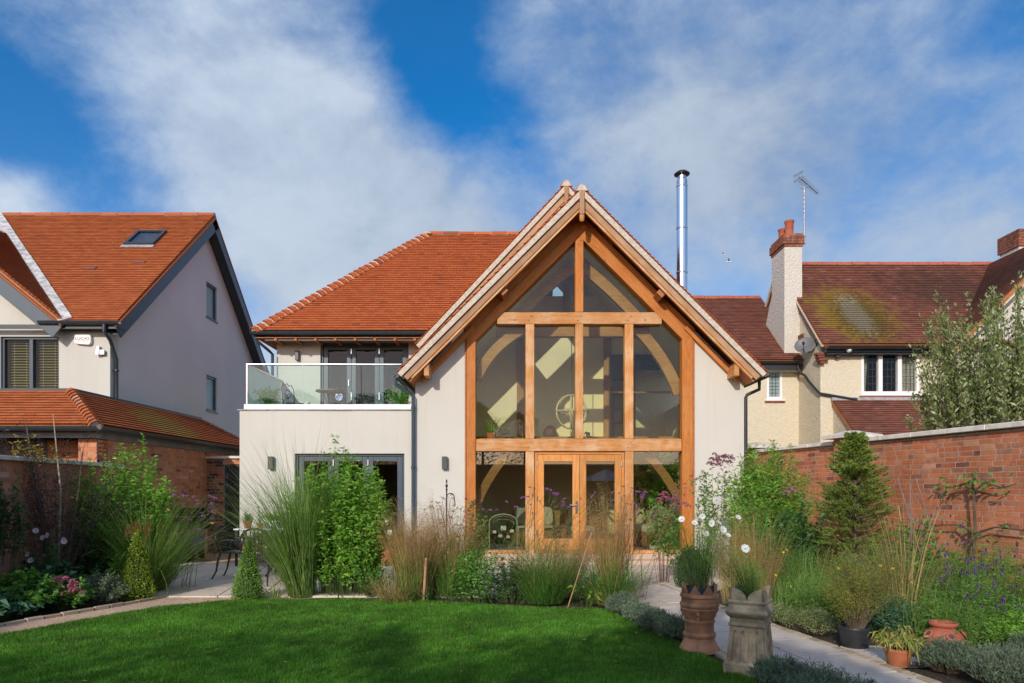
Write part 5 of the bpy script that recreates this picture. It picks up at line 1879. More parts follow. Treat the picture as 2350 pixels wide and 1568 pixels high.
pot('plant_pot', 'terracotta pot on the stand shelf, right of the trough', 'plant pot', -4.52, 13.3, .31, .10, .16, M_TERRA, n=14)
pot('plant_pot', 'terracotta pot on the paving beneath the plant stand', 'plant pot', -5.05, 13.2, .012, .10, .15, M_TERRA, n=14)

bq = thing('barbecue', 'black hooded barbecue on a wooden wheeled cart by the brick wall', 'barbecue', (-6.62, 14.4, 0))
BX0, BX1, BY0, BY1 = -6.98, -6.30, 14.15, 14.65
hood = []
for k in range(11):
    a = math.pi * k / 10
    hood.append((BX0, 14.4 - .26 * math.cos(a), .80 + .30 * math.sin(a)))
MB().prism(hood, (BX1 - BX0 - .12, 0, 0)).build('hood', plain('hood_enamel', (.012, .013, .014), .16), bq, bevel=.012)
MB().box(BX0, BX1 - .12, BY0, BY1, .66, .80).build('firebox', M_BLACK, bq, bevel=.01)
MB().tube([(BX0 + .1, 14.10, .92), (BX1 - .22, 14.10, .92)], .014, 8).build('handle', M_STEEL, bq)
MB().box(BX1 - .12, BX1 + .10, BY0 + .03, BY1 - .03, .77, .80).build('side_shelf', M_OAKI, bq)
for (x, y) in ((BX0 + .03, BY0 + .03), (BX1 - .05, BY0 + .03), (BX0 + .03, BY1 - .05), (BX1 - .05, BY1 - .05)):
    MB().box(x - .025, x + .025, y - .02, y + .02, .05, .66).build('leg', M_OAKB, bq)
MB().box(BX0 + .06, BX1 - .09, BY0 + .06, BY0 + .08, .22, .62).build('cloth_panel', plain('grey_panel', (.20, .18, .17), .8, var=.2), bq)
MB().box(BX0, BX1, BY0 + .02, BY1 - .04, .17, .20).build('bottom_shelf', M_BLACK, bq)
for y in (BY0, BY1):
    wh = MB()
    wh.tube([(BX1 - .34, y - .02, .09), (BX1 - .34, y + .02, .09)], .09, 16)
    wh.build('wheel', M_BLACKP, bq, smooth=True)
cr = thing('crate', 'green plastic box standing beside the barbecue', 'box', (-6.78, 13.75, 0))
M_GREENP = plain('green_plastic', (.02, .14, .09), .4)
opening_frame(MB(), -6.98, -6.60, .02, .38, 13.60, 13.62, .03).build('rim', M_GREENP, cr)
MB().box(-6.97, -6.61, 13.61, 13.93, .01, .36).build('body', M_GREENP, cr, bevel=.015)
M_BLUE = plain('blue_glaze', (.02, .05, .28), .15)
pot('plant_pot', 'glazed blue pot half hidden behind the tall grass', 'plant pot', -5.92, 11.6, .01, .17, .26, M_BLUE, .75)
pot('plant_pot', 'terracotta pot on the patio by the oak frame', 'plant pot', -1.13, 13.15, .012, .15, .24, M_TERRA, n=18)
pot('plant_pot', 'tall terracotta pot beside the dark folding doors', 'plant pot', -2.42, 13.2, .012, .17, .36, M_TERRA, n=18)
br = thing('broom', 'orange handled broom leaning by the folding doors', 'broom', (-2.62, 13.5, 0))
MB().tube([(-2.62, 13.45, .12), (-2.66, 13.66, 1.0)], .014, 6).build('handle', plain('orange_handle', (.55, .19, .03), .5), br)
MB().box(-2.74, -2.50, 13.40, 13.48, .015, .13).build('brush', M_BLACK, br)
tp = thing('trug', 'low grey planter tray in front of the folding doors', 'planter', (-2.75, 13.35, 0))
MB().box(-3.0, -2.6, 13.25, 13.45, .01, .17).build('body', M_LAMP, tp, bevel=.02)

# ---- balcony furniture
def bistro_chair(x, y, rz, label):
    t = thing('bistro_chair', label, 'chair', (x, y, 2.93), rz, 'bistro set on the balcony')
    M = WM[t.name]
    MB().lathe([(.19, .44), (.20, .45), (.20, .46), (.001, .465)], (0, 0, 0), 20).build('seat', M_BLACK, t, M)
    bf = [(-.17, .17, .44), (-.18, .22, .80), (-.12, .235, .90), (-.06, .235, .86), (0, .235, .92), (.06, .235, .86), (.12, .235, .90), (.18, .22, .80), (.17, .17, .44)]
    MB().tube(bf, .010, 6).build('back_frame', M_BLACK, t, M)
    MB().tube([(.09 * math.cos(2 * math.pi * k / 14), .215, .68 + .10 * math.sin(2 * math.pi * k / 14)) for k in range(14)], .009, 6, closed=True).build('back_ring', M_BLACK, t, M)
    MB().prism([(.085 * math.cos(2 * math.pi * k / 14), .208, .68 + .095 * math.sin(2 * math.pi * k / 14)) for k in range(14)], (0, .012, 0)).build('mosaic', M_MOSAIC, t, M)
    for s in (-1, 1):
        MB().tube([(s * .17, .17, .44), (s * .20, .23, .01)], .010, 6).build('leg', M_BLACK, t, M)
        MB().tube([(s * .16, -.13, .44), (s * .19, -.19, .01)], .010, 6).build('leg', M_BLACK, t, M)


M_MOSAIC, b_, p_ = material('blue_mosaic')
vo = b_.n('ShaderNodeTexVoronoi')
vo.inputs['Scale'].default_value = 55
b_.link(pos_of(b_), vo.inputs['Vector'])
spc = b_.n('ShaderNodeSeparateColor')
b_.link(vo.outputs['Color'], spc.inputs[0])
b_.link(b_.ramp(spc.outputs[0], [(0, (.04, .08, .35)), (.45, (.06, .12, .45)), (.5, (.75, .76, .80)), (1, (.8, .8, .8))], 'CONSTANT'), p_.inputs['Base Color'])
bistro_chair(-4.82, 15.15, math.radians(62), 'bistro chair with a blue mosaic back turned sideways by the balcony plant')
bistro_chair(-3.95, 15.45, math.radians(5), 'bistro chair with a pale blue mosaic back behind the balcony table')
bt = thing('bistro_table', 'small round bistro table on the balcony in front of the doors', 'table', (-3.99, 14.95, 2.93))
MB().lathe([(.29, .685), (.30, .69), (.30, .715), (.001, .72)], (-3.99, 14.95, 2.93), 24).build('tabletop', M_OAKI, bt)
for k in range(3):
    a = .5 + 2 * math.pi / 3 * k
    MB().tube([(-3.99 + r * math.cos(a), 14.95 + r * math.sin(a), 2.93 + z) for r, z in ((.22, .69), (.07, .45), (.07, .25), (.22, .01))], .010, 6).build('leg', M_BLACK, bt)
pot('plant_pot', 'dark pot of the leafy plant at the left corner of the balcony', 'plant pot', -5.05, 14.25, 2.93, .15, .24, M_LAMP, n=14)
pot('plant_pot', 'dark pot of the bright bush at the right end of the balcony', 'plant pot', -2.42, 14.6, 2.93, .15, .24, M_LAMP, n=14)

# ================================================================== inside the glazed gable
ln = thing('pendant_lantern', 'cream globe lantern of open hoops hanging on a chain in the gable', 'pendant light', (1.335, 15.3, 3.2))
M_CREAMP = plain('cream_metal', (.55, .50, .40), .5, var=.2, scale=14)
cx_, cy_, cz_, rr_ = 1.335, 15.3, 3.22, .375
for k in range(3):
    a = math.pi * k / 3 + .4
    mb = MB()
    pts = [(cx_ + rr_ * math.cos(2 * math.pi * j / 36) * math.cos(a), cy_ + rr_ * math.cos(2 * math.pi * j / 36) * math.sin(a), cz_ + rr_ * math.sin(2 * math.pi * j / 36)) for j in range(36)]
    mb.tube(pts, .021, 6, closed=True)
    mb.build('hoop', M_CREAMP, ln, smooth=True)
MB().tube([(cx_ + rr_ * math.cos(2 * math.pi * j / 36), cy_ + rr_ * math.sin(2 * math.pi * j / 36), cz_) for j in range(36)], .021, 6, closed=True).build('hoop', M_CREAMP, ln, smooth=True)
MB().tube([(cx_, cy_, cz_ + rr_), (cx_, cy_, 5.35)], .010, 6).build('chain', M_BLACK, ln)
MB().tube([(cx_, cy_, cz_ + rr_), (cx_, cy_, cz_ - .05)], .012, 6).blob((cx_, cy_, cz_ - rr_ - .04), .03, .03, .05, 8, 6).build('stem', M_CREAMP, ln)
for k in range(4):
    a = math.pi / 2 * k + .3
    MB().tube([(cx_, cy_, cz_ - .05), (cx_ + .12 * math.cos(a), cy_ + .12 * math.sin(a), cz_ - .08), (cx_ + .14 * math.cos(a), cy_ + .14 * math.sin(a), cz_ + .05)], .012, 6).build('candle_arm', M_CREAMP, ln)

el = thing('elephant_figurine', 'tiny black elephant figurine standing on the inner beam', 'figurine', (1.90, 17.05, 2.8))
MB().blob((1.90, 17.05, 2.875), .055, .03, .038, 12, 8).blob((1.845, 17.05, 2.895), .028, .024, .03, 10, 7).tube([(1.825, 17.05, 2.89), (1.808, 17.05, 2.86), (1.805, 17.05, 2.825)], [.012, .009, .006], 7).build('body', M_BLACK, el, smooth=True)
for (x, y) in ((1.865, 17.035), (1.865, 17.065), (1.935, 17.035), (1.935, 17.065)):
    MB().tube([(x, y, 2.865), (x, y, 2.80)], .011, 7).build('leg', M_BLACK, el)
MB().blob((1.862, 17.022, 2.895), .018, .004, .024, 8, 6).build('ear', M_BLACK, el)
dc = thing('domed_ornament', 'dark red domed ornament standing on the inner beam left of the lantern', 'ornament', (.95, 17.02, 2.8))
dm = [(.95 + .17 * math.cos(math.pi * k / 12), 16.96, 2.80 + .27 * math.sin(math.pi * k / 12) ** .8) for k in range(13)]
MB().prism(dm, (0, .12, 0)).build('body', plain('dark_red_lacquer', (.05, .012, .010), .3), dc, bevel=.01)
MB().box(.85, 1.0, 16.950, 16.96, 2.86, 2.98).build('panel', plain('ornament_panel', (.12, .03, .03), .4), dc)

sp_ = pot('plant_pot', 'wicker pot of the spider plant behind the upper left pane', 'plant pot', -.43, 14.12, 2.50, .10, .15, M_TERRA, .85, n=14)
M_WICK = plain('wicker', (.40, .24, .10), .7, var=.35, scale=45, bumpy=.5)
M_CUSH = plain('cream_cushion', (.68, .64, .54), .9, var=.06, scale=5)
M_CUSHG = plain('grey_cushion', (.42, .44, .43), .9, var=.08, scale=8)


def cushion(x, y, z, w, rz, tilt, mat, label):
    t = link('cushion', MB().blob((0, 0, 0), w / 2, .08, w / 2, 16, 10, .45).mesh('cushion', mat, True), None, Matrix.Translation((x, y, z)) @ Matrix.Rotation(rz, 4, 'Z') @ Matrix.Rotation(tilt, 4, 'X'))
    tag(t, label, 'cushion', 'cushions in the garden room')
    return t


sf = thing('sofa', 'tan wicker sofa with cream seat behind the oak french doors', 'sofa', (1.0, 16.0, .18))
MB().box(-.1, 2.1, 15.7, 16.4, .20, .50).build('base', M_WICK, sf, bevel=.04)
MB().box(-.1, 2.1, 16.32, 16.5, .50, .98).build('backrest', M_WICK, sf, bevel=.05)
MB().box(.06, 1.0, 15.72, 16.32, .50, .64).build('seat_cushion', M_CUSH, sf, bevel=.05)
MB().box(1.0, 1.94, 15.72, 16.32, .50, .64).build('seat_cushion', M_CUSH, sf, bevel=.05)
for s in (-.12, 1.96):
    MB().box(s, s + .16, 15.68, 16.4, .50, .74).build('armrest', M_WICK, sf, bevel=.05)
cushion(.75, 16.15, .85, .44, .15, -.25, M_CUSH, 'cream square cushion at the middle of the wicker sofa')
cushion(1.55, 16.15, .85, .46, -.2, -.25, M_CUSH, 'cream striped cushion at the right end of the wicker sofa')
cushion(.25, 16.15, .84, .42, .3, -.25, M_CUSHG, 'grey cushion at the left end of the wicker sofa')


def tub_chair(x, y, rz, label):
    t = thing('armchair', label, 'armchair', (x, y, .18), rz, 'tub armchairs in the garden room')
    M = WM[t.name]
    mb = MB()
    n_ = 14
    vs, fs = [], []
    for k in range(n_ + 1):
        a = math.radians(-20) + math.radians(220) * k / n_
        hgt = .50 + .40 * max(0, math.sin(a)) ** 1.3
        for (r, z) in ((.40, .05), (.43, .40), (.42, hgt), (.35, hgt), (.33, .38), (.33, .05)):
            vs.append((r * math.cos(a), r * math.sin(a) * .95, z))
    for k in range(n_):
        for i in range(6):
            fs.append((k * 6 + i, k * 6 + (i + 1) % 6, (k + 1) * 6 + (i + 1) % 6, (k + 1) * 6 + i))
    fs += [tuple(range(5, -1, -1)), tuple(n_ * 6 + i for i in range(6))]
    mb.add(vs, fs).build('shell', M_WICK, t, M, smooth=True)
    MB().box(-.33, .33, -.40, .28, .08, .40).build('base', M_WICK, t, M, bevel=.03)
    MB().blob((0, -.06, .46), .33, .36, .09, 18, 8, .5).build('seat_cushion', M_CUSH, t, M, smooth=True)
    MB().blob((0, .22, .66), .28, .09, .22, 16, 8, .5).build('back_cushion', M_CUSH, t, M, smooth=True)


tub_chair(3.05, 15.0, math.radians(-60), 'wicker tub armchair with cream cushion behind the right hand pane')
tub_chair(-.95, 15.1, math.radians(75), 'wicker tub armchair behind the lower left pane, beside the glass screen')
ctb = thing('coffee_table', 'low pine coffee table in the garden room', 'table', (.62, 14.85, .18))
MB().box(.15, 1.15, 14.6, 15.1, .60, .64).build('tabletop', M_OAKI, ctb, bevel=.006)
for (x, y) in ((.2, 14.65), (1.1, 14.65), (.2, 15.05), (1.1, 15.05)):
    MB().box(x - .03, x + .03, y - .03, y + .03, .18, .60).build('leg', M_OAKI, ctb)
MB().box(.2, 1.1, 14.65, 15.05, .32, .34).build('shelf', M_OAKI, ctb)
for (x, lab) in ((.48, 'tiny white pot with a succulent, left one on the coffee table'), (.61, 'tiny white pot with a succulent, right one on the coffee table')):
    pot('plant_pot', lab, 'plant pot', x, 14.72, .64, .05, .08, M_WHITE, .8, n=12, group='tiny pots on the coffee table')

fs_ = thing('glass_screen', 'arched leaded glass screen with white tulips behind the lower left pane', 'screen', (-.18, 14.2, .18))
M_LEADF = plain('pale_lead', (.50, .54, .52), .5)
ar = [(-.47, 14.2, .19), (-.47, 14.2, .80)] + [(-.18 - .29 * math.cos(math.pi * k / 10), 14.2, .80 + .17 * math.sin(math.pi * k / 10)) for k in range(1, 10)] + [(.11, 14.2, .80), (.11, 14.2, .19)]
MB().tube(ar, .014, 6).build('frame', M_LEADF, fs_)
MB().prism([(p[0], 14.195, p[2]) for p in ar], (0, .006, 0)).build('pane', M_GLASSB, fs_)
for (x, z, s) in ((-.18, .68, .07), (0.0, .62, .05), (-.36, .60, .045), (-.24, .52, .05), (-.08, .50, .045)):
    for k in (-1, 0, 1):
        MB().blob((x + k * s * .5, 14.185, z), s * .35, .006, s * .75, 8, 6).build('petal', M_WHITE, fs_)
for (x, z) in ((-.18, .30), (-.30, .28), (-.06, .28)):
    MB().tube([(x, 14.188, .22), (x + .02, 14.188, z + .15)], .006, 5).build('stem', plain('leaf_glass', (.06, .20, .08), .3) if x == -.18 else bpy.data.materials['leaf_glass'], fs_)
for z in (.86, .92):
    MB().tube([(-.18 - .22 * math.cos(math.pi * k / 8), 14.19, z - .1 + .11 * math.sin(math.pi * k / 8)) for k in range(9)], .005, 5).build('lead_came', M_LEADF, fs_)
gp = 'pots on the inside window sill'
pot('plant_pot', 'small white square planter on the sill behind the lower right pane', 'plant pot', 2.60, 14.12, .18, .055, .09, M_WHITE, .95, n=4, group=gp)
pot('plant_pot', 'white ribbed pot under a wire arch on the inside sill', 'plant pot', 2.93, 14.12, .18, .09, .15, M_WHITE, .92, n=18, group=gp)
pot('plant_pot', 'terracotta pot at the right end of the inside sill', 'plant pot', 3.24, 14.10, .18, .11, .18, M_TERRA, .75, n=18, group=gp)
wa = thing('wire_arch', 'thin wire arch over the white ribbed pot', 'plant support', (2.93, 14.12, .18))
MB().tube([(2.80, 14.12, .19)] + [(2.93 - .13 * math.cos(math.pi * k / 10), 14.12, .44 + .12 * math.sin(math.pi * k / 10)) for k in range(11)] + [(3.06, 14.12, .19)], .006, 5).build('hoop', M_STEEL, wa)

# ================================================================== stakes and iron in the beds
sk = member(None, 'wooden_stake', G(972, 1381) + Vector((0, 0, -.05)), W(979, 1281, 9.05), .05, .035, M_OAKB)
tag(sk, 'weathered wooden stake standing upright among brown grass at the lawn edge', 'stake')
M_CANE = plain('bamboo_cane', (.34, .19, .09), .6, var=.2)
cn = MB().tube([G(1302, 1398), W(1330, 1310, 8.5), W(1358, 1222, 8.7)], .008, 6).build('bamboo_cane', M_CANE)
tag(cn, 'slanting bamboo cane in front of the brown grasses at the lawn edge', 'cane')
M_CANEG = plain('grey_cane', (.17, .13, .12), .7, var=.2)
for (a, b2, lab, m_) in (((2112, 1270), (2060, 1098), 'grey garden cane leaning left against the brick wall', M_CANEG),
                        ((2152, 1262), (2102, 1098), 'grey garden cane leaning parallel, right of the other canes', M_CANEG),
                        ((2092, 1250), (2088, 1098), 'thin upright cane between two leaning canes by the brick wall', M_CANEG),
                        ((2078, 1265), (2062, 1160), 'short brown cane beside the spruce', M_CANE)):
    c = MB().tube([W(a[0], a[1], 8.3), W(b2[0], b2[1], 8.6)], .008, 6).build('garden_cane', m_)
    p0 = Vector(c.data.vertices[0].co)
    p = W(a[0], a[1], 8.3)
    c.data = MB().tube([Vector((p.x + (p.x - W(b2[0], b2[1], 8.6).x) * .6, 8.2, -.05)), p, W(b2[0], b2[1], 8.6)], .008, 6).mesh('garden_cane', m_)
    tag(c, lab, 'cane', 'canes by the right wall')
shp = thing('shepherd_crook', 'black iron shepherd crook with a finial in the grass border', 'plant hook', G(1025, 1345))
bx, by = (1025 - CX) * 10.4 / F, 10.4
zz = lambda dy: EYE - (dy - HY) * by / F
MB().tube([(bx, by, -.05), (bx, by, zz(1118))], .010, 8).build('pole', M_BLACK, shp)
MB().blob((bx, by, zz(1105)), .012, .012, .035, 8, 6).blob((bx, by, zz(1115)), .020, .020, .03, 8, 6).blob((bx, by, zz(1124)), .017, .017, .016, 8, 6).build('finial', M_BLACK, shp, smooth=True)
hk = [(bx, by, zz(1155))]
for k in range(9):
    a = math.pi - math.pi * 1.0 * k / 8
    hk.append((bx + .058 + .055 * math.cos(a), by, zz(1140) + .05 * math.sin(a)))
hk += [(bx + .125, by, zz(1152)), (bx + .128, by, zz(1160)), (bx + .115, by, zz(1163)), (bx + .108, by, zz(1158))]
MB().tube(hk, .008, 6).build('hook', M_BLACK, shp)
# ================================================================== plants: generators
def unit(a):
    return a / np.maximum(np.linalg.norm(a, axis=-1, keepdims=True), 1e-9)


def leaf_arrays(P, D, N, L, Wd, fold=.12, droop=0.0):
    n = len(P)
    L = np.broadcast_to(np.asarray(L, float), (n,))[:, None]
    Wd = np.broadcast_to(np.asarray(Wd, float), (n,))[:, None]
    D = unit(D)
    S = unit(np.cross(D, N))
    Nn = np.cross(S, D)
    mid = P + D * L * .45
    tip = P + D * L
    tip[:, 2] -= (droop * L)[:, 0]
    V = np.stack([P, mid - S * Wd / 2 + Nn * fold * Wd, tip, mid + S * Wd / 2 + Nn * fold * Wd], 1).reshape(-1, 3)
    return V, np.arange(n * 4).reshape(-1, 4)


def tubes_np(paths, rad, sides=3):
    """many thin tapering stems: paths (n,k,3), rad (k,)"""
    n, k, _ = paths.shape
    T = unit(np.gradient(paths, axis=1))
    ref = np.zeros_like(T)
    ref[..., 0] = .31
    ref[..., 1] = .95
    A = unit(np.cross(T, ref))
    B = np.cross(T, A)
    r = np.broadcast_to(np.asarray(rad, float), (n, k))[..., None]
    ring = [paths + (A * math.cos(2 * math.pi * s / sides) + B * math.sin(2 * math.pi * s / sides)) * r for s in range(sides)]
    V = np.stack(ring, 2).reshape(-1, 3)
    idx = np.arange(n * k * sides).reshape(n, k, sides)
    f = []
    for s in range(sides):
        s2 = (s + 1) % sides
        f.append(np.stack([idx[:, :-1, s], idx[:, :-1, s2], idx[:, 1:, s2], idx[:, 1:, s]], -1).reshape(-1, 4))
    return V, np.concatenate(f)


def curve3(P0, P1, P2, t):
    t = t[..., None]
    return (1 - t) ** 2 * P0 + 2 * t * (1 - t) * P1 + t * t * P2


class Rng:
    pass


_seed = [100]


def newrng():
    _seed[0] += 1
    return np.random.default_rng(_seed[0])


M_STEM = plain('green_stem', (.07, .11, .025), .7, var=.3)
M_STEMB = plain('brown_stem', (.10, .07, .045), .8, var=.3)
M_STEMR = plain('reddish_stem', (.16, .07, .05), .7, var=.3)


def root_of(name, label, cat, loc, group, root):
    return root if root is not None else thing(name, label, cat, loc, 0, group)


def leafy(name, label, cat, loc, rx, ry, h, nsh, lps, L, Wd, mat, stem=M_STEM, t0=.25, dome=.65, sb=.3, droop=.25, up=.35, jit=.015, group=None, lean=(0, 0), part='foliage', root=None, z0=0.0, stems=True, stem_r=.004, lvar=.35, flat=.5):
    """shoots fanning out of a base, leaves along them"""
    R = newrng()
    rt = root_of(name, label, cat, loc, group, root)
    M = Matrix.Translation(Vector(loc))
    rho = np.sqrt(R.random(nsh))
    ph = R.random(nsh) * 2 * np.pi
    ripple = 1 + .14 * np.sin(3 * ph + R.random() * 6) + .08 * np.sin(7 * ph + R.random() * 6)
    x, y = rx * rho * np.cos(ph) * ripple, ry * rho * np.sin(ph) * ripple
    top = h * ((1 - dome) + dome * np.sqrt(np.maximum(0, 1 - rho ** 2)))
    z = top * (1 - .45 * R.random(nsh) ** 1.6) * (1 + .07 * R.standard_normal(nsh))
    P2 = np.stack([x + lean[0] * z, y + lean[1] * z, z + z0], 1)
    P0 = np.stack([x * sb, y * sb, np.full(nsh, z0)], 1)
    P1 = np.stack([x * (sb + .25) + lean[0] * z * .3, y * (sb + .25) + lean[1] * z * .3, z0 + z * .62], 1)
    t = t0 + (1 - t0) * R.random((nsh, lps)) ** .8
    P = curve3(P0[:, None], P1[:, None], P2[:, None], t).reshape(-1, 3)
    T = (curve3(P0[:, None], P1[:, None], P2[:, None], np.minimum(t + .03, 1.05)).reshape(-1, 3) - P)
    P = P + R.standard_normal(P.shape) * jit
    n = len(P)
    a = R.random(n) * 2 * np.pi
    D = np.stack([np.cos(a), np.sin(a), up + .35 * R.standard_normal(n)], 1) + unit(T) * .55
    out = P - np.array([0, 0, z0 + h * .35])
    N = unit(out) * .8 + R.standard_normal((n, 3)) * (.45 + flat * .6) + np.array([0, 0, .5])
    V, Fc = leaf_arrays(P, D, N, L * (1 + lvar * R.standard_normal(n)).clip(.4, 1.8), Wd * (1 + lvar * .8 * R.standard_normal(n)).clip(.4, 1.8), droop=droop)
    link(part, npmesh(part, V, Fc, mat), rt, M)
    if stems:
        tt = np.broadcast_to(np.linspace(0, 1, 5), (nsh, 5))
        V, Fc = tubes_np(curve3(P0[:, None], P1[:, None], P2[:, None], tt), np.linspace(stem_r, stem_r * .3, 5))
        link('stems', npmesh('stems', V, Fc, stem), rt, M, kind='stuff')
    return rt, P2 + np.array(loc)


def blades_np(R, n, rb, L, lean, droop, w, bias=(0, 0), k=6, lvar=.25, rpow=.5):
    """arching grass blades; returns ribbons and tip positions"""
    rr, ph0 = rb * R.random(n) ** rpow, R.random(n) * 2 * np.pi
    ph = ph0 + R.standard_normal(n) * .7
    dx, dy = np.cos(ph) + bias[0], np.sin(ph) + bias[1]
    l_ = np.hypot(dx, dy)
    th0 = np.abs(R.normal(lean[0], lean[1], n)) * np.clip(l_, .2, 1.6)
    ph = np.arctan2(dy, dx)
    Ln = L * (1 + lvar * R.standard_normal(n)).clip(.35, 1.5)
    dr = droop * (1 + .4 * R.standard_normal(n))
    pos = np.stack([rr * np.cos(ph0), rr * np.sin(ph0), np.zeros(n)], 1)
    pts = [pos.copy()]
    for i in range(k):
        s = (i + .5) / k
        th_ = th0 + dr * s ** 1.8
        st_ = Ln / k
        pos = pos + np.stack([np.sin(th_) * np.cos(ph) * st_, np.sin(th_) * np.sin(ph) * st_, np.cos(th_) * st_], 1)
        pts.append(pos.copy())
    C = np.stack(pts, 1)
    C[..., 2] = np.maximum(C[..., 2], .01)
    tw = ph + np.pi / 2 + R.standard_normal(n) * .5
    S = np.stack([np.cos(tw), np.sin(tw), np.zeros(n)], 1)
    s = np.linspace(0, 1, k + 1)
    wid = w * np.minimum(1, .55 + 2 * s) * (1 - s ** 2.2) + .0006
    Lf = C - S[:, None] * wid[None, :, None] / 2
    Rt = C + S[:, None] * wid[None, :, None] / 2
    V = np.stack([Lf, Rt], 2).reshape(-1, 3)
    idx = np.arange(n * (k + 1) * 2).reshape(n, k + 1, 2)
    Fc = np.stack([idx[:, :-1, 0], idx[:, :-1, 1], idx[:, 1:, 1], idx[:, 1:, 0]], -1).reshape(-1, 4)
    return V, Fc, C


def grass(name, label, cat, loc, n, rb, L, lean, droop, w, mat, bias=(0, 0), group=None, root=None, part='blades', lvar=.25, k=6):
    R = newrng()
    rt = root_of(name, label, cat, loc, group, root)
    V, Fc, C = blades_np(R, n, rb, L, lean, droop, w, bias, k, lvar)
    link(part, npmesh(part, V, Fc, mat), rt, Matrix.Translation(Vector(loc)), kind='stuff')
    return rt, C + np.array(loc)


def plumes(rt, C, idx, mat, per, L, spread, tip=.35, part='plumes', w=.0022, drop=.4):
    """wispy seed heads round the upper part of the stems in C"""
    R = newrng()
    c = C[idx]
    n, k, _ = c.shape
    t = (1 - tip * R.random((n, per)))
    f = t * (k - 1)
    i0 = np.clip(f.astype(int), 0, k - 2)
    fr = (f - i0)[..., None]
    rows = np.arange(n)[:, None]
    P = (c[rows, i0] * (1 - fr) + c[rows, i0 + 1] * fr).reshape(-1, 3)
    P = P + R.standard_normal(P.shape) * spread
    D = R.standard_normal(P.shape)
    D[:, 2] = np.abs(D[:, 2]) * .8 - drop * R.random(len(P))
    N = R.standard_normal(P.shape)
    V, Fc = leaf_arrays(P, D, N, L * (.5 + R.random(len(P))), w, 0.0, .2)
    M = WM[rt.name].inverted()
    link(part, npmesh(part, V, Fc, mat), rt, None, kind='stuff')


def topiary(name, label, cat, loc, prof, h, n, L, Wd, mat, group=None, depth=.05):
    """clipped shape: prof(t) radius at height t"""
    R = newrng()
    rt = thing(name, label, cat, loc, 0, group)
    M = Matrix.Translation(Vector(loc))
    tt = np.linspace(0, 1, 400)
    pr = np.array([prof(q) for q in tt])
    cdf = np.cumsum(pr + .02)
    cdf /= cdf[-1]
    t = np.interp(R.random(n), cdf, tt)
    r = np.interp(t, tt, pr)
    ph = R.random(n) * 2 * np.pi
    lump = 1 + .05 * np.sin(5 * ph + 9 * t) + .04 * np.sin(11 * ph - 17 * t)
    rr = r * lump * (1 - depth / .15 * .6 * R.random(n) ** 2) + .012 * R.standard_normal(n)
    P = np.stack([rr * np.cos(ph), rr * np.sin(ph), t * h + .012 * R.standard_normal(n)], 1)
    dz = np.gradient(pr, tt)
    slope = np.interp(t, tt, -dz / h)
    Nn = unit(np.stack([np.cos(ph), np.sin(ph), slope], 1))
    D = unit(Nn * .8 + R.standard_normal((n, 3)) * .65 + np.array([0, 0, .3]))
    N = Nn + R.standard_normal((n, 3)) * .6
    V, Fc = leaf_arrays(P, D, N, L * (.6 + .8 * R.random(n)), Wd * (.6 + .8 * R.random(n)))
    link('foliage', npmesh('foliage', V, Fc, mat), rt, M)
    core = MB().lathe([(max(.004, prof(q) * .80), q * h * .96) for q in np.linspace(0.0, 1, 12)], (0, 0, 0), 14)
    core.build('twigs', M_TWIG, rt, M)
    MB().tube([(0, 0, -.04), (0, 0, h * .4)], .015, 6).build('stem', M_STEMB, rt, M)
    return rt


M_TWIG = plain('inner_twigs', (.035, .05, .015), .9, var=.4, scale=40)
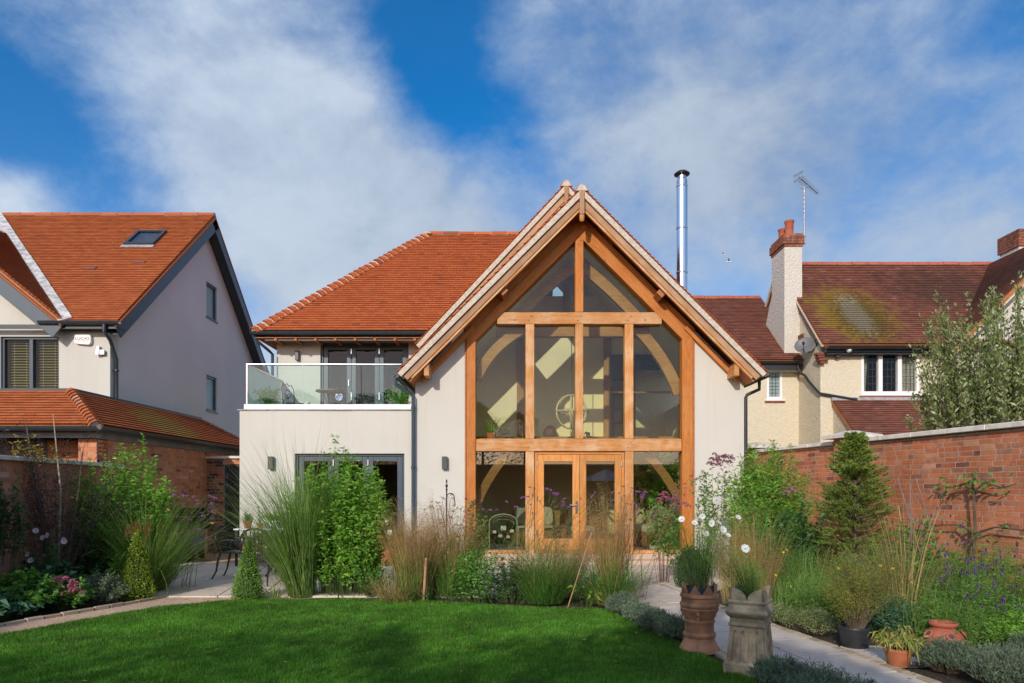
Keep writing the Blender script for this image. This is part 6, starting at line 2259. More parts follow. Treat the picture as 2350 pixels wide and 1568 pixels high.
# leaf colours
LM = {
    'bright': leafmat('bright_leaf', (0.129, 0.305, 0.033), (0.199, 0.427, 0.054), (0.366, 0.504, 0.076), .4),
    'mid': leafmat('mid_leaf', (0.075, 0.200, 0.030), (0.125, 0.300, 0.047), (0.200, 0.384, 0.067), .35),
    'dark': leafmat('dark_leaf', (0.030, 0.083, 0.021), (0.053, 0.128, 0.030), (0.075, 0.165, 0.045), .25),
    'deep': leafmat('deep_leaf', (.025, .06, .018), (.04, .085, .024), (.07, .12, .03), .25),
    'blue': leafmat('bluegreen_leaf', (0.042, 0.119, 0.070), (0.070, 0.168, 0.091), (0.112, 0.224, 0.126), .3),
    'box': leafmat('box_leaf', (0.111, 0.254, 0.030), (0.186, 0.355, 0.051), (0.304, 0.456, 0.075), .3),
    'boxy': leafmat('golden_box_leaf', (0.159, 0.273, 0.022), (0.288, 0.403, 0.037), (0.460, 0.517, 0.071), .35),
    'silver': leafmat('silver_leaf', (0.125, 0.188, 0.106), (0.213, 0.288, 0.175), (0.338, 0.400, 0.275), .25, .7, .2),
    'lav': leafmat('lavender_leaf', (0.087, 0.132, 0.076), (0.142, 0.193, 0.122), (0.223, 0.274, 0.193), .2, .8, .15),
    'olive': leafmat('olive_leaf', (.12, .17, .045), (.21, .27, .075), (.44, .48, .27), .3, .45, .5),
    'grass': leafmat('grass_blade', (0.064, 0.172, 0.029), (0.100, 0.252, 0.040), (0.162, 0.306, 0.072), .35),
    'misc': leafmat('miscanthus_blade', (.12, .23, .045), (.20, .32, .07), (.36, .45, .16), .4),
    'straw': leafmat('straw_blade', (0.287, 0.273, 0.086), (0.431, 0.331, 0.129), (0.604, 0.431, 0.187), .3, .7),
    'brown': leafmat('brown_plume', (0.288, 0.144, 0.065), (0.432, 0.223, 0.108), (0.576, 0.346, 0.173), .35, .8),
    'rust': leafmat('rust_plume', (.26, .07, .025), (.34, .11, .035), (.40, .17, .06), .3, .8),
    'purple_l': leafmat('purple_maple_leaf', (.030, .012, .018), (.055, .022, .030), (.10, .05, .05), .3),
    'fern': leafmat('feathery_green', (0.097, 0.225, 0.032), (0.153, 0.306, 0.048), (0.241, 0.386, 0.081), .4),
    'ferny': leafmat('feathery_olive', (0.162, 0.203, 0.030), (0.257, 0.270, 0.047), (0.405, 0.351, 0.081), .4),
    'yellowing': leafmat('yellowing_leaf', (0.207, 0.276, 0.057), (0.322, 0.345, 0.081), (0.460, 0.345, 0.115), .35),
    'kale': leafmat('kale_leaf', (0.060, 0.132, 0.108), (0.108, 0.204, 0.168), (0.168, 0.264, 0.228), .2),
    'spruce': leafmat('spruce_needle', (.11, .18, .028), (.19, .27, .045), (.32, .38, .075), .25),
    'yel': leafmat('yellow_leaf', (.30, .28, .03), (.40, .33, .05), (.35, .20, .04), .35),
    'vio': leafmat('violet_petal', (.10, .04, .20), (.17, .07, .28), (.25, .12, .34), .3),
    'verb': leafmat('verbena_petal', (.27, .09, .36), (.40, .15, .44), (.50, .24, .50), .35),
    'seed': leafmat('dark_seed_head', (.035, .018, .030), (.06, .03, .045), (.10, .04, .07), .1),
    'pink': leafmat('pink_petal', (.50, .07, .22), (.65, .14, .32), (.72, .28, .42), .35),
    'mauve': leafmat('mauve_head', (.24, .07, .14), (.38, .13, .22), (.46, .22, .30), .3),
    'white': leafmat('white_petal', (.70, .72, .74), (.78, .80, .80), (.80, .80, .76), .35),
    'palepink': leafmat('pale_pink_petal', (.65, .45, .55), (.75, .58, .66), (.78, .65, .70), .35),
    'gold': leafmat('golden_petal', (.70, .40, .02), (.80, .50, .03), (.80, .55, .05), .3),
}


def shared_head(name, mat, n=26, r=.02, L=.014, W_=.008, dome=True):
    R = newrng()
    d = unit(R.standard_normal((n, 3)))
    if dome:
        d[:, 2] = np.abs(d[:, 2]) * .7
    P = d * r * (.5 + .5 * R.random((n, 1)))
    V, Fc = leaf_arrays(P, d + R.standard_normal((n, 3)) * .4, R.standard_normal((n, 3)), L, W_)
    return npmesh(name, V, Fc, mat)


def petal_flower(name, petals, r, w, mat, cup=.2):
    a = np.arange(petals) / petals * 2 * np.pi
    P = np.stack([np.cos(a) * .15 * r, np.sin(a) * .15 * r, np.zeros(petals)], 1)
    V = []
    for k in range(petals):
        d = np.array([math.cos(a[k]), math.sin(a[k]), 0])
        s = np.array([-d[1], d[0], 0])
        up = np.array([0, 0, 1.0])
        V += [d * .1 * r, d * .55 * r - s * w * .42 + up * cup * r * .25, d * .97 * r - s * w * .40 + up * cup * r * .8, d * 1.0 * r + up * cup * r * .85, d * .97 * r + s * w * .40 + up * cup * r * .8, d * .55 * r + s * w * .42 + up * cup * r * .25]
    me = bpy.data.meshes.new(name)
    me.from_pydata([tuple(v) for v in V], [], [tuple(range(k * 6, k * 6 + 6)) for k in range(petals)])
    me.materials.append(mat)
    return me


HEAD_V = shared_head('flower_head', LM['verb'], 34, .024, .016, .010)
HEAD_S = shared_head('seed_head', LM['seed'], 24, .017, .013, .008)
COSMOS = petal_flower('cosmos_flower', 8, .040, .027, LM['white'], .3)
COSMOS_C = MB().blob((0, 0, .006), .009, .009, .006, 8, 5).mesh('flower_centre', plain('yellow_centre', (.55, .33, .02), .7))
ANEM = petal_flower('anemone_flower', 5, .034, .04, LM['palepink'], .2)
DAISY = petal_flower('yellow_flower', 12, .022, .011, LM['gold'], .1)


def face_m(p, aim, s=1.0, spin=0.0):
    return Matrix.Translation(p) @ Vector(aim).to_track_quat('Z', 'Y').to_matrix().to_4x4() @ Matrix.Rotation(spin, 4, 'Z') @ Matrix.Diagonal((s, s, s, 1))


def wiry(name, label, cat, base, heads, Y, mesh, stem, group=None, spread=.25, dark=(), yj=.25, base_z=0.0, part='flower_head', hs=1.0):
    """wiry stems from one clump up to flower heads at places of the picture"""
    R = newrng()
    rt = thing(name, label, cat, base, 0, group)
    b = np.array(base)
    tops = []
    for i, (dx, dy) in enumerate(list(heads) + list(dark)):
        p = W(dx, dy, Y + R.uniform(-yj, yj))
        tops.append(np.array(p))
        link(part if i < len(heads) else 'seed_head', mesh if i < len(heads) else HEAD_S, rt, face_m(p, (R.normal(0, .3), R.normal(0, .3), 1), hs * R.uniform(.8, 1.25), R.random() * 6))
    tops = np.array(tops)
    n = len(tops)
    P0 = b + np.stack([R.normal(0, spread, n), R.normal(0, spread * .5, n), np.full(n, base_z)], 1)
    P1 = P0 * .45 + tops * .55
    P1[:, 2] = P0[:, 2] * .38 + tops[:, 2] * .62
    P1[:, :2] += R.standard_normal((n, 2)) * .04
    tt = np.broadcast_to(np.linspace(0, 1, 8), (n, 8))
    V, Fc = tubes_np(curve3(P0[:, None], P1[:, None], tops[:, None], tt), np.linspace(.0042, .0022, 8))
    link('stems', npmesh('stems', V, Fc, stem), rt, None, kind='stuff')
    return rt, P0, P1, tops


def cr_(pts, ox, oy, s):
    return [((ox + x / s) / 1.0894, (oy + y / s) / 1.0894) for x, y in pts]


def heads_cluster(rt, centers, mesh, n, spread, part='flower_head', s=1.0):
    R = newrng()
    for c in centers:
        for k in range(n):
            p = Vector(c) + Vector((R.normal(0, spread[0]), R.normal(0, spread[1]), R.normal(0, spread[2])))
            link(part, mesh, rt, face_m(p, (R.normal(0, .4), R.normal(0, .4), 1), s * R.uniform(.8, 1.3), R.random() * 6))


# ================================================================== lawn blades
def lawn_grass():
    R = newrng()
    N_ = 520000
    x = R.uniform(-6.6, 2.4, N_)
    # more blades where they show larger
    y = 4.75 + (9.3 - 4.75) * R.random(N_) ** 1.25
    poly = np.array(LAWN)
    ins = np.zeros(N_, bool)
    j = len(poly) - 1
    for i in range(len(poly)):
        xi, yi = poly[i]
        xj, yj = poly[j]
        cond = (yi > y) != (yj > y)
        ins ^= cond & (x < (xj - xi) * (y - yi) / (yj - yi + 1e-12) + xi)
        j = i
    x, y = x[ins], y[ins]
    n = len(x)
    ph = R.random(n) * 2 * np.pi
    # mower stripes and tufts change height and lean
    tuft = np.sin(x * 5.1 + 1.3 * np.sin(y * 3.7)) * np.sin(y * 4.3 + 1.1 * np.sin(x * 2.9))
    L = (.028 + .010 * tuft + .010 * R.random(n)).clip(.012, .06)
    lean = .45 + .35 * R.standard_normal(n)
    D = np.stack([np.sin(lean) * np.cos(ph), np.sin(lean) * np.sin(ph), np.abs(np.cos(lean)) + .1], 1)
    P = np.stack([x, y, np.zeros(n)], 1)
    S = np.stack([-np.sin(ph), np.cos(ph), np.zeros(n)], 1) * (.0026 + .0014 * R.random(n))[:, None]
    V = np.stack([P - S, P + S, P + unit(D) * L[:, None]], 1).reshape(-1, 3)
    m, b, p = material('lawn_blade')
    r = b.n('ShaderNodeNewGeometry').outputs['Random Per Island']
    c = b.ramp(r, [(0, (.055, .17, .012)), (.6, (.085, .255, .018)), (.88, (.13, .31, .03)), (1, (.30, .33, .09))])
    nz = b.noise(pos_of(b), 1.1, 4, .6)
    nz2 = b.noise(pos_of(b), 6.0, 3, .6)
    c = b.mixc(1.0, c, b.math('MULTIPLY', b.remap(nz, .3, .7, .72, 1.3), b.remap(nz2, .3, .7, .85, 1.18)), 'MULTIPLY')
    b.link(c, p.inputs['Base Color'])
    p.inputs['Roughness'].default_value = .5
    p.inputs['Specular IOR Level'].default_value = .3
    tr = b.n('ShaderNodeBsdfTranslucent')
    b.link(b.mixc(1.0, c, (1.3, 1.3, .5), 'MULTIPLY'), tr.inputs[0])
    mx = b.n('ShaderNodeMixShader')
    mx.inputs[0].default_value = .35
    b.link(p.outputs[0], mx.inputs[1])
    b.link(tr.outputs[0], mx.inputs[2])
    b.link(mx.outputs[0], m.node_tree.nodes['Material Output'].inputs[0])
    link('grass', npmesh('grass', V, np.arange(n * 3).reshape(-1, 3), m), None, None, kind='stuff')


lawn_grass()

# ================================================================== left bed
mp_root, mp_tips = leafy('maple_tree', 'slender purple leaved maple against the shaded brick wall', 'tree', (-6.10, 9.15, 0), 1.0, .55, 2.5, 46, 62, .075, .012, LM['purple_l'], M_STEMB, t0=.30, dome=.25, sb=.10, droop=.5, up=-.1, jit=.07, stem_r=.007)
for (xa, xb, xc, zt_) in ((-.05, -.28, -.42, 2.45), (.02, .05, -.05, 2.5), (.05, .3, .35, 2.0)):
    MB().tube([(-6.10 + xa, 9.15, -.05), (-6.10 + xb * .6, 9.15, .8), (-6.10 + xb, 9.15, 1.5), (-6.10 + xc, 9.15, zt_)], [.022, .018, .013, .005], 7).build('trunk', M_STEMB if xa < 0 else plain('pale_bark', (.36, .28, .21), .8, var=.3, scale=12) if xa < .03 else M_STEMB, mp_root)
leafy('ivy', 'dark evergreen climber on the brick wall at the picture edge', 'climber', (-6.12, 8.05, .6), .35, .16, 1.05, 60, 30, .05, .035, LM['deep'], M_STEMB, t0=.1, dome=.4, sb=.8)
leafy('shrub', 'sparse yellow leaved shrub showing over the left wall coping', 'shrub', (-6.45, 8.9, 1.65), .75, .15, .52, 22, 9, .07, .022, LM['yel'], M_STEMB, t0=.45, dome=.3, sb=.7)
an_r, _ = leafy('anemone', 'pale pink japanese anemones in front of the shaded brick wall', 'flowering plant', (-6.05, 8.75, 0), .42, .3, .8, 30, 14, .07, .05, LM['dark'], t0=.3)
R_ = newrng()
for (dx, dy) in ((82, 1218), (98, 1234), (109, 1229), (147, 1243), (63, 1272), (70, 1286), (146, 1239)):
    p = W(dx, dy, 8.6)
    link('flower', ANEM, an_r, face_m(p, (.2 * R_.normal(), -1, .3), 1.0, R_.random()))
    MB().tube([p, Vector((p.x * .5 - 3.0, 8.65, p.z * .5)), Vector((-6.0 + R_.normal() * .12, 8.7, 0))], .003, 4).build('stem', M_STEMB, an_r)
leafy('geranium', 'lush green geranium clump at the front of the left bed', 'plant', (-5.88, 8.15, 0), .46, .42, .52, 90, 22, .065, .052, LM['mid'], t0=.5, dome=.6, up=.0, droop=.3, flat=.35)
leafy('geranium', 'darker geranium clump behind, at the foot of the maple', 'plant', (-6.0, 8.75, 0), .45, .35, .6, 70, 18, .07, .05, LM['blue'], t0=.4, dome=.6, up=.0, droop=.3, flat=.35)
leafy('hosta', 'low hosta with pale edged leaves beside the path edging', 'plant', (-5.82, 7.75, 0), .34, .3, .28, 40, 6, .115, .075, LM['blue'], t0=.7, dome=.5, sb=.2, up=.1, droop=.35, flat=.25)
hy, tips = leafy('hydrangea', 'pink flowering low hydrangea between geranium and grey shrub', 'flowering plant', (-5.58, 8.5, 0), .40, .3, .40, 60, 20, .055, .04, LM['mid'], t0=.4, dome=.6, up=.1)
PF = shared_head('flower_head', LM['pink'], 22, .030, .024, .018)
hcs = [W(dx, dy, 8.3) for dx, dy in ((115, 1332), (125, 1340), (137, 1336), (150, 1328), (160, 1345), (165, 1352), (172, 1358), (140, 1350), (180, 1352), (188, 1362), (150, 1362), (130, 1330), (178, 1340), (165, 1335))]
for p in hcs:
    link('flower_head', PF, hy, face_m(p, (0, -.4, 1), random.uniform(.8, 1.2), random.random() * 6))
leafy('shrub', 'small grey green shrub between pink flowers and golden cone', 'shrub', (-5.29, 8.85, 0), .33, .28, .44, 90, 34, .024, .011, LM['silver'], M_STEMB, t0=.25, dome=.6)
topiary('topiary', 'golden green leafy cone at the corner of bed and patio', 'topiary', (-5.08, 9.25, 0), lambda t: .215 * (1 - t ** 1.7) * min(1, t * 6 + .55) * (1 - .25 * t), .93, 5200, .026, .017, LM['boxy'])
leafy('fern', 'small upright fern behind the grey green shrub', 'fern', (-5.72, 9.3, 0), .25, .2, .52, 12, 50, .045, .010, LM['mid'], t0=.15, dome=.3, up=.1)
leafy('shrub', 'dark glossy evergreen shrub low against the brick wall', 'shrub', (-6.2, 9.9, 0), .42, .35, .95, 60, 30, .06, .03, LM['deep'], M_STEMB)
leafy('shrub', 'tall bright green shrub against the end of the left brick wall', 'shrub', (-5.95, 10.5, 0), .78, .5, 2.1, 220, 56, .078, .029, LM['bright'], M_STEMB, t0=.15, dome=.42, sb=.45, up=.25)
grass('ornamental_grass', 'green arching grass leaning over the patio from the left bed', 'ornamental grass', (-5.30, 9.95, 0), 850, .22, 1.35, (.35, .22), 1.0, .008, LM['misc'], bias=(.45, -.1))
ast, _ = leafy('astilbe', 'astilbe with rusty seed plumes beside the golden cone', 'plant', (-5.38, 9.6, 0), .36, .25, .62, 34, 26, .08, .022, LM['bright'], t0=.25, dome=.4, up=.1, droop=.4)
Rr = newrng()
pc = [W(dx, dy, 9.3) for dx, dy in ((290, 1225), (300, 1215), (312, 1208), (322, 1218), (333, 1212), (343, 1206), (338, 1228), (305, 1230))]
for p in pc:
    P = np.array(p) + Rr.standard_normal((60, 3)) * np.array([.010, .010, .045])
    V, Fc = leaf_arrays(P, Rr.standard_normal((60, 3)) + np.array([0, 0, 1.0]), Rr.standard_normal((60, 3)), .022, .009)
    link('plume', npmesh('plume', V, Fc, LM['rust']), ast, None)
LV = [(410, 260), (400, 315), (500, 300), (490, 330), (545, 325), (640, 325), (680, 380), (690, 420), (750, 420), (580, 380), (525, 455), (265, 430), (855, 320), (890, 335), (930, 350), (890, 415), (870, 440), (855, 525), (915, 525), (890, 620), (750, 540), (770, 580), (690, 750), (730, 760), (740, 890), (865, 895), (820, 865), (320, 890), (590, 625), (410, 595), (380, 610), (900, 600), (660, 330), (505, 315), (915, 545)]
wiry('verbena', 'purple verbena on wiry stems in front of the barbecue', 'flowering plant', (-5.3, 10.3, 0), cr_(LV, 360, 1180, 5.228), 10.2, HEAD_V, M_STEM, spread=.2)
leafy('undergrowth', None, None, (-6.1, 11.0, 0), .5, .6, .45, 50, 20, .05, .025, LM['dark'])[0]['kind'] = 'stuff'
leafy('undergrowth', None, None, (-5.9, 9.2, 0), .6, .9, .35, 60, 22, .05, .025, LM['deep'])[0]['kind'] = 'stuff'
leafy('undergrowth', None, None, (-6.0, 7.0, 0), .5, .6, .30, 50, 20, .06, .04, LM['dark'])[0]['kind'] = 'stuff'

# ================================================================== middle border
topiary('topiary', 'clipped green box cone at the lawn edge in front of the patio chairs', 'topiary', (-3.56, 9.22, 0), lambda t: .215 * (1 - t ** 1.15) * min(1, t * 5 + .62), .85, 5600, .020, .013, LM['box'])
ms_, C = grass('ornamental_grass', 'tall fountain of green grass arching left of the big leafy shrub', 'ornamental grass', (-2.93, 9.5, 0), 1300, .17, 1.62, (.16, .15), .95, .0075, LM['misc'], bias=(-.55, 0), k=8)
grass('', '', '', (-2.93, 9.5, 0), 160, .17, 1.75, (.10, .10), .35, .007, LM['misc'], bias=(-.1, 0), root=ms_, part='upright_blades')
leafy('shrub', 'big bright green leafy shrub in front of the dark folding doors', 'shrub', (-2.42, 9.75, 0), .74, .55, 1.98, 300, 62, .074, .031, LM['bright'], M_STEM, t0=.12, dome=.45, sb=.6, up=.15, droop=.35)
leafy('shrub', 'low leafy offshoot at the right foot of the big bright shrub', 'shrub', (-1.95, 9.5, 0), .36, .3, .55, 60, 22, .055, .026, LM['mid'], t0=.2, dome=.6)
bg, C = grass('ornamental_grass', 'golden brown feathery grass right of the big leafy shrub', 'ornamental grass', (-1.32, 9.35, 0), 1000, .22, .96, (.13, .12), .35, .0038, LM['straw'], k=6)
plumes(bg, C, slice(0, 650), LM['brown'], 26, .05, .02, .38, w=.0030)
grass('', '', '', (-1.32, 9.35, 0), 500, .24, .6, (.16, .12), .5, .006, LM['grass'], root=bg, part='green_blades')
grass('', '', '', (-1.55, 9.12, 0), 500, .22, .42, (.7, .3), .8, .005, LM['straw'], root=bg, part='dead_blades')
bg2, C = grass('ornamental_grass', 'reddish brown grass behind the wooden stake', 'ornamental grass', (-.85, 9.55, 0), 480, .22, 1.02, (.18, .14), .35, .0036, LM['straw'], k=6, bias=(.1, 0))
plumes(bg2, C, slice(0, 360), LM['brown'], 26, .05, .025, .42, w=.0030)
grass('', '', '', (-.85, 9.5, 0), 420, .25, .7, (.25, .15), .5, .006, LM['grass'], root=bg2, part='green_blades')
VD = [(935, 290), (1000, 295), (1030, 305), (930, 345), (910, 365), (945, 365), (835, 390), (1045, 355), (1060, 385), (1025, 385), (1115, 255), (1075, 240), (1125, 315), (1215, 250), (1200, 200), (1460, 300), (1500, 275), (1495, 310), (1455, 335), (1480, 370), (1385, 255), (1430, 460), (1475, 460), (1515, 630), (1485, 665), (1495, 740)]
wiry('verbena', 'verbena gone to dark seed heads around the shepherd crook', 'flowering plant', (-.95, 9.7, 0), cr_([(1190, 500), (1370, 480), (745, 695), (1065, 570)], 900, 1200, 5.227), 9.9, HEAD_V, M_STEMR, dark=cr_(VD, 900, 1200, 5.227), spread=.22)
leafy('shrub', 'thin leafy shrub right of the shepherd crook', 'shrub', (-.62, 10.1, 0), .34, .25, 1.28, 34, 26, .075, .022, LM['mid'], M_STEMB, t0=.35, dome=.3)
pr, _ = leafy('perennial', 'green leafy perennial with whorled leaves at the lawn edge', 'plant', (-.47, 8.98, 0), .34, .26, .82, 46, 40, .065, .020, LM['mid'], t0=.1, dome=.35, sb=.6, up=.05, droop=.35, jit=.008)
leafy('perennial', 'second leafy perennial, darker, left of the dark grass clump', 'plant', (-.02, 9.05, 0), .28, .24, .58, 40, 30, .06, .020, LM['dark'], t0=.1, dome=.4, sb=.5, droop=.35)
dg, C = grass('ornamental_grass', 'dark green grass clump at the lawn edge below the french doors', 'ornamental grass', (.42, 8.98, 0), 1100, .25, .72, (.38, .25), .9, .006, LM['grass'])
C2 = grass('', '', '', (.42, 9.0, 0), 200, .25, .82, (.34, .2), .3, .0028, LM['straw'], root=dg, part='flower_stems')[1]
plumes(dg, C2, slice(0, 200), LM['brown'], 12, .05, .03, .5, w=.0026)
pg_, C = grass('ornamental_grass', 'hazy brown grass in front of the left french door', 'ornamental grass', (.80, 9.55, 0), 260, .16, .86, (.20, .16), .6, .0032, LM['straw'], k=6)
plumes(pg_, C, slice(0, 260), LM['brown'], 34, .055, .035, .40, w=.0028)
pg2, C = grass('ornamental_grass', 'brown plumed grass with a tall dark tuft before the right oak post', 'ornamental grass', (1.30, 9.1, 0), 420, .13, 1.12, (.10, .09), .28, .0036, LM['straw'], k=6, bias=(.1, 0))
plumes(pg2, C, slice(0, 360), LM['brown'], 30, .05, .028, .42, w=.0030)
grass('', '', '', (1.25, 8.95, 0), 900, .28, .68, (.50, .25), .8, .0055, LM['grass'], root=pg2, part='green_blades')
grass('', '', '', (1.30, 8.75, 0), 260, .2, .55, (.8, .25), .6, .004, LM['straw'], root=pg2, part='dead_blades')
ca, _ = leafy('perennial', 'pale broad leaved seedling at the foot of the bamboo cane', 'plant', (.95, 8.72, 0), .22, .14, .40, 10, 7, .085, .045, LM['bright'], t0=.3, dome=.5, droop=.6)
CV = [(835, 515), (870, 530), (905, 560), (935, 575), (905, 640), (990, 640), (1000, 670), (1045, 690), (1300, 550), (1270, 580), (1285, 625), (1375, 635), (1475, 545), (1470, 630), (1245, 690), (930, 690), (985, 680), (605, 600), (655, 590), (290, 720), (355, 715), (205, 630), (215, 710), (920, 565), (940, 560), (1010, 610), (450, 640), (540, 690)]
CVd = [(675, 500), (715, 505), (705, 570), (685, 665), (700, 750), (1160, 605), (1155, 830), (140, 630), (60, 610), (110, 675), (130, 770), (770, 632), (910, 970), (915, 945)]
wiry('verbena', 'purple verbena on long stems crossing the left french door', 'flowering plant', (.15, 9.35, 0), cr_(CV, 1150, 1090, 3.852), 9.5, HEAD_V, M_STEM, dark=cr_(CVd, 1150, 1090, 3.852), spread=.35)
CW = [(1715, 545), (1755, 575), (1785, 550), (1715, 695), (1690, 655), (1750, 600), (2060, 540), (1760, 810), (1710, 740)]
CWd = [(1565, 487), (1535, 555), (1580, 580), (1655, 505), (1665, 545), (1610, 660), (1645, 660), (1520, 825), (2160, 465), (2165, 505), (2230, 390), (2285, 415), (2340, 340), (2165, 570), (2220, 525), (1590, 765), (1640, 810), (1715, 840), (1790, 960)]
wiry('verbena', 'verbena with purple and dark heads right of the french doors', 'flowering plant', (1.35, 9.3, 0), cr_(CW, 1150, 1090, 3.852), 9.4, HEAD_V, M_STEMR, dark=cr_(CWd, 1150, 1090, 3.852), spread=.25)
leafy('undergrowth', None, None, (-.2, 9.2, 0), 1.6, .35, .16, 90, 14, .04, .018, LM['dark'], dome=.4, sb=.9)[0]['kind'] = 'stuff'
grass('sedge', 'short pale tuft of sedge right of the box cone', 'grass tuft', (-3.22, 9.28, 0), 40, .08, .30, (.4, .25), .6, .008, LM['boxy'])

gl_group = 'silver green edging mounds left of the path'
for (x, y, r, h, lab) in ((1.33, 8.15, .21, .25, 'silver edging mound farthest up the path, below the brown grass'),
                          (1.42, 7.68, .20, .22, 'silver edging mound second from the grasses along the path'),
                          (1.52, 7.22, .20, .22, 'silver edging mound third along the path'),
                          (1.60, 6.83, .19, .23, 'silver edging mound just behind the round chimney pot'),
                          (1.98, 5.02, .20, .26, 'lavender mound touching the square chimney pot'),
                          (2.13, 4.72, .23, .27, 'lavender mound in front of the square chimney pot'),
                          (2.28, 4.42, .22, .25, 'lavender mound nearest the camera beside the path')):
    n_ = 420
    leafy('lavender', lab, 'lavender', (x, y, 0), r, r * 1.25, h, n_, 22, .030, .0055, LM['lav'], M_STEMB, t0=.45, dome=.62, sb=.5, up=.9, droop=.0, jit=.006, group=gl_group, stems=False)

# ================================================================== pots with plants
co, P0, P1, tops = wiry('cosmos', 'white cosmos growing out of the round chimney pot', 'flowering plant', (cpx, cpy, .55), [(1644.6, 1148.7), (1564.5, 1192), (1594, 1200.7), (1612, 1185), (1632, 1200.7), (1621, 1224.6), (1658.6, 1216), (1670.5, 1228.8), (1693.7, 1188), (1650, 1200.7)], 6.2, COSMOS, M_STEM, spread=.05, yj=.08, part='flower')
for o in [c for c in co.children if c.name.startswith('flower')]:
    p = o.matrix_basis.translation
    o.matrix_basis = face_m(p, (random.gauss(.0, .6), -1, .6 + random.gauss(0, .45)), random.uniform(.6, .95), random.random())
    link('flower_centre', COSMOS_C, o, o.matrix_basis.copy())
    WM[o.name] = o.matrix_basis.copy()
for o in [c for c in co.children if c.name.startswith('flower')]:
    for c in o.children:
        c.matrix_parent_inverse = Matrix.Identity(4)
        c.matrix_basis = Matrix.Identity(4)
leafy('', '', '', (cpx, cpy, .55), .30, .25, .66, 44, 80, .055, .0030, LM['fern'], M_STEM, t0=.22, dome=.3, sb=.3, up=.5, jit=.04, root=co, droop=.1, stem_r=.003)
grass('', '', '', (cpx, cpy, .52), 16, .08, .5, (.08, .08), .1, .006, LM['straw'], root=co, part='pale_stalks')
co2, _ = leafy('cosmos', 'feathery cosmos with one white flower in the square chimney pot', 'flowering plant', (spx, spy, .52), .20, .18, .50, 34, 80, .055, .0026, LM['fern'], M_STEM, t0=.15, dome=.4, sb=.3, up=.5, jit=.032, droop=.1, lean=(-.25, 0), stem_r=.003)
p = W(1710, 1259.7, 5.6)
f_ = link('flower', COSMOS, co2, face_m(p, (.1, -1, .5), .95))
MB().tube([p, Vector((spx + .02, spy, .85)), Vector((spx, spy, .55))], .003, 4).build('stem', M_STEM, co2)
leafy('shrub', 'drooping yellowing plant in the terracotta pot by the paving', 'plant', (3.27, 5.78, .13), .20, .17, .20, 34, 13, .070, .019, LM['yellowing'], M_STEMB, t0=.4, dome=.5, up=-.3, droop=.7)
asp, _ = leafy('asparagus', 'feathery yellow green plant growing in the large black pot', 'plant', (3.24, 6.46, .17), .46, .38, .80, 80, 170, .026, .0042, LM['ferny'], M_STEMB, t0=.25, dome=.45, sb=.15, up=.3, jit=.035, droop=.1)
leafy('herb', 'herb in the leftmost small pot of the plant stand', 'plant', (-5.14, 13.28, .86), .13, .12, .2, 24, 14, .03, .018, LM['mid'])
leafy('herb', 'thin herb in the tiny pot of the plant stand', 'plant', (-4.90, 13.26, .82), .10, .10, .38, 10, 14, .03, .012, LM['mid'], t0=.4)
leafy('herb', 'pale green salad leaves in the white bowl planter', 'plant', (-4.62, 13.28, .86), .18, .15, .16, 40, 12, .035, .018, LM['bright'])
leafy('herb', 'yellow green seedlings standing in the terracotta trough', 'plant', (-5.05, 13.26, .42), .17, .10, .24, 26, 12, .05, .012, LM['boxy'])
leafy('herb', 'bright plant in the pot at the foot of the oak frame', 'plant', (-1.13, 13.15, .2), .18, .16, .5, 22, 16, .06, .025, LM['bright'])
dz_, _ = leafy('cosmos', 'white flowered bushy plant in the tall pot by the folding doors', 'flowering plant', (-2.42, 13.2, .33), .27, .22, .85, 50, 50, .035, .006, LM['bright'], M_STEM, t0=.1, dome=.4, jit=.03)
for (dx, dy) in ((887, 1199), (893, 1222), (884, 1196)):
    link('flower', COSMOS, dz_, face_m(W(dx, dy, 12.95), (0, -1, .3), 1.5))
leafy('plant', 'leafy upright plant at the left corner of the balcony', 'plant', (-5.05, 14.25, 3.12), .36, .28, .52, 26, 44, .075, .014, LM['mid'], t0=.2, dome=.3, sb=.2, up=.2, droop=.3)
leafy('plant', 'bright feathery bush at the right end of the balcony', 'plant', (-2.42, 14.6, 3.12), .27, .24, .62, 90, 40, .05, .011, LM['bright'], t0=.1, dome=.45, sb=.4)
spd, _ = grass('spider_plant', 'spider plant arching from its pot behind the upper left pane', 'house plant', (-.43, 14.12, 2.62), 90, .05, .42, (.45, .35), 1.6, .012, LM['bright'])
leafy('house_plant', 'large leaved green house plant behind the lower right pane', 'house plant', (3.35, 15.6, .6), .75, .5, 1.75, 70, 16, .20, .065, LM['mid'], t0=.3, dome=.3, droop=.6, up=-.1)
pot('plant_pot', 'grey floor pot of the large house plant', 'plant pot', 3.35, 15.6, .18, .22, .42, M_LAMP, n=18)
leafy('house_plant', 'small green plant in the terracotta pot on the inside sill', 'house plant', (3.24, 14.10, .34), .14, .12, .15, 30, 12, .045, .032, LM['mid'])
leafy('house_plant', 'climbing plant trained in the wire arch on the inside sill', 'house plant', (2.93, 14.12, .31), .10, .08, .22, 26, 14, .035, .022, LM['mid'])
leafy('house_plant', 'succulent in the left tiny white pot', 'house plant', (.48, 14.72, .70), .05, .05, .06, 14, 5, .03, .015, LM['bright'], stems=False)
leafy('house_plant', 'succulent in the right tiny white pot', 'house plant', (.61, 14.72, .70), .05, .05, .06, 14, 5, .03, .015, LM['bright'], stems=False)
leafy('house_plant', 'tiny plant in the white square planter on the inside sill', 'house plant', (2.60, 14.12, .26), .07, .06, .09, 14, 8, .03, .018, LM['purple_l'])

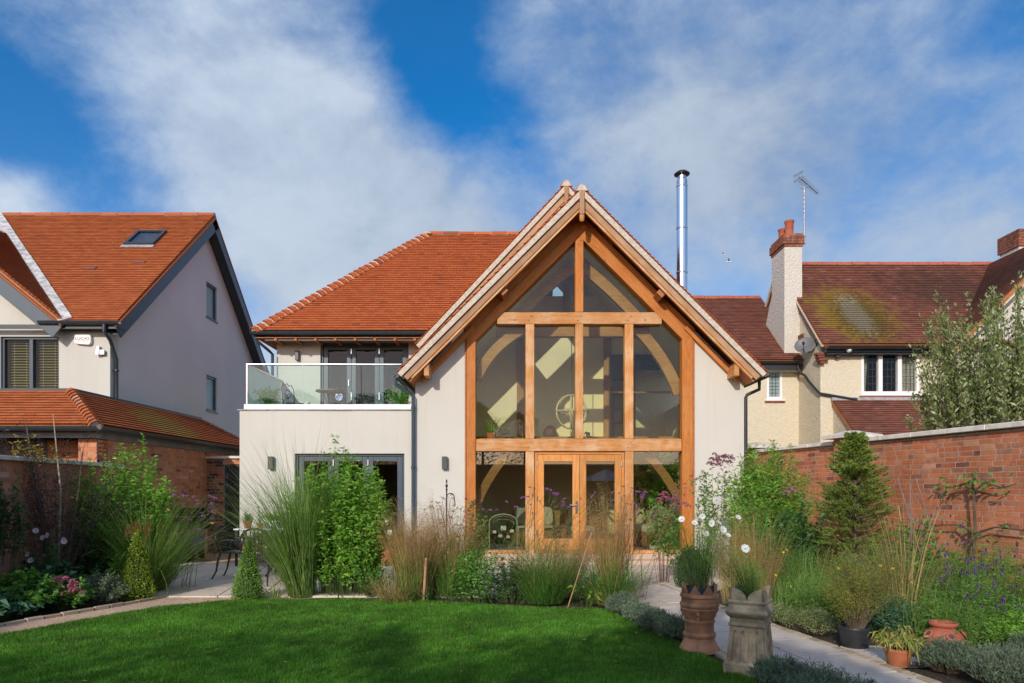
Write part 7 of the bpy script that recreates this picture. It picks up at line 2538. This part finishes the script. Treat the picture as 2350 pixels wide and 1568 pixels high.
# ================================================================== right bed
topiary('topiary', 'dark clipped egg of box behind the round chimney pot', 'topiary', (2.72, 10.35, 0), lambda t: .27 * math.sqrt(max(0, 1 - (t * 1.9 - .75) ** 2 / 1.35)), .62, 4200, .020, .013, LM['dark'])
pk, tips = leafy('eupatorium', 'joe pye weed with pink heads before the right oak post', 'flowering plant', (2.42, 10.9, 0), .34, .28, 1.42, 24, 22, .11, .04, LM['mid'], M_STEMR, t0=.35, dome=.25, droop=.5, up=0)
EH = shared_head('flower_head', LM['mauve'], 46, .045, .022, .013)
EHP = shared_head('flower_head', LM['pink'], 46, .045, .022, .013)
for (dx, dy) in cr_([(850, 290), (900, 270), (880, 320), (820, 340), (830, 380), (930, 320), (950, 350), (990, 340), (1030, 320), (1010, 380), (1050, 440), (1090, 380), (1040, 460), (760, 480), (800, 500), (730, 540), (730, 580), (1000, 430), (1150, 400), (1180, 430)], 1480, 1180, 4.9):
    link('flower_head', EHP if dx < 1530 and dy < 1170 else EH, pk, face_m(W(dx, dy, 10.7), (0, -.3, 1), random.uniform(.8, 1.2), random.random() * 6))
eu, tips = leafy('eupatorium', 'tall joe pye weed with dusky pink heads against the cream wall', 'flowering plant', (3.45, 11.5, 0), .40, .3, 2.0, 30, 34, .10, .028, LM['mid'], M_STEMB, t0=.35, dome=.2, sb=.5, droop=.4)
for (dx, dy) in cr_([(400, 190), (430, 200), (460, 215), (490, 200), (520, 205), (545, 220), (380, 230), (365, 260), (420, 235), (450, 250), (500, 240), (535, 245), (410, 270), (440, 280)], 1660, 1080, 3.267):
    for k in range(2):
        link('flower_head', EH, eu, face_m(W(dx + random.uniform(-4, 4), dy + random.uniform(-2, 3), 11.3), (0, -.2, 1), random.uniform(.8, 1.2), random.random() * 6))
leafy('shrub', 'bright willow leaved shrub in front of the right wall corner', 'shrub', (4.15, 11.1, 0), .72, .5, 2.15, 260, 60, .088, .022, LM['bright'], M_STEMB, t0=.2, dome=.35, sb=.5, up=.3)
grass('ornamental_grass', 'dark arching grass in front of the bright willow leaved shrub', 'ornamental grass', (3.6, 9.9, 0), 520, .2, 1.2, (.24, .18), 1.0, .008, LM['grass'])
eu2, _ = leafy('shrub', 'dark broad leaved shrub between the arching grass and the spruce', 'shrub', (4.25, 10.2, 0), .42, .38, 1.28, 60, 24, .11, .05, LM['dark'], M_STEMB, t0=.2, dome=.5)
for (dx, dy) in ((1975 / 1.0894, 1225 / 1.0894), (1985 / 1.0894, 1232 / 1.0894), (1968 / 1.0894, 1235 / 1.0894)):
    link('flower_head', EH, eu2, face_m(W(dx, dy, 10.0), (0, -.2, 1), 1.2))
for (x, y, h, lab) in ((2.85, 8.8, .95, 'dead brown grass behind the white cosmos'), (3.05, 8.4, .85, 'tousled brown grass head right of the white cosmos')):
    g1, C = grass('ornamental_grass', lab, 'ornamental grass', (x, y, 0), 200, .13, h, (.12, .10), .25, .0036, LM['straw'])
    plumes(g1, C, slice(0, 200), LM['brown'], 26, .05, .03, .45, w=.003)
# spruce
def spruce(loc, h, r, label):
    R = newrng()
    rt = thing('spruce_tree', label, 'tree', loc)
    M = Matrix.Translation(Vector(loc))
    MB().tube([(0, 0, -.05), (0, 0, h * .6), (.01, 0, h)], [.028, .016, .006], 7).build('trunk', M_STEMB, rt, M)
    nb_ = 300
    t = R.random(nb_) ** .8
    t[:12] = np.linspace(.86, .985, 12)
    z = .18 * h + .80 * h * t
    l = r * (1 - t) ** .85 * (.70 + .5 * R.random(nb_)) + .03
    ph = R.random(nb_) * 2 * np.pi
    up = .25 + .55 * t
    E = np.stack([np.cos(ph) * l, np.sin(ph) * l, l * up], 1)
    B = np.stack([np.zeros(nb_), np.zeros(nb_), z], 1)
    nt = 9
    tt = .2 + .8 * R.random((nb_, nt))
    tb_ = B[:, None] + E[:, None] * tt[..., None]
    tb_[..., 2] -= (tt ** 2) * .10 * l[:, None]
    side = np.where(R.random((nb_, nt)) > .5, 1, -1) * (.5 + .5 * R.random((nb_, nt)))
    td = unit(unit(E)[:, None] + np.stack([-np.sin(ph), np.cos(ph), np.zeros(nb_)], 1)[:, None] * side[..., None] * .9 + np.array([0, 0, -.10]))
    tl = (.14 * (1.1 - tt * .5))[..., None]
    P0 = tb_.reshape(-1, 3)
    P2 = (tb_ + td * tl).reshape(-1, 3)
    P0 = np.concatenate([P0, B + E * .3, np.tile([[0, 0, h * .86]], (3, 1))])
    P2 = np.concatenate([P2, B + E * 1.0, np.array([[0, 0, h + .02], [.02, .03, h - .05], [-.03, 0, h - .06]])])
    npn = 26
    s = R.random((len(P0), npn))
    P = (P0[:, None] + (P2 - P0)[:, None] * s[..., None]).reshape(-1, 3)
    T = np.repeat(unit(P2 - P0), npn, 0)
    D = T * .9 + R.standard_normal(P.shape) * .55
    D[:, 2] += .15
    V, Fc = leaf_arrays(P, D, R.standard_normal(P.shape), .034 * (.7 + .6 * R.random(len(P))), .0085, 0)
    link('needles', npmesh('needles', V, Fc, LM['spruce']), rt, M, kind='stuff')
    V, Fc = tubes_np(np.stack([B, B + E * .5, B + E], 1), np.array([.008, .005, .002]))
    link('branches', npmesh('branches', V, Fc, M_STEMB), rt, M, kind='stuff')


spruce((5.0, 9.95, 0), 2.3, .72, 'young spruce tree standing in front of the sunlit brick wall')
# espaliered fruit tree on the wall
et = thing('fruit_tree', 'espaliered fruit tree trained along the sunlit brick wall', 'tree', (wx(8.75) - .16, 8.75, 0))
ex0, ey0 = wx(8.75) - .16, 8.75
MB().tube([(ex0, ey0, -.05), (ex0 - .01, ey0, .5), (ex0 + .02, ey0, 1.0), (ex0, ey0 + .02, 1.68)], [.028, .024, .018, .008], 7).build('trunk', M_STEMB, et)
R_ = newrng()
LP = []
for (z, ya, yb_) in ((.98, 9.9, 7.4), (1.52, 9.35, 8.2), (.55, 9.2, 8.0)):
    for ye in (ya, yb_):
        pts = [(ex0, ey0, z - .06)] + [(wx(ey0 + (ye - ey0) * q) - .13, ey0 + (ye - ey0) * q, z + .03 * math.sin(q * 7) + (.06 * q if z < 1.2 else .02)) for q in (.2, .45, .7, 1.0)]
        MB().tube(pts, [.014, .012, .010, .008, .005], 6).build('branch', M_STEMB, et)
        for q in R_.random(26):
            i = min(3, int(q * 4))
            LP.append(np.array(pts[i]) * (1 - (q * 4 - i)) + np.array(pts[i + 1]) * (q * 4 - i) + R_.standard_normal(3) * np.array([.03, .05, .05]))
LP = np.array(LP + [np.array([ex0, ey0 + .02, 1.62]) + R_.standard_normal(3) * .05 for _ in range(24)])
V, Fc = leaf_arrays(LP, R_.standard_normal((len(LP), 3)) + np.array([-.4, 0, -.2]), R_.standard_normal((len(LP), 3)) + np.array([-1., 0, .5]), .075, .042, droop=.2)
link('foliage', npmesh('foliage', V, Fc, LM['mid']), et)
# mixed cottage planting
leafy('tomato_plant', 'leafy dark green plant under the leaning garden canes', 'plant', (4.95, 8.35, 0), .42, .32, 1.12, 40, 28, .075, .035, LM['mid'], t0=.25, dome=.5, droop=.3)
leafy('kale', 'blue green kale below the spruce', 'vegetable', (4.35, 8.4, 0), .36, .28, .72, 20, 22, .10, .045, LM['kale'], t0=.4, dome=.5)
leafy('fennel', 'olive green feathery fennel behind the black potted plant', 'plant', (3.9, 7.35, 0), .48, .4, 1.02, 70, 130, .028, .0032, LM['ferny'], M_STEMB, t0=.2, dome=.45, sb=.3, jit=.045, up=.4)
leafy('fennel', 'green feathery fennel left of the spruce foot', 'plant', (3.75, 8.9, 0), .40, .35, .85, 60, 110, .028, .0034, LM['fern'], M_STEM, t0=.2, dome=.45, sb=.3, jit=.045, up=.4)
leafy('fennel', 'tall thin feathery stems beside the leaning canes', 'plant', (4.35, 7.6, 0), .34, .32, 1.15, 44, 110, .028, .0032, LM['ferny'], M_STEMB, t0=.2, dome=.3, sb=.4, jit=.045, up=.4)
leafy('aster', 'blue green low leafy clump behind the yellowing potted plant', 'plant', (3.78, 6.85, 0), .36, .28, .42, 80, 26, .055, .016, LM['blue'], t0=.4, dome=.6)
for (x, y, r, h, m_, lab) in ((4.55, 6.9, .5, .62, 'fern', 'loose green meadow clump behind the strawberry pot'), (5.05, 6.6, .5, .66, 'mid', 'leafy green herb clump by the picture edge'), (5.2, 7.4, .5, .72, 'fern', 'loose green clump below the fruit tree'), (4.72, 6.2, .34, .42, 'bright', 'pale leafy clump right of the strawberry pot')):
    leafy('herb', lab, 'plant', (x, y, 0), r, r * .8, h, 90, 44, .042, .009, LM[m_], t0=.15, dome=.45, jit=.03, up=.3)
for (x, y, rx_, ry_, h, m_, L_, w_, lab) in (
        (3.55, 7.75, .45, .35, .55, 'fern', .040, .006, 'soft green feathery clump left of the fennel'),
        (4.45, 8.0, .5, .4, .80, 'ferny', .030, .005, 'olive green feathery clump below the kale'),
        (4.85, 7.6, .5, .4, .78, 'fern', .035, .006, 'wispy green clump in front of the tomato leaves'),
        (5.35, 6.9, .5, .4, .75, 'ferny', .035, .007, 'wispy olive clump at the picture edge'),
        (4.25, 6.55, .4, .3, .45, 'fern', .040, .006, 'low feathery clump between strawberry pot and blue green clump'),
        (5.0, 6.1, .45, .35, .52, 'mid', .040, .012, 'leafy green clump behind the corner lavender'),
        (3.45, 9.0, .5, .4, .62, 'fern', .040, .007, 'green wispy clump behind the thyme mounds'),
        (5.5, 7.9, .45, .4, .95, 'fern', .040, .008, 'green stems against the foot of the brick wall'),
        (4.65, 9.0, .5, .4, .72, 'mid', .045, .012, 'green leafy clump at the foot of the spruce'),
        (5.45, 9.0, .4, .35, .62, 'ferny', .035, .006, 'olive clump between the spruce and the fruit tree')):
    leafy('herb', lab, 'plant', (x, y, 0), rx_, ry_, h, 100, 60, L_, w_, LM[m_], t0=.12, dome=.4, jit=.04, up=.35, sb=.5)
SP = shared_head('flower_spike', LM['vio'], 60, .012, .012, .008)
Rv = newrng()
for (x, y, h, n_, lab, z0) in ((4.95, 7.25, .85, 60, 'violet salvia spikes in front of the fruit tree', .6), (4.75, 6.75, .55, 46, 'low violet salvia behind the strawberry pot', .35), (5.2, 8.3, 1.2, 22, 'tall thin violet spires against the brick wall', .9)):
    rt, tp_ = leafy('salvia', lab, 'flowering plant', (x, y, 0), .42, .3, h, n_, 26, .03, .008, LM['mid'], M_STEM, t0=.1, dome=.3, sb=.6)
    for p in tp_:
        o = link('flower_spike', SP, rt, Matrix.Translation(Vector(p)) @ Matrix.Diagonal((.55, .55, 2.8 * Rv.uniform(.6, 1.2), 1)))
yf = thing('marigold', 'scattered yellow flowers on thin stems among the feathery herbs', 'flowering plant', (3.7, 7.6, 0))
for (dx, dy, Y) in ((1815, 1346, 7.6), (1798, 1268, 8.6), (1806, 1262, 8.6), (1925, 1305, 7.2), (2020, 1298, 7.3), (2029, 1306, 7.2), (2049, 1305, 7.0), (2092, 1337, 7.0), (1990, 1345, 7.0), (1780, 1320, 8.0)):
    p = W(dx, dy, Y)
    link('flower', DAISY, yf, face_m(p, (Rv.normal(0, .3), -.8, .6), .7))
    MB().tube([p, Vector((p.x + Rv.normal() * .06, p.y + .05, p.z * .5)), Vector((p.x + Rv.normal() * .1, p.y + .08, 0))], .0025, 4).build('stem', M_STEM, yf)
g1, C = grass('ornamental_grass', 'straw coloured tall stems in the herb bed below the canes', 'ornamental grass', (4.15, 7.25, 0), 70, .12, 1.25, (.14, .12), .5, .006, LM['straw'])
grass('grass_tuft', 'green weedy grass around the low black tub', 'grass tuft', (3.45, 8.15, 0), 700, .55, .45, (.3, .2), .7, .006, LM['misc'])
grass('grass_tuft', 'green weedy grass in the middle of the herb bed', 'grass tuft', (4.2, 6.95, 0), 600, .6, .5, (.3, .2), .7, .005, LM['misc'])
grass('grass_tuft', 'grass between the willow leaved shrub and the kale', 'grass tuft', (3.9, 9.2, 0), 500, .5, .6, (.25, .2), .6, .006, LM['misc'])
tg = 'thyme mounds along the right path edging'
for (x, y, r, h, lab) in ((2.98, 7.75, .24, .20, 'thyme mound farthest along the right path edging'), (3.14, 7.15, .28, .26, 'thyme mound beside the large black pot'), (2.88, 8.4, .24, .18, 'thyme mound near the brown grass')):
    leafy('thyme', lab, 'thyme', (x, y, 0), r, r * 1.2, h, 240, 26, .016, .008, LM['olive'], M_STEMB, t0=.4, dome=.6, sb=.5, up=.5, jit=.012, group=tg, stems=True, stem_r=.002)
lg = 'lavender bushes at the near right corner'
for (x, y, r, h, lab) in ((3.58, 5.62, .24, .26, 'lavender bush right of the terracotta pot'), (3.95, 5.45, .30, .23, 'lavender bush in front of the strawberry pot'), (4.45, 5.65, .30, .33, 'lavender bush at the right corner, tallest of its row'), (3.72, 5.10, .28, .30, 'lavender bush nearest the camera at the right path edge'), (4.2, 5.1, .30, .33, 'lavender bush in the near corner beyond its neighbours')):
    leafy('lavender', lab, 'lavender', (x, y, 0), r, r, h, 420, 24, .030, .0055, LM['lav'], M_STEMB, t0=.4, dome=.6, sb=.4, up=.9, droop=0, jit=.008, group=lg, stems=True, stem_r=.002)
leafy('undergrowth', None, None, (4.6, 7.6, 0), 1.1, 1.9, .32, 260, 22, .045, .012, LM['fern'], dome=.3, sb=.9, stems=False)[0]['kind'] = 'stuff'
leafy('undergrowth', None, None, (4.3, 10.5, 0), 1.2, 1.4, .40, 160, 22, .05, .02, LM['dark'], dome=.3, sb=.9, stems=False)[0]['kind'] = 'stuff'

# beyond the walls
sil, _ = leafy('olive_shrub', 'large silvery leaved shrub rising behind the right brick wall', 'shrub', (8.3, 11.2, .8), 1.75, 1.1, 3.95, 330, 105, .080, .032, LM['olive'], M_STEMB, t0=.22, dome=.30, sb=.55, up=.7, jit=.035, droop=.05, stem_r=.010)
leafy('shrub', 'small golden shrub peeping over the right wall coping', 'shrub', (7.22, 11.85, 1.7), .24, .2, 1.08, 26, 26, .05, .028, LM['yel'], M_STEMB, t0=.3, dome=.4)


def tree(label, loc, h, r, n, mat, L=.14, group=None, trunk=.18, bare=.3):
    R = newrng()
    rt = thing('tree', label, 'tree', loc, 0, group)
    M = Matrix.Translation(Vector(loc))
    MB().tube([(0, 0, -.1), (.05, 0, h * .3), (-.05, .05, h * .7)], [trunk, trunk * .75, trunk * .25], 9).build('trunk', M_STEMB, rt, M, smooth=True)
    nc = 26
    ph, u_ = R.random(nc) * 2 * np.pi, R.random(nc)
    cz = h * (bare + (1 - bare) * u_)
    cr0 = r * np.sqrt(np.maximum(.08, 1 - ((u_ - .42) / .62) ** 2)) * (.35 + .65 * R.random(nc))
    C_ = np.stack([cr0 * np.cos(ph), cr0 * np.sin(ph), cz], 1)
    for k in range(0, nc, 3):
        MB().tube([(0, 0, C_[k, 2] * .6), tuple(C_[k] * np.array([.5, .5, .85])), tuple(C_[k])], [trunk * .35, trunk * .2, .02], 6).build('limb', M_STEMB, rt, M)
    k = R.integers(0, nc, n)
    P = C_[k] + unit(R.standard_normal((n, 3))) * (r * .42 * R.random((n, 1)) ** .45)
    D = R.standard_normal((n, 3)) + unit(P - C_[k]) * .7
    V, Fc = leaf_arrays(P, D, R.standard_normal((n, 3)) * .8 + np.array([0, 0, 1.]), L * (.6 + .8 * R.random(n)), L * .55, droop=.15)
    link('crown', npmesh('crown', V, Fc, mat), rt, M)


tree('distant dark tree showing between the left house and the balcony', (-11.4, 33, 0), 6.1, 2.6, 5000, LM['dark'], .22)
R_ = newrng()
n_ = 260
P = np.stack([R_.uniform(-6.2, 3.2, n_), R_.uniform(5.0, 13.2, n_), np.full(n_, .028)], 1)
P[:, 2] += np.where(P[:, 1] < 9.2, .012, .004)
a_ = R_.random(n_) * 6.28
V, Fc = leaf_arrays(P, np.stack([np.cos(a_), np.sin(a_), R_.normal(0, .12, n_)], 1), np.stack([R_.normal(0, .25, n_), R_.normal(0, .25, n_), np.ones(n_)], 1), .045, .026)
link('fallen_leaves', npmesh('fallen_leaves', V, Fc, leafmat('fallen_leaf', (.26, .15, .04), (.34, .24, .06), (.20, .09, .03), .2)), None, None, kind='stuff')
# behind the camera: wall and parasol seen in the glass; evergreens added for shade
bwall = thing('garden_wall', 'brick wall across the end of the garden, mirrored in the glass', 'wall', (-2, -5.0, 0))
MB().box(-10.5, 9, -5.22, -5.0, 0, 2.6).build('mortar', M_BRICK, bwall)
MB().box(-10.5, 9, -5.28, -4.94, 2.602, 2.67).build('coping_stone', M_COPING, bwall)
par = thing('parasol', 'open pale blue garden parasol, mirrored in the right french door', 'parasol', (4.4, -4.2, 0))
M_PAR = plain('parasol_cloth', (.35, .42, .62), .85, var=.05)
nv_ = 8
vs = [(4.4, -4.2, 2.42)] + [(4.4 + 1.35 * math.cos(2 * math.pi * k / nv_ + .2), -4.2 + 1.35 * math.sin(2 * math.pi * k / nv_ + .2), 1.86) for k in range(nv_)] + [(4.4, -4.2, 2.39)] + [(4.4 + 1.34 * math.cos(2 * math.pi * k / nv_ + .2), -4.2 + 1.34 * math.sin(2 * math.pi * k / nv_ + .2), 1.83) for k in range(nv_)]
MB().add(vs, [(0, 1 + k, 1 + (k + 1) % nv_) for k in range(nv_)] + [(9, 10 + (k + 1) % nv_, 10 + k) for k in range(nv_)]).build('canopy', M_PAR, par)
MB().tube([(4.4, -4.2, 0), (4.4, -4.2, 2.46)], .025, 8).build('pole', M_OAKI, par)
hd = thing('shade_hedge', 'very tall evergreen hedge added behind the end wall to shade lawn and pots, mirrored in the glass', 'shade_hedge', (-6, -6.2, 0))
R_ = newrng()
def shade_hedge_top(x):
    h = 6.0 + .22 * np.sin(x * 1.7) + .16 * np.sin(x * 4.1 + 1) - .55 * np.exp(-((x + 9.2) / .42) ** 2)  # notch shaped to let a patch of sun onto the lawn
    return np.where(x > -3.6, h - .25 * (x + 3.6), h) + .55 * np.exp(-((x + 2.7) / 1.1) ** 2)  # bump raised to shade the pots
n_ = 21000
x = R_.uniform(-17, 1.3, n_)
ht = shade_hedge_top(x)
top = R_.random(n_) < .3
z = np.where(top, ht - .35 * R_.random(n_) ** 1.5, ht * R_.random(n_))
y = -6.3 + np.where(top, R_.uniform(-.75, .75, n_), np.where(R_.random(n_) < .7, .75, -.75) + .1 * R_.standard_normal(n_))
x2 = R_.uniform(-4.2, -1.0, 9000)  # extra leaves added to deepen the shade on the pots
x, y, z = np.concatenate([x, x2]), np.concatenate([y, -6.3 + R_.uniform(-.75, .75, 9000)]), np.concatenate([z, shade_hedge_top(x2) - 1.9 * R_.random(9000)])
n_ = len(x)
P = np.stack([x, y, z], 1)
V, Fc = leaf_arrays(P, R_.standard_normal((n_, 3)) + np.array([0, .4, .5]), R_.standard_normal((n_, 3)), .13, .07)
link('foliage', npmesh('foliage', V, Fc, LM['dark']), hd, None)
for k in range(9):
    xx = -16.2 + 2.1 * k
    MB().tube([(xx, -6.3, -.1), (xx + .05, -6.3, 2.5), (xx, -6.28, float(shade_hedge_top(xx)) - .4)], [.09, .07, .02], 7).build('stem', M_STEMB, hd)
